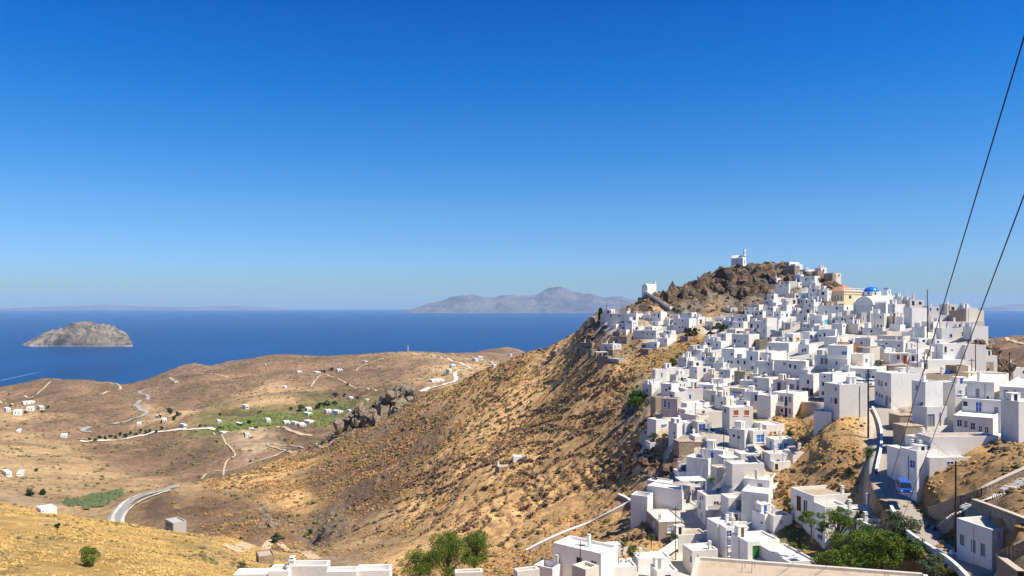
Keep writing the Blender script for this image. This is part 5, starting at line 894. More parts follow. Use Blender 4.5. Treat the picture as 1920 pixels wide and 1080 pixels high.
for A_, B2 in (((x0,y0),(x1,y0)), ((x1,y0),(x1,y1)), ((x1,y1),(x0,y1)), ((x0,y1),(x0,y0))): q.poly([(*A_, za), (*B2, za), (xm, ym, za+2.6)], M['tile'])
q.build('hipped_roof', rt, (0,0,0), (0,0,I['a']))
# windmill stump, cypress and so on
P = hit(1110.5, 606); wm = empty('windmill_ruin', P, 'round stone windmill stump at the far tip of the spur', 'windmill')
q = MB(); nn = 20; hs_ = 11.5 / F * P.y; rr = 6.3 / F * P.y
vs = [(rr*(1-.1*j)*math.cos(2*math.pi*k/nn), rr*(1-.1*j)*math.sin(2*math.pi*k/nn), -3 + j*(hs_+3)) for j in (0,1) for k in range(nn)]
q.raw(vs, [(k,(k+1)%nn,nn+(k+1)%nn,nn+k) for k in range(nn)], M['S']); q.build('tower_wall', wm, smooth=True)
q = MB(); q.raw([(rr*.93*math.cos(2*math.pi*k/nn), rr*.93*math.sin(2*math.pi*k/nn), hs_+z) for z in (0,.3) for k in range(nn)], [(k,(k+1)%nn,nn+(k+1)%nn,nn+k) for k in range(nn)] + [tuple(range(nn,2*nn))], M['rc']); q.build('cap', wm)

# ---------------------------------------------------------------- trees and shrubs
def leaf_mat(name, c1, c2):
    m, ns, ls, b = nmat(name); p = worldpos(ns)
    c = mixc(ns, ls, rng(ns, ls, noise(ns, ls, p, 1.6, 3, 0.6), 0.4, 0.6, 0, 1), c1, c2)
    ls.new(c, b.inputs['Base Color']); b.inputs['Roughness'].default_value = 0.75; b.inputs['Specular IOR Level'].default_value = 0.15
    return m
LM = {'pine': leaf_mat('pine_needles', (0.055, 0.105, 0.016), (0.17, 0.215, 0.03)), 'olive': leaf_mat('olive_leaves', (0.06, 0.09, 0.035), (0.13, 0.15, 0.07)),
      'dark': leaf_mat('dark_leaves', (0.025, 0.05, 0.018), (0.05, 0.085, 0.025)), 'ivy': leaf_mat('creeper_leaves', (0.045, 0.10, 0.02), (0.08, 0.15, 0.03)),
      'yellow': leaf_mat('yellowish_leaves', (0.20, 0.19, 0.02), (0.13, 0.15, 0.03)), 'pink': leaf_mat('bougainvillea_bloom', (0.32, 0.10, 0.10), (0.16, 0.12, 0.04)),
      'dry': leaf_mat('dry_scrub', (0.11, 0.08, 0.035), (0.07, 0.065, 0.03))}
LM['field'] = leaf_mat('field_crops', (0.085, 0.12, 0.03), (0.15, 0.17, 0.045))
BARK = flat('bark', (0.10, 0.07, 0.05), 0.9)
nrng = np.random.default_rng(5)
def leaf_cloud(clumps, nper, size, mat, name, parent, flatz=0.75):
    """small leaf-sized faces spread through each clump's volume"""
    cs = []; ss = []
    for (cx, cy, cz, rad) in clumps:
        nq = int(nper * 2.2 * (rad ** 1.7)) + 40; d = nrng.normal(size=(nq, 3)); d /= np.linalg.norm(d, axis=1)[:, None]
        rr_ = rad * (0.45 + 0.6 * nrng.random(nq) ** 0.6)
        cs.append(d * rr_[:, None] * np.array([1, 1, flatz]) + np.array([cx, cy, cz])); ss.append(np.full(nq, size))
    c = np.concatenate(cs); k = len(c); s = np.concatenate(ss) * (0.6 + 0.8 * nrng.random(k))
    a = nrng.normal(size=(k, 3)); a /= np.linalg.norm(a, axis=1)[:, None]; b = np.cross(a, nrng.normal(size=(k, 3))); b /= np.linalg.norm(b, axis=1)[:, None]
    a *= s[:, None]; b *= s[:, None] * 0.5
    V_ = np.stack([c - a, c + b, c + a, c - b], 1).reshape(-1, 3); Q_ = np.arange(4 * k).reshape(k, 4)
    return link(name, big_mesh(name, V_, Q_, [mat], False), parent)
def tree(px, py, wpx, hpx, kind, label, cat='tree', name=None, Y=None, trunk=0.3, n=9, group=None, dens=None, size=None):
    P = at(px, py, Y) if Y else hit(px, py, 60)
    k = P.y / F; w, hgt = wpx * k, hpx * k
    root = empty(name or {'pine': 'pine_tree', 'olive': 'olive_tree'}.get(kind, 'tree'), P, label, cat, group)
    rs_ = random.Random(int(px * 7 + py)); clumps = []; cz0 = hgt * trunk; ch = hgt - cz0
    n = int(n * 1.8)
    for i in range(n):
        th = rs_.uniform(0, 6.283); q = math.sqrt(rs_.random()); zz = rs_.random()
        env = math.sin(math.pi * min(max(0.12 + 0.8 * zz, 0), 1)) ** 0.6 * rs_.uniform(.85, 1.25)
        rad = min(w, ch) * rs_.uniform(0.13, 0.25)
        clumps.append((math.cos(th) * q * max(w/2 - rad, 0.05) * env, math.sin(th) * q * max(w/2 - rad, .05) * env, cz0 + rad*.7 + zz * max(ch - rad*1.6, 0.05), rad))
    sz = size or min(max(0.10, k * 1.0), 0.35)
    leaf_cloud(clumps, dens or (150 if wpx > 30 else 70), sz, LM[kind], 'crown', root)
    if trunk > 0.05:
        m_ = MB(); tr = max(0.05, w * 0.028); m_.tube([(0,0,-.6), (w*.02,0,cz0*.6), (0,w*.02,cz0+ch*.3)], [tr*1.4, tr, tr*.7], BARK, 7)
        for c in clumps[:6]: m_.tube([(0, 0, cz0*.75), (c[0]*.5, c[1]*.5, (cz0 + c[2])*.5), c[:3]], [tr*.6, tr*.4, tr*.15], BARK, 5)
        m_.build('trunk', root)
    return root
def cypress(px, py, wpx, hpx, label, Y=None):
    P = at(px, py, Y) if Y else hit(px, py, 60); k = P.y / F; w, hgt = wpx*k, hpx*k
    root = empty('cypress_tree', P, label, 'tree'); cl = [(0.1*w*math.cos(i*2.4), 0.1*w*math.sin(i*2.4), hgt*(0.08+0.9*i/10), w*(.5 - .36*abs(i/10-.3)**1.3)) for i in range(11)]
    leaf_cloud(cl, 160, max(0.1, k*.9), LM['dark'], 'crown', root, 1.3); m_ = MB(); m_.tube([(0,0,-.5),(0,0,hgt*.8)], [w*.07, w*.02], BARK, 6); m_.build('trunk', root)
cypress(1126, 598, 9, 19, 'dark cypress standing at the left tip of the western spur')
cypress(1613, 1012, 17, 58, 'slim dark cypress against the grand white villa', 120)
tree(1521, 1010, 52, 54, 'pine', 'umbrella pine leaning out before the dark-shuttered villa', Y=124, trunk=.5, n=12)
tree(1541, 1008, 26, 34, 'olive', 'thin grey-green tree tucked right of the umbrella pine', Y=122, trunk=.3)
tree(1573, 1030, 78, 81, 'pine', 'spreading pine in front of the villa block with two small windows', Y=116, trunk=.4, n=14)
tree(1690, 1038, 81, 81, 'olive', 'rounded grey-green tree beside the curved road wall', Y=103, trunk=.2, n=16)
tree(1600, 1062, 101, 75, 'pine', 'bright green pine left of centre in the bottom grove', Y=100, trunk=.1, n=18)
tree(1655, 1075, 109, 84, 'pine', 'largest bright pine in the middle of the bottom grove', Y=94, trunk=.1, n=20)
tree(1568, 1084, 86, 58, 'pine', 'low pine at the left end of the bottom grove', Y=92, trunk=.1, n=14)
tree(1720, 1068, 78, 64, 'pine', 'pine nearest the curved white wall in the bottom grove', Y=94, trunk=.1, n=14)
tree(1752, 1088, 73, 49, 'olive', 'small dark bushy tree at the right end of the bottom grove', Y=86, trunk=.1, n=10)
tree(1632, 1040, 73, 58, 'ivy', 'leafy green tree at the back of the bottom grove', Y=108, trunk=.2, n=12)
tree(1487, 1030, 22, 18, 'yellow', 'small yellow-green shrub by the cube house steps', 'shrub', 'shrub', Y=130, trunk=0, n=6)
tree(1507, 1032, 16, 12, 'pine', 'low green shrub at the foot of the umbrella pine', 'shrub', 'shrub', Y=127, trunk=0, n=5)
tree(1692, 908, 30, 40, 'dark', 'dark leafy tree in the shade beside the blue van', Y=128, trunk=.1, n=12)
tree(1629, 892, 28, 60, 'ivy', 'tall column of green creeper on the left side of the road', 'creeper', 'creeper', Y=139, trunk=0, n=16)
tree(1588, 900, 56, 26, 'dark', 'wide dark green bush on the dry slope above the villa', 'bush', 'bush', Y=140, trunk=0, n=14)
tree(1555, 905, 30, 14, 'olive', 'low grey-green bush left of the wide dark bush', 'bush', 'bush', Y=141, trunk=0, n=7)
tree(785, 1090, 86, 67, 'pine', 'leftmost of the three dark pines at the bottom centre', Y=142, trunk=.1, n=14)
tree(838, 1085, 100, 90, 'pine', 'middle and tallest of the three pines at the bottom centre', Y=143, trunk=.1, n=18)
tree(888, 1070, 76, 84, 'pine', 'rightmost of the three pines at the bottom centre', Y=146, trunk=.1, n=14)
tree(166, 1078, 48, 58, 'pine', 'small crooked pine on the golden foreground slope', Y=120, trunk=.25, n=9, dens=150)
tree(107, 997, 13, 18, 'dark', 'tiny dark tree on the crest of the golden slope', trunk=.2, n=5, dens=150)
tree(452, 1074, 34, 20, 'dry', 'round dry bush at the right end of the golden slope', 'bush', 'bush', trunk=0, n=8)
tree(520, 1018, 32, 22, 'olive', 'green bush in the gully beside the dark rocks', 'bush', 'bush', trunk=0, n=8); tree(580, 1004, 22, 13, 'olive', 'small green bush right of the gully bush', 'bush', 'bush', trunk=0, n=6)
tree(1168, 1028, 22, 18, 'yellow', 'yellow-green tree behind the red-shuttered annex', Y=142, trunk=.1, n=7); tree(1185, 1050, 24, 30, 'ivy', 'leafy green tree right of the red-shuttered annex', Y=137, trunk=.2, n=8)
tree(1221, 1024, 20, 26, 'olive', 'young grey-green tree before the tan cut-corner house', Y=141, trunk=.4, n=6); tree(1261, 1013, 14, 18, 'ivy', 'small shrub against the tan cut-corner house', 'shrub', 'shrub', Y=147, trunk=0, n=5)
tree(1196, 762, 44, 32, 'ivy', 'big dark bush at the left edge of the village', 'bush', 'bush', trunk=0, n=10); tree(1180, 764, 24, 20, 'dark', 'smaller bush left of the big village-edge bush', 'bush', 'bush', trunk=0, n=6)
tree(1225, 828, 20, 18, 'ivy', 'round green shrub on the planter wall', 'shrub', 'shrub', trunk=0, n=6); tree(1249, 826, 16, 16, 'olive', 'round grey-green shrub beside the planter wall', 'shrub', 'shrub', trunk=0, n=5)
tree(1262, 690, 24, 20, 'ivy', 'green bush on the dry grass at the village flank', 'bush', 'bush', trunk=0, n=7); tree(1246, 697, 22, 12, 'dark', 'low dark bush down-left of the flank bush', 'bush', 'bush', trunk=0, n=6)
tree(1290, 630, 26, 16, 'dark', 'dark green shrub mass below the crowded two-storey house', 'bush', 'bush', trunk=0, n=9); tree(1305, 628, 22, 14, 'dark', 'second dark shrub right of the shrub mass', 'bush', 'bush', trunk=0, n=7); tree(1350, 622, 34, 18, 'olive', 'pale green bush between the plain cube house and the long roofs', 'bush', 'bush', trunk=0, n=9); tree(1330, 630, 20, 10, 'dark', 'small dark bush under the plain cube house', 'bush', 'bush', trunk=0, n=5)
tree(1646, 692, 22, 18, 'olive', 'dusty green bush left of the orange-shuttered house', 'bush', 'bush', trunk=0, n=7); tree(1482, 820, 20, 17, 'ivy', 'bright green bush right of the three niches', 'bush', 'bush', trunk=0, n=6); tree(1336, 906, 14, 12, 'yellow', 'yellow-green shrub beside the beige wall house', 'shrub', 'shrub', Y=156, trunk=0, n=5)
tree(1467, 926, 20, 28, 'pink', 'pinkish bougainvillea above the rubble slope', 'bush', 'bush', Y=146, trunk=0, n=7); tree(1474, 950, 18, 22, 'dry', 'dry grey bush under the bougainvillea', 'bush', 'bush', Y=141, trunk=0, n=6); tree(1476, 960, 20, 12, 'yellow', 'small yellow-green bush beside the villa wall', 'bush', 'bush', Y=138, trunk=0, n=5)
tree(1710, 800, 30, 14, 'ivy', 'green bush over the tan garden wall', 'bush', 'bush', Y=146, trunk=0, n=7); tree(1740, 992, 14, 10, 'olive', 'grey bush by the curve wall', 'bush', 'bush', trunk=0, n=4)
tree(1850, 697, 26, 9, 'dry', 'dry bush at the foot of the cliff rocks', 'bush', 'bush', trunk=0, n=5); tree(1503, 825, 12, 8, 'dry', 'dry tuft on the grass slope', 'bush', 'bush', trunk=0, n=4)
VT = [(67, 884, 9, 6), (56, 930, 20, 12), (80, 928, 11, 11), (563, 771, 14, 14), (600, 766, 22, 12), (612, 763, 18, 13), (628, 762, 16, 12), (545, 769, 9, 6), (628, 745, 14, 9), (645, 744, 10, 7), (669, 748, 9, 5), (318, 776, 16, 13), (334, 780, 14, 9), (326, 788, 10, 8), (468, 795, 12, 8), (480, 804, 8, 5), (412, 806, 16, 6), (452, 800, 18, 6), (600, 698, 9, 5), (608, 699, 8, 5), (622, 695, 8, 6), (640, 694, 7, 4), (651, 723, 6, 5), (90, 766, 7, 5), (80, 774, 8, 5), (48, 775, 8, 4), (413, 779, 6, 5), (489, 773, 6, 4), (484, 775, 6, 4), (700, 800, 8, 5), (20, 762, 8, 4), (375, 801, 5, 5), (385, 800, 5, 4), (470, 866, 5, 3), (300, 783, 8, 6)]
for i, (x, y, w_, h_) in enumerate(VT):
    tree(x, y, w_, h_, 'dark' if i % 3 else 'olive', 'x', Y=None, trunk=0.12, n=5, dens=40 if w_ < 12 else 60, size=0.7, name='valley_tree', group='trees scattered in the far valley')
for i in range(15):
    x = 168 + i * 9.6; y = 826 - i * 1.35 + (3 if i % 2 else -1)
    tree(x, y, 6 + (i * 7) % 5, 5 + (i * 5) % 4, 'dark', 'x', trunk=0, n=4, dens=30, size=0.7, name='valley_tree', group='row of dark trees along the valley lane')
vt = [o for o in COL.objects if o.get('label') == 'x' and o.name.startswith('valley_tree')]
for i, o in enumerate(vt):
    if 'row of' in o['group']: o['label'] = 'small dark tree in the row along the pale valley lane'
    else: o['label'] = 'dark tree among the fields of the far valley'
ORDN = 'first second third fourth fifth sixth seventh eighth ninth tenth eleventh twelfth thirteenth fourteenth fifteenth sixteenth seventeenth eighteenth nineteenth twentieth'.split() + ['twenty-' + q for q in 'first second third fourth fifth sixth seventh eighth ninth'.split()] + ['thirtieth'] + ['thirty-' + q for q in 'first second third fourth fifth sixth'.split()]
for key in ('row of', 'scattered'):
    L0 = sorted([o for o in vt if key in o['group']], key=lambda o: o.location.x / o.location.y)
    for i, o in enumerate(L0): o['label'] = o['label'] + ', %s from the left' % ORDN[i]
# palm behind the church
P = at(1679, 566, 297); pm = empty('palm_tree', P, 'date palm with drooping fronds right of the little bell tower', 'palm')
q = MB(); q.tube([(0,0,-2),(0.1,0,1.6)], [.28,.24], BARK, 8); q.build('trunk', pm)
for i in range(20):
    th = i * 2.4; el = 0.9 - 0.075 * i; L_ = 2.9; q = MB(); prev = None
    for s_ in range(7):
        t = s_ / 6; x = math.cos(th) * L_ * t * math.cos(el * .5); y = math.sin(th) * L_ * t * math.cos(el * .5); z = 1.6 + L_ * t * math.sin(el) - 1.9 * t * t
        wv = .34 * math.sin(math.pi * (0.1 + .88 * t)); n_ = Vector((-math.sin(th), math.cos(th), 0)) * wv; c = Vector((x, y, z))
        if prev: q.poly([prev[0]-prev[1]-UP*.12, prev[0], c, c-n_-UP*.12], LM['olive']); q.poly([prev[0], prev[0]+prev[1]-UP*.12, c+n_-UP*.12, c], LM['olive'])
        prev = (c, n_)
    q.build('frond', pm)
# reeds in the left gully and market-garden greenery: ground cover nobody could count
def cover(name, polys, npts, size, mat, label, zoff=0.0, squash=0.7):
    cs = []
    for (x0, y0, x1, y1, hw) in polys:
        for _ in range(int(npts)):
            t = nrng.random(); px = x0 + (x1-x0)*t; py = y0 + (y1-y0)*t + nrng.normal()*hw; p = hit(px, py, 250); cs.append((p.x, p.y, p.z))
    c = np.array(cs); k = len(c); s = size * (.5 + nrng.random(k)); 
    base = np.array([[-1,-1,0],[1,-1,0],[1,1,0],[-1,1,0],[0,0,1.4]]) * np.array([1,1,squash])
    V_ = (c[:, None, :] + base[None] * s[:, None, None] + nrng.normal(size=(k,5,3))*.25*s[:, None, None]); tri = np.array([[0,1,4],[1,2,4],[2,3,4],[3,0,4]])
    Q_ = (np.arange(k)[:, None, None]*5 + tri[None]).reshape(-1, 3)
    prop(link(name, big_mesh(name, V_.reshape(-1,3), Q_, [mat], False)), label, 'vegetation', kind='stuff')
cover('reeds', [(125, 944, 170, 943, 2), (160, 942, 205, 935, 4), (195, 936, 226, 926, 3)], 420, 1.5, LM['olive'], 'green reed bed in the left gully beside the road')
cover('orchard', [(405, 806, 470, 795, 3), (450, 790, 540, 778, 3), (470, 800, 560, 786, 2)], 200, 1.8, LM['field'], 'green orchard strip on the valley floor')
cover('orchard', [(590, 790, 655, 786, 5), (600, 765, 655, 760, 4), (560, 778, 600, 776, 2)], 170, 1.6, LM['field'], 'market gardens of the valley floor left of the crag')
# ---------------------------------------------------------------- rocks, scrub, dry-stone terraces
def rock_protos(n=8):
    out = []
    for s_ in range(n):
        bm = bmesh.new(); bmesh.ops.create_icosphere(bm, subdivisions=3, radius=1.0)
        rg = np.random.default_rng(100 + s_); V_ = np.array([v.co[:] for v in bm.verts]); F_ = np.array([[v.index for v in f.verts] for f in bm.faces]); bm.free()
        for k in range(18):
            nn = rg.normal(size=3); nn /= np.linalg.norm(nn); c = rg.uniform(0.35, 0.75); d = V_ @ nn
            V_ = V_ - np.maximum(d - c, 0)[:, None] * nn[None] * 0.92
        V_ = V_ * (1 + 0.24 * fbm(V_[:, 0] * 2 + 9 * s_ + V_[:, 2], V_[:, 1] * 2 + V_[:, 2] * 1.7, 1.3, 4, s_, 0.6, True))[:, None]
        out.append((V_, F_))
    return out
RP = rock_protos()
def rock_material(name, dark, lit, grey):
    m, ns, ls, b = nmat(name); p = worldpos(ns)
    c = mixc(ns, ls, rng(ns, ls, noise(ns, ls, p, 0.55, 8, 0.72, 0.8), 0.4, 0.6, 0, 1), dark, lit)
    c = mixc(ns, ls, rng(ns, ls, noise(ns, ls, p, 0.16, 5, 0.6), 0.48, 0.6, 0, 0.8), c, grey)
    ls.new(c, b.inputs['Base Color']); b.inputs['Roughness'].default_value = 0.95; b.inputs['Specular IOR Level'].default_value = 0.15
    bump(ns, ls, b, noise(ns, ls, p, 1.1, 9, 0.78, 0.6), 1.0, 1.0); return m
M['rock'] = rock_material('crag_rock', (0.06, 0.042, 0.03), (0.27, 0.18, 0.11), (0.13, 0.11, 0.092))
M['rockg'] = rock_material('grey_outcrop_rock', (0.09, 0.066, 0.045), (0.36, 0.27, 0.175), (0.30, 0.26, 0.20))
def rocks(name, spots, mat, seed, zs=1.0, sink=0.35):
    rg = np.random.default_rng(seed); Vs = []; Fs = []; off = 0
    for (px, py, sz, k, sx, sy, *yy_) in spots:                  # centre, size in metres, how many, spread in columns and rows
        for _ in range(k):
            p = at(px + rg.normal() * sx, py + rg.normal() * sy, yy_[0] + rg.normal() * 4) if yy_ else hit(px + rg.normal() * sx, py + rg.normal() * sy, 60); V_, F_ = RP[rg.integers(len(RP))]
            s_ = sz * rg.uniform(0.45, 1.25); sc = np.array([s_ * rg.uniform(.7, 1.3), s_ * rg.uniform(.7, 1.3), s_ * rg.uniform(.6, 1.3) * zs]); a = rg.uniform(0, 6.28)
            Rm = np.array([[math.cos(a), -math.sin(a), 0], [math.sin(a), math.cos(a), 0], [0, 0, 1]]); t = rg.uniform(-.5, .5); Tm = np.array([[1, 0, 0], [0, math.cos(t), -math.sin(t)], [0, math.sin(t), math.cos(t)]])
            Vs.append((V_ * sc) @ Rm.T @ Tm.T + np.array([p.x, p.y, p.z - sc[2] * sink])); Fs.append(F_ + off); off += len(V_)
    o = link(name, big_mesh(name, np.concatenate(Vs), np.concatenate(Fs), [mat], False)); prop(o, kind='structure'); return o
rocks('summit_crag', [(1265, 540, 7, 12, 8, 6), (1290, 535, 9, 12, 9, 7), (1320, 528, 10, 14, 11, 7), (1350, 522, 10, 16, 12, 6), (1385, 520, 8, 18, 12, 6), (1415, 520, 9, 16, 10, 6), (1445, 520, 8, 14, 9, 6), (1440, 545, 5.5, 14, 12, 7), (1390, 545, 4.5, 12, 20, 6), (1300, 552, 4, 10, 18, 6), (1235, 558, 5, 12, 11, 7), (1205, 570, 4, 12, 9, 7), (1255, 550, 6, 10, 8, 6), (1350, 520, 3, 50, 50, 12), (1420, 520, 3, 40, 25, 12)], M['rock'], 3, 1.5, 0.5)
rocks('summit_crag', [(1480, 520, 3.5, 10, 6, 6), (1478, 548, 3, 10, 8, 6), (1545, 522, 3, 16, 10, 4), (1560, 532, 3.2, 14, 9, 4), (1520, 514, 2.5, 8, 12, 3), (1452, 550, 3, 8, 5, 6), (1505, 545, 1.6, 6, 8, 3)], M['rock'], 4, 1.1, 0.5)
rocks('rocky_spur', [(1125, 625, 2.2, 22, 12, 14), (1150, 655, 1.8, 16, 20, 12), (1100, 640, 2.0, 14, 14, 10), (1190, 645, 1.4, 12, 14, 6), (1235, 590, 1.8, 14, 20, 6), (1330, 580, 1.4, 40, 50, 10), (1190, 590, 2, 10, 8, 4)], M['rock'], 5)
rocks('grey_outcrop', [(755, 740, 6, 30, 11, 5, 575), (735, 752, 6.5, 34, 14, 6, 572), (700, 768, 6, 34, 15, 6, 570), (668, 783, 5, 26, 10, 4, 570), (775, 748, 5, 16, 9, 4, 578), (640, 812, 5, 10, 16, 6), (760, 765, 6, 14, 20, 5, 560), (700, 785, 5, 14, 26, 5, 562)], M['rockg'], 6, 1.5)
rocks('grey_outcrop', [(580, 850, 5, 10, 12, 5), (620, 828, 4, 8, 12, 5), (500, 975, 4.5, 14, 14, 8), (490, 990, 3, 8, 10, 6), (545, 985, 2, 10, 16, 6), (440, 925, 3, 6, 10, 4)], M['rockg'], 7)
rocks('hillside_boulders', [(1040, 660, 1.6, 20, 40, 12), (1210, 860, 1.7, 26, 20, 18), (1235, 885, 1.8, 18, 16, 14), (1160, 900, 1.2, 26, 30, 30), (1000, 930, 1.2, 30, 60, 40), (900, 820, 1.8, 40, 90, 40), (1050, 780, 1.3, 40, 60, 40), (760, 900, 2, 30, 70, 40), (950, 750, 1.8, 20, 40, 20), (620, 930, 1.6, 20, 60, 30), (820, 770, 2.2, 20, 30, 20)], M['rock'], 8)
rocks('cliff_edge_rocks', [(1858, 655, 2.2, 12, 6, 7), (1868, 680, 2.4, 14, 8, 8), (1840, 645, 1.5, 8, 8, 4), (1855, 670, 2, 10, 10, 8)], M['rock'], 9)
rocks('lane_side_rocks', [(1525, 812, 0.7, 26, 22, 12), (1600, 800, 0.6, 20, 16, 8), (1450, 790, 0.6, 12, 12, 5), (1480, 880, 0.6, 20, 24, 10), (1880, 840, 0.8, 14, 16, 8), (1840, 875, 0.5, 30, 40, 16), (1755, 985, 0.5, 14, 8, 8), (1700, 780, 0.4, 10, 14, 8), (1468, 940, .5, 14, 8, 14), (1250, 745, .8, 8, 10, 6), (1225, 790, .9, 10, 8, 8)], M['rock'], 10)
# low bushes: tens of thousands, too small to pick apart
def scrub(name, n, ylo, yhi, ulo, uhi, size, mat, test, seed, label, tall=0.8, lean=0.2):
    rg = np.random.default_rng(seed); k = int(n * 3.0)
    y = np.sqrt(rg.uniform(ylo ** 2, yhi ** 2, k)); u = rg.uniform(ulo, uhi, k); x = u * y
    fi = (u - gu[0]) / (gu[1] - gu[0]); ii = np.clip(fi.astype(int), 0, NU - 2); fa = fi - ii
    lj = np.clip(np.searchsorted(gl, np.log(y)) - 1, 0, NL - 2); fb = (np.log(y) - gl[lj]) / (gl[lj + 1] - gl[lj])
    def samp(G): return (G[lj, ii]*(1-fa)+G[lj, ii+1]*fa)*(1-fb)+(G[lj+1, ii]*(1-fa)+G[lj+1, ii+1]*fa)*fb
    z = samp(ZZ); keep = test(samp(zm[..., 0]), samp(rock), samp(pav), samp(zcol[..., 0]), x, y) * (fbm(x, y, 1/16.0, 5, seed, 0.65) * 3.0 + 0.45) > rg.random(k)
    x, y, z = x[keep][:n], y[keep][:n], z[keep][:n]; m_ = len(x)
    s = size * (0.35 + rg.random(m_) ** 2 * 1.1) * (0.75 + np.clip(y / 500, 0, 1.4))
    ang = rg.uniform(0, 6.28, m_); hexa = np.array([[math.cos(t), math.sin(t)] for t in np.arange(5) * 2 * math.pi / 5])
    V_ = np.zeros((m_, 11, 3))
    for j in range(5):
        c_, s_ = np.cos(ang), np.sin(ang); hx = hexa[j, 0]*c_ - hexa[j, 1]*s_; hy = hexa[j, 0]*s_ + hexa[j, 1]*c_
        r0 = s*rg.uniform(.6, 1.0, m_); V_[:, j] = np.stack([x + hx*r0, y + hy*r0, z - .15*s], 1)
        r1 = s*rg.uniform(.55, 1.05, m_); V_[:, 5+j] = np.stack([x + hx*r1, y + hy*r1, z + s*tall*rg.uniform(.35, .75, m_)], 1)
    V_[:, 10] = np.stack([x + s*rg.normal(size=m_)*lean, y + s*rg.normal(size=m_)*lean, z + s*tall*rg.uniform(.8, 1.15, m_)], 1)
    tri = []
    for j in range(5):
        j2 = (j + 1) % 5; tri += [[j, j2, 5+j2], [j, 5+j2, 5+j], [5+j, 5+j2, 10]]
    Q_ = (np.arange(m_)[:, None, None]*11 + np.array(tri)[None]).reshape(-1, 3)
    o = link(name, big_mesh(name, V_.reshape(-1, 3), Q_, [mat], False)); prop(o, label, 'scrub', kind='stuff'); return m_
def two_tone(name, c1, c2, c3, sc=0.35):
    m, ns, ls, b = nmat(name); p = worldpos(ns)
    c = mixc(ns, ls, rng(ns, ls, noise(ns, ls, p, sc, 3, 0.5), 0.42, 0.58, 0, 1), c1, c2); c = mixc(ns, ls, rng(ns, ls, noise(ns, ls, p, 0.06, 3, 0.5), 0.5, 0.66, 0, 1), c, c3)
    ls.new(c, b.inputs['Base Color']); b.inputs['Roughness'].default_value = 0.95; b.inputs['Specular IOR Level'].default_value = 0.05; return m
M['scrub'] = two_tone('thorny_scrub', (0.24, 0.135, 0.055), (0.42, 0.25, 0.10), (0.15, 0.095, 0.045))
M['straw'] = two_tone('dry_grass_tufts', (0.50, 0.34, 0.12), (0.40, 0.26, 0.09), (0.30, 0.22, 0.10))
M['sage'] = two_tone('grey_green_scrub', (0.14, 0.13, 0.055), (0.22, 0.16, 0.07), (0.10, 0.10, 0.05))
scrub('scrub', 34000, 130, 620, -0.40, 0.24, 0.42, M['scrub'], lambda s, r, p, c, x, y: np.clip(s * 1.7 - 0.1, 0, 1) * (p < .25), 11, 'thorny brown scrub scattered over the long hillside')
scrub('sage_scrub', 2600, 130, 600, -0.45, 0.3, 0.8, M['sage'], lambda s, r, p, c, x, y: np.clip(s + r, 0, 1) * (p < .25), 12, 'grey-green scrub scattered over the hillside and rocks')
scrub('scrub', 9000, 75, 330, 0.22, 0.72, 0.42, M['scrub'], lambda s, r, p, c, x, y: np.clip(s + r, 0, 1) * (p < .15), 13, 'brown scrub on the slopes between the houses')
scrub('sage_scrub', 5000, 75, 400, 0.14, 0.72, 0.5, M['sage'], lambda s, r, p, c, x, y: np.clip(s + r*1.5, 0, 1) * (p < .15), 14, 'olive-coloured scrub under the crag and beside the road')
scrub('grass_tufts', 22000, 80, 260, -0.75, -0.25, 0.30, M['straw'], lambda s, r, p, c, x, y: (c > .42) * 1.0, 15, 'golden dry grass tufts on the near slope', 0.9, 0.5)
scrub('grass_tufts', 14000, 75, 330, 0.18, 0.72, 0.28, M['straw'], lambda s, r, p, c, x, y: np.clip(s * 1.3, 0, 1) * (p < .12), 16, 'dry straw tufts between the houses', 0.9, 0.5)
scrub('sage_scrub', 900, 85, 240, -0.75, -0.28, 0.42, M['sage'], lambda s, r, p, c, x, y: (c > .42) * 0.8, 17, 'small olive bushes dotting the golden slope')
scrub('valley_scrub', 11000, 450, 2000, -0.75, 0.0, 0.85, M['sage'], lambda s, r, p, c, x, y: np.clip(s * 1.4, 0, 1), 18, 'dark bushes scattered over the far valley hills')
# dry-stone terrace walls along the contours
def contour(px, py, length, seed):
    """a wall line running across the slope, broken here and there"""
    rg = random.Random(seed); th = rg.gauss(-0.48, 0.13); cv = rg.gauss(0, 0.006); out = []; x, y = px - math.cos(th) * length * .55, py - math.sin(th) * length * .55; last = None; run = 0
    while run < length * 1.15:
        p = hit(x, y, 120)
        st_ = min(max(0.62 * F / p.y, 1.0), 4); x += math.cos(th) * st_; y += math.sin(th) * st_ + rg.gauss(0, .22); th += cv * st_ + rg.gauss(0, .035); run += st_
        if last is not None and abs(p.y - last) > 14: last = p.y; continue
        last = p.y
        if math.sin(run * .17 + seed) > -.78 and rg.random() < .93: out.append((p.x, p.y, p.z))
    return out
CONT = [(690, 905, 60), (760, 880, 70), (820, 860, 60), (700, 940, 60), (780, 925, 70), (850, 905, 55), (900, 870, 60), (860, 950, 60), (930, 930, 50), (990, 900, 45), (1040, 870, 45), (980, 830, 60), (900, 800, 60), (840, 820, 60), (1000, 770, 50), (1060, 800, 45), (1090, 840, 40), (950, 780, 40), (1050, 720, 45), (1120, 770, 40), (880, 770, 50), (1010, 960, 40), (1070, 930, 40), (1130, 900, 35), (1140, 840, 30), (740, 970, 50), (820, 985, 50), (600, 900, 60), (540, 900, 50), (500, 920, 60), (1010, 700, 50), (1090, 690, 40), (640, 880, 50), (900, 1000, 45), (960, 1010, 40), (1150, 720, 35), (1180, 700, 30), (560, 940, 60), (1120, 640, 20), (820, 790, 50), (930, 850, 40), (1000, 860, 40), (760, 850, 60)]
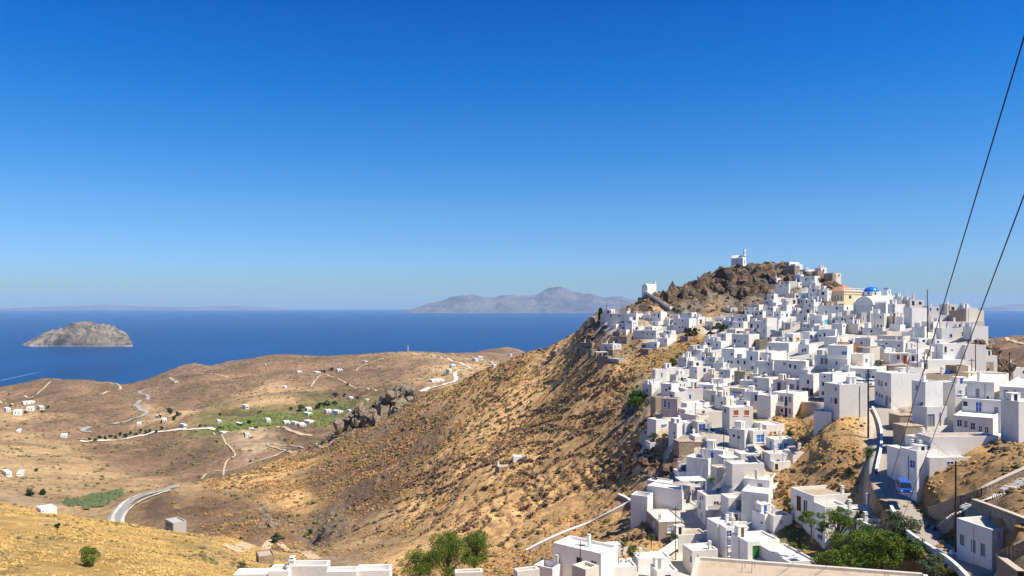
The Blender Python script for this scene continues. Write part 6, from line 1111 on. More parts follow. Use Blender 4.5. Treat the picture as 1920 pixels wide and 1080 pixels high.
rgc = random.Random(9); CONT += [(rgc.uniform(560, 1190), rgc.uniform(700, 1010), rgc.uniform(25, 60)) for _ in range(60)]; CONT = [c for c in CONT if c[1] > 1010 - (c[0] - 480) * .62 + 30 or c[0] > 900 and c[1] > 700]
CONT += [(905 + 9 * k + (k % 3) * 14, 872 - 8.5 * k, 62 + (k % 4) * 16) for k in range(15)] + [(1030 + 12 * k, 850 - 9 * k, 50) for k in range(9)] + [(760 + 16 * k, 915 - 9 * k, 55) for k in range(8)]
rgw = random.Random(3); Vs = []; n_ = 0; cube = np.array([[-1,-1,-1],[1,-1,-1],[1,1,-1],[-1,1,-1],[-1,-1,1],[1,-1,1],[1,1,1],[-1,1,1]]) * 0.5; cf = np.array([[0,3,2,1],[4,5,6,7],[0,1,5,4],[1,2,6,5],[2,3,7,6],[3,0,4,7]]); Fs = []
for i, (px, py, L_) in enumerate(CONT):
    for (x, y, z) in contour(px, py, L_ * 1.2, i):
        a = rgw.uniform(0, 3.14); c_, s_ = math.cos(a), math.sin(a); sc = np.array([rgw.uniform(.6, 1.2), rgw.uniform(.5, .9), rgw.uniform(.8, 1.7)])
        v = cube * sc + np.array([[rgw.uniform(-.08, .08) for _ in range(3)] for _ in range(8)]); v = v @ np.array([[c_, s_, 0], [-s_, c_, 0], [0, 0, 1]]); Vs.append(v + np.array([x, y, z + .12])); Fs.append(cf + 8 * n_); n_ += 1
M['drystone'] = flat('dry_stone', (0.19, 0.125, 0.07), 0.95, var=0.5, scale=0.8)
prop(link('dry_stone_terraces', big_mesh('dry_stone_terraces', np.concatenate(Vs), np.concatenate(Fs), [M['drystone']], False)), 'rough dry-stone terrace walls following the hillside contours', 'stones', kind='stuff')

# ---------------------------------------------------------------- walls, kerbs, stairs
def wall_line(name, label, pix, hgt, thick, mat, cap=None, sub=5, sink=1.2, Ys=None, cat='wall'):
    P3 = [(at(px, py, Ys[i]) if Ys else hit(px, py, 40)) for i, (px, py) in enumerate(pix)]
    pth = smooth_path(P3, sub); o = pth[0].copy(); root = empty(name, o, label, cat); mb = MB(); mc = MB()
    for i in range(len(pth) - 1):
        p, q = pth[i] - o, pth[i+1] - o; d = Vector((q.x - p.x, q.y - p.y, 0)).normalized(); nn = Vector((-d.y, d.x, 0)) * thick / 2
        dn, up = Vector((0, 0, -sink)), Vector((0, 0, hgt))
        mb.poly([p - nn + dn, q - nn + dn, q - nn + up, p - nn + up], mat); mb.poly([q + nn + dn, p + nn + dn, p + nn + up, q + nn + up], mat); mb.poly([p - nn + up, q - nn + up, q + nn + up, p + nn + up], mat)
        n2 = nn * 1.25; u2 = Vector((0, 0, hgt + .09)); u1 = Vector((0, 0, hgt + .003))
        mc.poly([p - n2 + u2, q - n2 + u2, q + n2 + u2, p + n2 + u2], cap or mat); mc.poly([p - n2 + u1, q - n2 + u1, q - n2 + u2, p - n2 + u2], cap or mat); mc.poly([q + n2 + u1, p + n2 + u1, p + n2 + u2, q + n2 + u2], cap or mat)
    mb.build('wall_body', root); mc.build('coping', root); return root
wall_line('road_wall', 'long white kerb wall on the left side of the upper road', [(1636, 768), (1643, 782), (1650, 800), (1653, 820), (1652, 845), (1647, 868), (1643, 890)], .65, .35, M['w'])
wall_line('road_wall', 'curved white wall with a dark seam along the lower road', [(1671, 958), (1680, 975), (1692, 996), (1712, 1014), (1742, 1034), (1775, 1056), (1800, 1078), (1815, 1095)], .75, .35, M['w'], sink=3.2)
wall_line('stair_wall', 'upper rubble wall with pale coping beside the long stair', [(1811, 942), (1840, 930), (1875, 913), (1925, 890)], 1.0, .5, M['S'], M['cap'])
wall_line('stair_wall', 'short rubble wall with pale coping beside the lower stair flight', [(1743, 966), (1770, 957), (1795, 947), (1812, 941)], 1.0, .5, M['S'], M['cap'])
wall_line('retaining_wall', 'dark retaining wall descending behind the low block house', [(1826, 950), (1860, 963), (1900, 979), (1945, 997)], .9, .5, M['s'], M['cap'])
wall_line('terrace_wall', 'tan coped stone wall of the bottom right corner terrace', [(1874, 1066), (1895, 1052), (1925, 1036)], 1.4, .6, M['S'], M['cap'], sink=2.5)
wall_line('terrace_wall', 'front stone wall of the bottom right corner terrace', [(1875, 1068), (1895, 1085), (1915, 1100)], 1.4, .6, M['S'], M['cap'], sink=2.5)
wall_line('path_wall', 'white-topped wall stepping along the hillside path', [(985, 1036), (1020, 1018), (1060, 1000), (1100, 985), (1140, 965), (1172, 948), (1180, 940), (1160, 930)], .5, .7, M['t'], M['w'])
wall_line('alley_wall', 'white wall of the sloping alley before the leafy courtyard', [(1228, 1046), (1250, 1030), (1270, 1016)], .5, .3, M['w'], Ys=[137, 141, 146])
for i, (pix, lab) in enumerate([([(1640, 845), (1620, 850), (1600, 846)], ''), ([(1380, 745), (1400, 752)], '')]): pass
# the long stair
SP = [(1770, 988), (1824, 946), (1843, 939), (1868, 929), (1884, 923), (1930, 899)]; tt = np.linspace(0, 1, 47); cum = np.cumsum([0] + [math.hypot(SP[i+1][0]-SP[i][0], SP[i+1][1]-SP[i][1]) for i in range(len(SP)-1)]); cum = cum / cum[-1]
SPT = [hit(float(np.interp(t, cum, [q[0] for q in SP])), float(np.interp(t, cum, [q[1] for q in SP])), 60) for t in tt]
for _ in range(4): SPT = [SPT[0]] + [(SPT[i-1] + SPT[i] * 2 + SPT[i+1]) / 4 for i in range(1, len(SPT)-1)] + [SPT[-1]]
st = empty('stair', SPT[0], 'long outdoor stair with white treads climbing to the right edge', 'stair'); zc_ = SPT[0].z
tm = MB(); tm.box((0, -1.0, -.09), (.27, 1.0, 0), M['w']); tmm = tm.mesh('step'); bm_ = MB()
for i in range(len(SPT) - 1):
    a_, b2 = SPT[i], SPT[i+1]; ang = math.atan2(b2.y - a_.y, b2.x - a_.x); ln = math.hypot(b2.x - a_.x, b2.y - a_.y)
    zc_ = max(zc_, max(a_.z, zgrid(a_.x, a_.y)) + .12)
    loc = Vector((a_.x - SPT[0].x, a_.y - SPT[0].y, zc_ - SPT[0].z)); link('step', tmm, st, loc, (0, 0, ang)).scale = (max(ln * .6 / .27, .6), 1, 1)
    bm_.box((0.03, -.98, -1.8), (ln * 1.25, .98, -.092), M['s'], Matrix.Translation(loc) @ Matrix.Rotation(ang, 4, 'Z'))
bm_.build('stair_body', st)

# ---------------------------------------------------------------- vehicles
def car(px, py, head, kind, mat, label, Y=None, L_=4.0, W_=1.7, Hc=1.45):
    P = at(px, py, Y) if Y else hit(px, py, 60); P = P + UP * 0.08
    root = empty('parked_car' if kind != 'van' else 'parked_van', P, label, 'van' if kind == 'van' else 'car', None, R(head)); b = MB(); w = W_ / 2; h0 = .28
    if kind == 'van': prof = [(-L_/2, h0), (-L_/2, Hc*.55), (-L_/2+.12, Hc*.97), (-L_/2+.3, Hc), (L_*.16, Hc), (L_*.30, Hc*.93), (L_*.42, Hc*.55), (L_/2, Hc*.5), (L_/2, h0)]; belt = Hc * .54
    else: prof = [(-L_/2, h0), (-L_/2, Hc*.58), (-L_*.42, Hc*.64), (-L_*.33, Hc*.95), (-L_*.2, Hc), (L_*.08, Hc), (L_*.25, Hc*.66), (L_*.45, Hc*.56), (L_/2, Hc*.42), (L_/2, h0)]; belt = Hc * .62
    def yy(z): return w - max(0, (z - belt)) * .22
    n_ = len(prof); vs = [(x, -yy(z), z) for x, z in prof] + [(x, yy(z), z) for x, z in prof]
    b.raw(vs, [tuple(range(n_)), tuple(range(2*n_-1, n_-1, -1))] + [(i, i+n_, (i+1)%n_+n_, (i+1)%n_) for i in range(n_)], mat); b.build('body', root)
    g = M['k']
    def side(x0, x1, z0, z1, s):
        q = MB(); q.poly([(x0, s*(yy(z0)+.012), z0), (x1, s*(yy(z0)+.012), z0), (x1-.12*(x1>0), s*(yy(z1)+.012), z1), (x0+.1, s*(yy(z1)+.012), z1)], g); q.build('side_window', root)
    for s in (-1, 1):
        for x0, x1 in ((-L_*.40, -L_*.16), (-L_*.14, L_*.07)) + (((L_*.09, L_*.28),) if kind == 'van' else ()): side(x0, x1, belt+.03, Hc*.92, s)
    i0 = 6 if kind != 'van' else 5; (xa, za), (xb, zb) = prof[i0-1], prof[i0]
    if kind == 'van': (xa, za), (xb, zb) = prof[5], prof[6]
    q = MB(); q.poly([(xa+.03, -yy(za)*.9, za), (xb+.03, -yy(zb)*.92, zb+.05), (xb+.03, yy(zb)*.92, zb+.05), (xa+.03, yy(za)*.9, za)], g); q.build('windscreen', root)
    (xa, za), (xb, zb) = prof[1], prof[2] if kind == 'van' else prof[3]
    q = MB(); q.poly([(xa-.03+.06, -w*.85, za+.06), (xb-.05, -w*.78, zb-.05), (xb-.05, w*.78, zb-.05), (xa-.03+.06, w*.85, za+.06)], g); q.build('rear_window', root)
    for x in (-L_*.31, L_*.31):
        for s in (-1, 1):
            q = MB(); q.tube([(x, s*(w-.2), .31), (x, s*(w+.01), .31)], .31, M['tyre'], 14); t = q.build('wheel', root); q = MB(); q.tube([(x, s*(w+.012), .31), (x, s*(w+.02), .31)], .18, M['metal'], 10); q.build('rim', t)
    for s in (-1, 1):
        q = MB(); q.box((L_/2-.05, s*w*.72-.16, Hc*.33), (L_/2+.02, s*w*.72+.16, Hc*.45), M['W']); q.build('headlight', root); q = MB(); q.box((-L_/2-.02, s*w*.78-.1, Hc*.35), (-L_/2+.05, s*w*.78+.1, Hc*.5), M['r']); q.build('tail_light', root)
    q = MB(); q.box((L_/2-.02, -w*.95, h0-.02), (L_/2+.09, w*.95, h0+.17), M['metal' if kind == 'van' else 'black']); q.build('bumper', root)
    return root
car(1695, 925, -108, 'van', M['carblue'], 'blue van parked on the road below the pale long house', 117, 4.3, 1.75, 1.95)
car(1331, 815, -58, 'car', M['carsilver'], 'silver car parked in front of the blue arched gate', 184)
car(1539, 757, -20, 'car', M['cardark'], 'dark car parked below the shaded house on the small car park', 189, 4.4, 1.8, 1.5)
car(1616, 722, 10, 'car', M['carwhite'], 'left one of two white cars before the teal doors', 191); car(1637, 722, 12, 'car', M['carwhite'], 'right one of two white cars before the teal doors', 190)
car(1166, 676, 20, 'car', M['carwhite'], 'white car parked beside the isolated villa', 318)
# inflated dinghy on the lane
P = hit(1798, 1040); q = MB(); q.tube([P - P + Vector((math.cos(t)*1.05, math.sin(t)*.6, .2)) for t in np.linspace(0, 6.283, 20)], .2, M['W'], 8); dg = empty('dinghy', P + UP*.06, 'small white dinghy lying on the lane by the low block house', 'dinghy', None, R(20)); q.build('tube', dg, smooth=True); q = MB(); q.box((-.8, -.45, .03), (.8, .45, .1), M['sl']); q.build('floor', dg)

# ---------------------------------------------------------------- poles and cables
POLES = []
def pole(px, yt, yb, label, Y=None, arm=True, wpx=2.4, cat='utility pole', mat=None):
    P = at(px, yb, Y) if Y else hit(px, yb, 60); hgt = (yb - yt) / F * P.y; r_ = min(max(wpx / 2 / F * P.y, 0.10), .22)
    root = empty('utility_pole' if arm else 'mast', P, label, cat); q = MB(); q.tube([(0,0,-2), (0,0,hgt)], [r_, r_*.7], mat or M['pole'], 8); q.build('pole_shaft', root)
    if arm:
        q = MB(); q.box((-.8, -.06, hgt-.6), (.8, .06, hgt-.48), mat or M['pole']); q.build('crossarm', root)
        for x in (-.7, 0, .7): q = MB(); q.tube([(x, 0, hgt-.48), (x, 0, hgt-.28)], .05, M['W'], 6); q.build('insulator', root)
    top = P + UP * hgt; POLES.append(top); return top
p1 = pole(1137, 572, 592, 'short thin pole left on the western spur', arm=False, cat='mast', wpx=1); p2 = pole(1165, 561, 592, 'tall pale mast on the western spur ridge', arm=False, cat='mast', mat=M['metal'], wpx=1.4)
p3 = pole(1417, 577, 603, 'thin pole at the scrub end of the village'); p4 = pole(1502, 603, 664, 'dark pole rising in the middle of the village', wpx=1.8); p5 = pole(1554, 650, 690, 'pole left of the tall balcony house', wpx=2)
p6 = pole(1560, 692, 733, 'pole standing before the shaded broad-roofed house', Y=172, wpx=2.2); p7 = pole(1628, 692, 835, 'thick double pole on the left kerb of the upper road', Y=148, wpx=4); p8 = pole(1733, 660, 718, 'pole behind the long street house', wpx=2); p9 = pole(1720, 638, 696, 'thin pole beside the orange shutters', wpx=1.8)
p10 = pole(1739, 543, 642, 'tallest dark mast piercing the right skyline', wpx=2, arm=False, cat='mast'); p11 = pole(1675, 571, 612, 'pole before the broad white house right of the church', wpx=1.8); p12 = pole(1829, 640, 698, 'dark pole in front of the stepped cliff house', wpx=2); p13 = pole(1822, 672, 706, 'short dark pole left of the cliff house pole', wpx=2); p14 = pole(1893, 660, 707, 'pole among the far right houses', wpx=2, Y=200)
p15 = pole(1792, 865, 1018, 'big wooden pole at the corner of the low block house', Y=92, wpx=4.5); p16 = pole(1315, 865, 915, 'pale leaning pole by the low bright-roofed house', Y=161, wpx=2.2, mat=M['metal']); p17 = pole(1357, 802, 850, 'lamp pole at the bend of the paved lane', wpx=1.8); p18 = pole(1346, 711, 762, 'pale pole beside the wide grey door', wpx=2, mat=M['metal'])
p19 = pole(1304, 755, 784, 'white post on the low roof edge', wpx=2.4, arm=False, cat='mast', mat=M['metal']); p20 = pole(1267, 951, 1040, 'dark pole in front of the tan cut-corner house', Y=143, wpx=2); p21 = pole(1088, 1015, 1080, 'dark pole before the long blue-grey house', Y=119, wpx=2.2); p22 = pole(1303, 655, 675, 'thin pole at the upper left village edge', wpx=1.4); p23 = pole(1295, 680, 700, 'thin pole on the left village flank', wpx=1.4); p24 = pole(1150, 735, 760, 'thin lone pole on the brown slope', wpx=1.2, arm=False, cat='mast'); p25 = pole(1178, 745, 778, 'lone pole beside the village-edge bushes', wpx=1.2, arm=False, cat='mast')
p26 = pole(1658, 539, 566, 'thin dark pole right behind the blue dome', Y=305, wpx=1.4, arm=False, cat='mast')
P = at(765, 661, 1930); q = MB(); 
ms = empty('radio_mast', P, 'white and blue radio mast far away on the coastal hill', 'mast'); q.tube([(0,0,-3), (0,0,19)], [.9, .6], M['W'], 6); q.build('mast_shaft', ms)
def cable(a, b, sag, r_, label, n=14, mat=None):
    pts_ = []
    for i in range(n + 1):
        t = i / n; p = a.lerp(b, t); p.z -= sag * 4 * t * (1 - t); pts_.append(p)
    q = MB(); q.tube(pts_, r_, mat or M['wire'], 5); o = q.build('cable'); return prop(o, label, 'cable')
cable(at(1953, -40, 20), at(1632, 1025, 108), 0.0, 0.023, 'left one of two long black cables crossing the sky', 30)
cable(at(2009, 130, 20), at(1678, 1010, 105), 0.0, 0.023, 'right one of two long black cables crossing the sky', 30)
for a_, b2, lab in [(p15, p7, 'thin cable from the big corner pole to the road pole'), (p7, p6, 'thin cable from the road pole to the pole at the broad roof'), (p7, p8, 'thin cable from the road pole to the pole behind the street house'), (p20, p16, 'thin cable from the tan house pole to the pale leaning pole'), (p20, p21, 'thin cable over the leafy courtyard at the lower left'), (p16, p17, 'thin cable from the pale leaning pole to the lane lamp'), (p4, p5, 'thin cable over the middle of the village'), (p8, p12, 'thin cable along the right shoulder houses'), (p12, p14, 'thin cable towards the far right houses'), (p1, p2, 'thin cable on the western spur'), (p26, p11, 'thin cable beside the blue dome'), (p10, p9, 'thin cable down from the tallest mast'), (p17, p18, 'thin cable above the shaded lane'), (p6, p17, 'thin cable above the angular gable')]:
    cable(a_, b2, 1.2, 0.018, lab)

# ---------------------------------------------------------------- roof things
def info_near(px, py):
    best = min(((abs((b['b']['C'] + b['b']['R']) / 2 - px) + 1.5 * abs(b['b']['T'] - py), b) for h_ in HOUSES for b in h_[4]), key=lambda t: t[0]); return best[1]
def on_roof(px, py):
    """point on the roof nearest to a place in the photograph"""
    b = info_near(px, py + 6); z = b['top'] - b['ph']; k = (H - z) * F / max(py - E, 1)
    u = (px - 960) / F; p = Vector((u * k, k, z)); q = p - b['P']; x = min(max(q.dot(b['r']), .5), b['wr'] - .5); y = min(max(q.dot(b['l']), .5), b['wl'] - .5)
    o = b['P'] + b['r'] * x + b['l'] * y; o.z = z; return o, b['a']
def solar(px, py, label, n=2, w=1.0):
    o, a = on_roof(px, py); root = empty('solar_heater', o + UP*.004, label, 'solar heater', None, a + .3); q = MB(); q.tube([(-n*w*.5, .75, 1.15), (n*w*.5, .75, 1.15)], .26, M['metal'], 10); q.build('tank', root)
    for i in range(n): q = MB(); x = (i - n/2) * w; q.poly([(x+.04, -.6, .15), (x+w-.04, -.6, .15), (x+w-.04, .6, 1.0), (x+.04, .6, 1.0)], M['solar']); q.poly([(x+.04, -.58, .09), (x+.04, .62, .94), (x+w-.04, .62, .94), (x+w-.04, -.58, .09)], M['metal']); q.build('collector', root)
    q = MB(); [q.tube([(s*n*w*.45, y, 0), (s*n*w*.45, y, z)], .03, M['metal'], 4) for s in (-1, 1) for y, z in ((.75, 1.0), (-.55, .2))]; q.build('frame', root)
for x, y, l_ in [(1400, 843, 'solar water heater on the house with the wide collector roof'), (1408, 865, 'solar collectors with a tank on the plain pale block'), (1235, 895, 'solar water heater on the large blue-grey house'), (1335, 850, 'solar heater left of the white open shelter'), (1284, 882, 'solar heater on the white house above the slope rocks'), (1220, 781, 'solar heater above the blue arched windows'), (1520, 912, 'solar water heater with a long tank on the villa roof'), (1470, 600, 'solar heater in the upper village'), (1545, 672, 'solar heater on the shuttered wing roof'), (1487, 672, 'solar panels on the broad flat-roofed house'), (1620, 640, 'solar heater above the terracotta walls'), (1345, 700, 'solar heater on the left flank roofs'), (1460, 690, 'solar heater behind the rubble base house'), (1500, 855, 'dark solar panel on the low grass-edge house'), (1655, 660, 'solar heater near the orange shutters')]: solar(x, y, l_)
def small(name, px, py, label, cat, fn): o, a = on_roof(px, py); root = empty(name, o + UP*.003, label, cat, None, a); fn(root)
def tank(root): q = MB(); q.tube([(0,0,0), (0,0,.9), (0,0,1.0)], [.55, .55, .3], M['bluetank'], 14); q.build('drum', root, smooth=False); q = MB(); q.tube([(0,0,1.0), (0,0,1.08)], .2, M['bluetank'], 10); q.build('lid', root)
small('water_tank', 1767, 698, 'bright blue plastic tank on the tan outbuilding roof', 'water tank', tank); small('water_tank', 1395, 735, 'blue water tank on the cluttered terrace house', 'water tank', tank)
def ac(root): q = MB(); q.box((-.42, -.2, .02), (.42, .2, .65), M['W']); q.build('casing', root); q = MB(); q.tube([(-.1, -.205, .33), (-.1, -.215, .33)], .24, M['sl'], 12); q.build('fan_grille', root)
for x, y, l_ in [(1160, 1048, 'left air conditioner on the low bottom roof'), (1186, 1052, 'right air conditioner on the low bottom roof'), (1352, 913, 'rooftop air conditioner above the brown balcony door'), (1575, 722, 'rooftop unit on the big blocky house'), (1690, 698, 'rooftop unit on the street house'), (1760, 716, 'rooftop unit on the scalloped villa'), (1360, 918, 'second rooftop box above the brown balcony door')]: small('air_conditioner', x, y, l_, 'air conditioner', ac)
def dish(root):
    q = MB(); q.tube([(0,0,0), (0,0,.9)], .03, M['metal'], 5); q.build('post', root); vs = [(0,-.12,.95)] + [(.38*math.cos(t), -.30-.05*math.sin(t), .95+.38*math.sin(t)) for t in np.linspace(0, 6.283, 13)[:-1]]; q = MB(); q.raw(vs, [(0, i+1, (i+1) % 12 + 1) for i in range(12)], M['W']); q.build('reflector', root)
for x, y, l_ in [(1108, 1040, 'satellite dish on the long blue-grey house roof'), (1440, 780, 'satellite dish near the angular gable'), (1300, 765, 'satellite dish on the bright low house'), (1560, 700, 'satellite dish on the broad bright roof'), (1385, 650, 'satellite dish in the middle rows'), (1640, 590, 'satellite dish below the church'), (1500, 580, 'satellite dish below the summit')]: small('satellite_dish', x, y, l_, 'satellite dish', dish)
def aerial(root): q = MB(); q.tube([(0,0,0), (0,0,2.2)], .03, M['metal'], 4); q.build('rod', root); q = MB(); [q.box((-.4+.05*k, -.015, 1.5+.18*k), (.4-.05*k, .015, 1.53+.18*k), M['metal']) for k in range(4)]; q.build('aerial_arms', root)
for i in range(40):
    hh_ = RND.choice([h_ for h_ in HOUSES if h_[1] > 1180 and h_[0].name.startswith('house')]); b = hh_[4][0]
    if min(b['wr'], b['wl']) < 2.5: continue
    o = b['P'] + b['r'] * b['wr'] * RND.uniform(.2, .8) + b['l'] * b['wl'] * RND.uniform(.3, .8); o.z = b['top'] - b['ph'] + .003
    root = empty('aerial', o, 'x', 'aerial', None, RND.uniform(0, 3)); root['near'] = HOUSES.index(hh_); aerial(root)
def pergola(root, c, w, d, hh, mat, name='slat', n=6):
    ps = [c[0], c[1]]
AW = [('villa', at(1606, 957, 124), at(1660, 954, 124), at(1671, 980, 117.5), at(1620, 981, 117.5), 6, 'cane', 'cane pergola roof over the grand villa terrace', 'pergola')]
for nm, a_, b2, c_, d_, n_, mt, lab, cat in AW:
    zt_ = (a_.z + c_.z) / 2; o = d_.copy(); root = empty('pergola', o, lab, cat)
    for k in range(n_):
        t0, t1 = k / n_ + .01, (k + .93) / n_; p0, p1, p2, p3 = [v - o for v in (d_.lerp(c_, t0), d_.lerp(c_, t1), a_.lerp(b2, t1), a_.lerp(b2, t0))]
        q = MB(); q.raw([p0, p1, p2, p3] + [v - UP*.06 for v in (p0, p1, p2, p3)], [(0,1,2,3),(7,6,5,4),(0,4,5,1),(1,5,6,2),(2,6,7,3),(3,7,4,0)], M[mt]); q.build('cane_panel', root)
    for v in (d_, c_, d_.lerp(c_, .5)): q = MB(); q.tube([v - o + UP*-.02, v - o + UP*-2.6], .07, M['W'], 6); q.build('post', root)
rt = empty('awning', at(1521, 627, 262), 'orange-red awning over the middle village door', 'awning', None, R(20)); q = MB(); q.poly([(-1, -1.1, 0), (1, -1.1, 0), (1, 0, .6), (-1, 0, .6)], M['O']); q.build('canopy', rt)
q = MB(); q.box((-1.1, 0, .58), (1.1, .08, .66), M['W']); q.build('bracket', rt)
# slab roofs on posts
def slab(pxs, py, Y, d, label, mat='w', hgt=2.4, a=8):
    o = at(pxs[0], py, Y); w = (pxs[1] - pxs[0]) / F * Y; root = empty('canopy_roof', o, label, 'canopy', None, R(a)); q = MB(); q.box((0, 0, -.15), (w, d, 0), M[mat]); q.build('slab', root)
    for x in (.1, w/2, w-.1): q = MB(); q.box((x-.06, .05, -hgt), (x+.06, .17, -.15), M['W']); q.build('post', root)
slab((1470, 1500), 605, 272, 4, 'dark slab porch roof in the middle of the village', 'g'); slab((1118, 1141), 660, 316, 3.5, 'white slab porch roof of the isolated villa'); slab((1357, 1387), 858, 158, 3, 'white slab roof of the open shelter'); slab((1278, 1327), 902, 158, 4, 'white canopy roof over the small courtyard'); slab((1668, 1712), 662, 212, 2, 'white slab over the orange shutters'); slab((1826, 1892), 700, 190, 5, 'long tan slab roof at the right', 'cap'); slab((1684, 1712), 845, 127, 3, 'white porch slab left of the long pale house')
# stair heads, low dividing walls and drain pipes of the houses
for h_ in HOUSES:
    if not h_[0].name.startswith('house') or h_[1] < 1180: continue
    for b in h_[4]:
        if b['b']['m'] not in 'wvc' or b['h'] < 2.2: continue
        if b['wr'] > 3.4 and b['wl'] > 3.4 and RND.random() < .34:
            s_ = RND.uniform(1.5, 2.1); hc = RND.uniform(1.2, 1.9); x0 = b['wr'] - s_ - .25 if RND.random() < .5 else .26; y0 = b['wl'] - s_ - .26; z0 = b['h'] - b['ph'] + .002
            q = MB(); q.box((x0, y0, z0), (x0 + s_, y0 + s_ * .8, z0 + hc), M['w']); q.box((x0 - .06, y0 - .06, z0 + hc), (x0 + s_ + .06, y0 + s_ * .8 + .06, z0 + hc + .1), M['rw'])
            q.box((x0 + s_ * .3, y0 - .02, z0 + .02), (x0 + s_ * .3 + .6, y0 + .001, z0 + hc - .15), M[RND.choice(['n', 'k', 'sl', 'b'])]); q.build('stair_head', h_[0], b['P'] - h_[0].location, (0, 0, b['a']))
        if RND.random() < .45:
            q = MB(); f_ = RND.uniform(.06, .94)
            if b['wl'] > 2.5 and RND.random() < .6: q.box((-.12, b['wl'] * f_, -1), (-.03, b['wl'] * f_ + .09, b['h'] - b['ph'] - .1), M[RND.choice(['W', 'sl', 'metal'])])
            else: q.box((b['wr'] * f_, -.12, -1), (b['wr'] * f_ + .09, -.03, b['h'] - b['ph'] - .1), M[RND.choice(['W', 'sl', 'metal'])])
            q.build('drain_pipe', h_[0], b['P'] - h_[0].location, (0, 0, b['a']))
# balconies of the hero house: slab, balustrade of separate balusters
def balcony(binfo, py, label_part, w0=0.0, depth=1.3, bal=True):
    b = binfo; root = None
    z = H - (py - E) / F * b['P'].y - b['P'].z; return z
for h_ in HOUSES:
    if h_[3] and ('balcony house with white' in h_[3] or 'small balcony and grey' in h_[3] or 'twin tall windows' in h_[3] or 'brown balcony door' in h_[3]):
        b = h_[4][0]; big_ = 'balustrades' in h_[3]; levels = (672, 692) if big_ else {'sma': (762,), 'twi': (683,), 'bro': (955,)}['sma' if 'grey shut' in h_[3] else 'twi' if 'twin' in h_[3] else 'bro']
        front = 'brown' in h_[3]
        for py in levels:
            z = H - (py - E) / F * b['P'].y - b['P'].z; W_ = b['wr'] if front else b['wl']; y0, y1 = (0.05, W_ - .05) if (big_ or front) else (W_*.35, W_*.65); dp = 1.2
            q = MB(); 
            def bx(u0, u1, v0, v1, z0, z1, mt): q.box((u0, -v1, z0), (u1, -v0, z1), mt) if front else q.box((-v1, u0, z0), (-v0, u1, z1), mt)
            bx(y0, y1, .003, dp, z-.15, z, M['w']); sl_ = q.build('balcony', h_[0], (0,0,0), (0,0,b['a']))
            q = MB(); bx(y0, y1, dp-.14, dp-.02, z+.85, z+.97, M['w']); sp_ = .32; k = int((y1-y0)/sp_)
            if front: bx(y0, y1, dp-.12, dp-.04, z+.001, z+.85, M['w'])
            link('handrail', q.mesh('handrail'), sl_)
            if not front:
                bmesh_ = MB(); q = bmesh_; bx(0, .12, dp-.13, dp-.03, z+.001, z+.849, M['W']); bme = q.mesh('baluster')
                for i in range(k + 1): link('baluster', bme, sl_, (0, y0 + (y1 - y0 - .12) * i / max(k, 1), 0))
# ---------------------------------------------------------------- nearest roofs at the bottom edge
zr = 230.2; c0, c1 = Vector((14.57, 60.0, zr)), Vector((29.9, 56.3, zr)); c3 = Vector((12.3, 53.0, zr)); c2 = Vector((27.5, 49.0, zr)); fr = empty('foreground_roof', c0, 'broad tan concrete roof with a pale rim at the bottom edge', 'building'); o = c0
q = MB(); q.poly([c0-o, c3-o, c2-o, c1-o], M['rt']); q.build('roof', fr)
q = MB()
for a_, b2 in ((c0, c1), (c1, c2), (c2, c3), (c3, c0)):
    d = (b2 - a_).normalized(); n_ = Vector((-d.y, d.x, 0)) * .3; a4, b4 = a_ - o, b2 - o; t = UP * .22
    q.raw([a4, b4, b4 + n_, a4 + n_, a4 + t, b4 + t, b4 + n_ + t, a4 + n_ + t], [(4,5,6,7),(0,1,5,4),(2,3,7,6),(1,2,6,5),(3,0,4,7)], M['c'])
q.build('rim', fr); q = MB()
for a_, b2 in ((c0, c1), (c1, c2), (c2, c3), (c3, c0)): q.poly([a_-o-UP*14, b2-o-UP*14, b2-o-UP*.01, a_-o-UP*.01], M['c'])
q.build('wall', fr)
for i, (x, y) in enumerate([(17.0, 57.2), (17.7, 57.1), (26.6, 55.2)]): q = MB(); q.tube([(x-o.x, y-o.y, 0), (x-o.x+.03, y-o.y, .7), (x-o.x+.22, y-o.y, .72), (x-o.x+.25, y-o.y, .35)], .02, M['r'], 5); q.build('steel_bar', fr)
h('white cube with a tall rooftop parapet at the bottom centre', (536, 536, 613, 1062, 1110, 2, 'w', None, dict(Y=78, d=1.8, auto=0, ph=.5, ch=[(.12, .3, .45)])), (612, 612, 668, 1072, 1110, 2, 'w', None, dict(Y=76, d=1.5, auto=0)), (667, 667, 731, 1070, 1110, 2, 'w', None, dict(Y=77, d=1.8, auto=0, ph=.6)), (503, 503, 536, 1071, 1110, 2, 'w', None, dict(Y=77, d=2, auto=0)), (438, 438, 505, 1077, 1110, 2, 'w', None, dict(Y=78, d=1.8, auto=0)))
h('cream parapet corner rising at the bottom edge, left one', (853, 853, 905, 1074, 1110, 5, 'c', None, dict(Y=70, d=1, auto=0))); h('cream parapet corner rising at the bottom edge, right one', (970, 970, 1012, 1072, 1110, 20, 'c', None, dict(Y=70, d=1, auto=0))); h('square cream chimney block at the bottom edge', (1078, 1098, 1108, 1068, 1110, 40, 'c', None, dict(Y=80, d=2, auto=0)))
q = MB(); P = at(772, 1104, 64); bt = empty('overturned_boat', P, 'pale blue curved canopy peeking over the bottom edge', 'canopy'); barrel(q, -.9, .9, -.3, 1.2, -.2, .65, 'y', flat('pale_blue_plastic', (0.35, 0.6, 0.75), .4)); q.build('shell', bt)

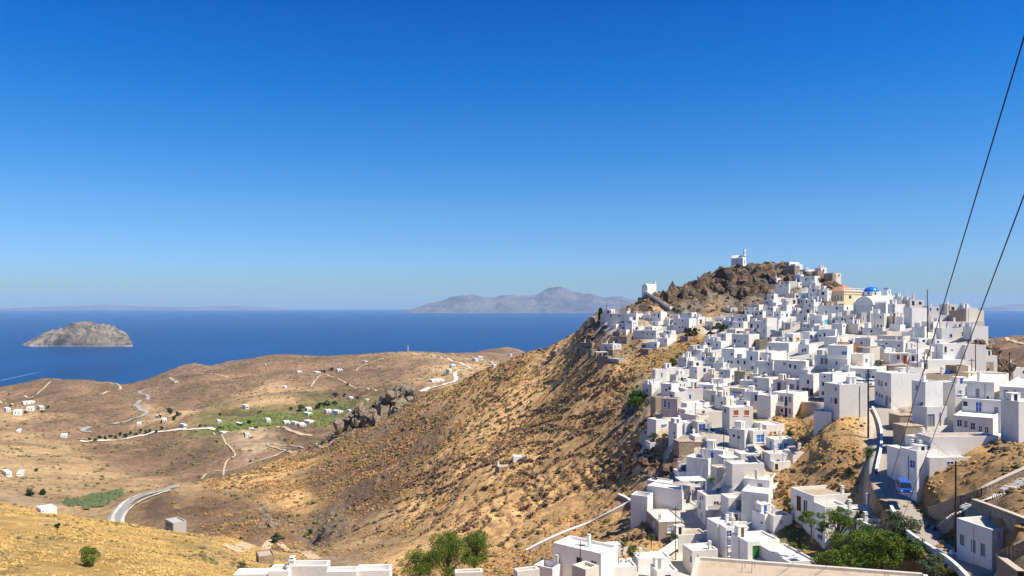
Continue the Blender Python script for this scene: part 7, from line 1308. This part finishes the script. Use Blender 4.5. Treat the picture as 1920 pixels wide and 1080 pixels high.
# ---------------------------------------------------------------- labels for the houses not named by hand
MATW = {'w': 'white', 'v': 'off-white', 'c': 'cream', 'g': 'cement', 't': 'tan', 's': 'stone', 'S': 'stone', 'p': 'pinkish', 'T': 'terracotta', 'y': 'ochre'}
named = [h_ for h_ in HOUSES if h_[3]]
def short(l_):
    for cut in (' with ', ' beside ', ' above ', ' below ', ' under ', ' at the ', ' on the ', ' over ', ' left of', ' right of', ' in front', ' behind ', ' between ', ' by the '):
        i = l_.find(cut)
        if i > 0 and len(l_[:i].split()) >= 3 and cut not in (' with ',): l_ = l_[:i]; break
    w = l_.split(); return ' '.join(w[:10]).rstrip(',') if len(w) > 10 else ' '.join(w)
short_count = {}
for h_ in named: short_count[short(h_[3])] = short_count.get(short(h_[3]), 0) + 1
used = {}; fk = 0; farlist = sorted([h_ for h_ in HOUSES if not h_[3] and h_[0].name.startswith('farmhouse')], key=lambda t: t[1])
ORD = ['first', 'second', 'third', 'fourth', 'fifth', 'sixth', 'seventh', 'eighth', 'ninth', 'tenth'] 
for i, h_ in enumerate(farlist):
    zone = 'on the far coastal hills' if h_[2] < 712 else 'in the left valley' if h_[1] < 400 else 'around the green valley floor'
    k = used.get(zone, 0); used[zone] = k + 1
    tens = ['', 'eleventh', 'twelfth', 'thirteenth', 'fourteenth', 'fifteenth', 'sixteenth', 'seventeenth', 'eighteenth', 'nineteenth', 'twentieth', 'twenty-first', 'twenty-second']
    h_[3] = 'tiny white farmhouse %s, %s from the left' % (zone, (ORD + tens[1:])[k])
for h_ in HOUSES:
    if h_[3]: continue
    cand = sorted(named, key=lambda t: math.hypot(t[1] - h_[1], (t[2] - h_[2]) * 1.3)); b = h_[4][0]; px_w = b['b']['R'] - b['b']['L']
    size = 'narrow' if px_w < 12 else 'wide' if px_w > 30 else 'small'; tone = MATW[b['b']['m']]; shade = 'bright' if (b['b']['R'] - b['b']['C']) > (b['b']['C'] - b['b']['L']) else 'shaded'
    for lm in cand:
        sh = short(lm[3])
        if short_count[sh] > 1: continue
        dx, dy = h_[1] - lm[1], (h_[2] - lm[2]) * 1.4; dr = ('right of' if dx > 0 else 'left of') if abs(dx) > abs(dy) else ('just below' if dy > 0 else 'just above')
        lab = '%s %s %s house %s the %s' % (size, shade, tone, dr, sh)
        if len(lab.split()) > 16: lab = '%s %s house %s the %s' % (size, tone, dr, sh)
        if lab not in used and len(lab.split()) <= 16: used[lab] = 1; h_[3] = lab; break
for h_ in HOUSES: h_[0]['label'] = h_[3]
cnt = {}
for o in list(COL.objects):
    if o.name.startswith('aerial') and o.get('label') == 'x':
        b = HOUSES[o['near']]; sh = short(b[3])
        if o['near'] in cnt: [COL.objects.unlink(c) for c in list(o.children)]; COL.objects.unlink(o); continue
        cnt[o['near']] = 1
        if len(sh.split()) > 11: sh = ' '.join(sh.split()[:11])
        lab = 'thin metal aerial on the ' + sh; k = cnt.get(lab, 0)
        if k > 0: [COL.objects.unlink(c) for c in list(o.children)]; COL.objects.unlink(o); continue
        k = 0; cnt[lab] = k + 1; o['label'] = lab if k == 0 else 'second ' + lab if k == 1 else 'third ' + lab; del o['near']
print('houses', len(HOUSES))
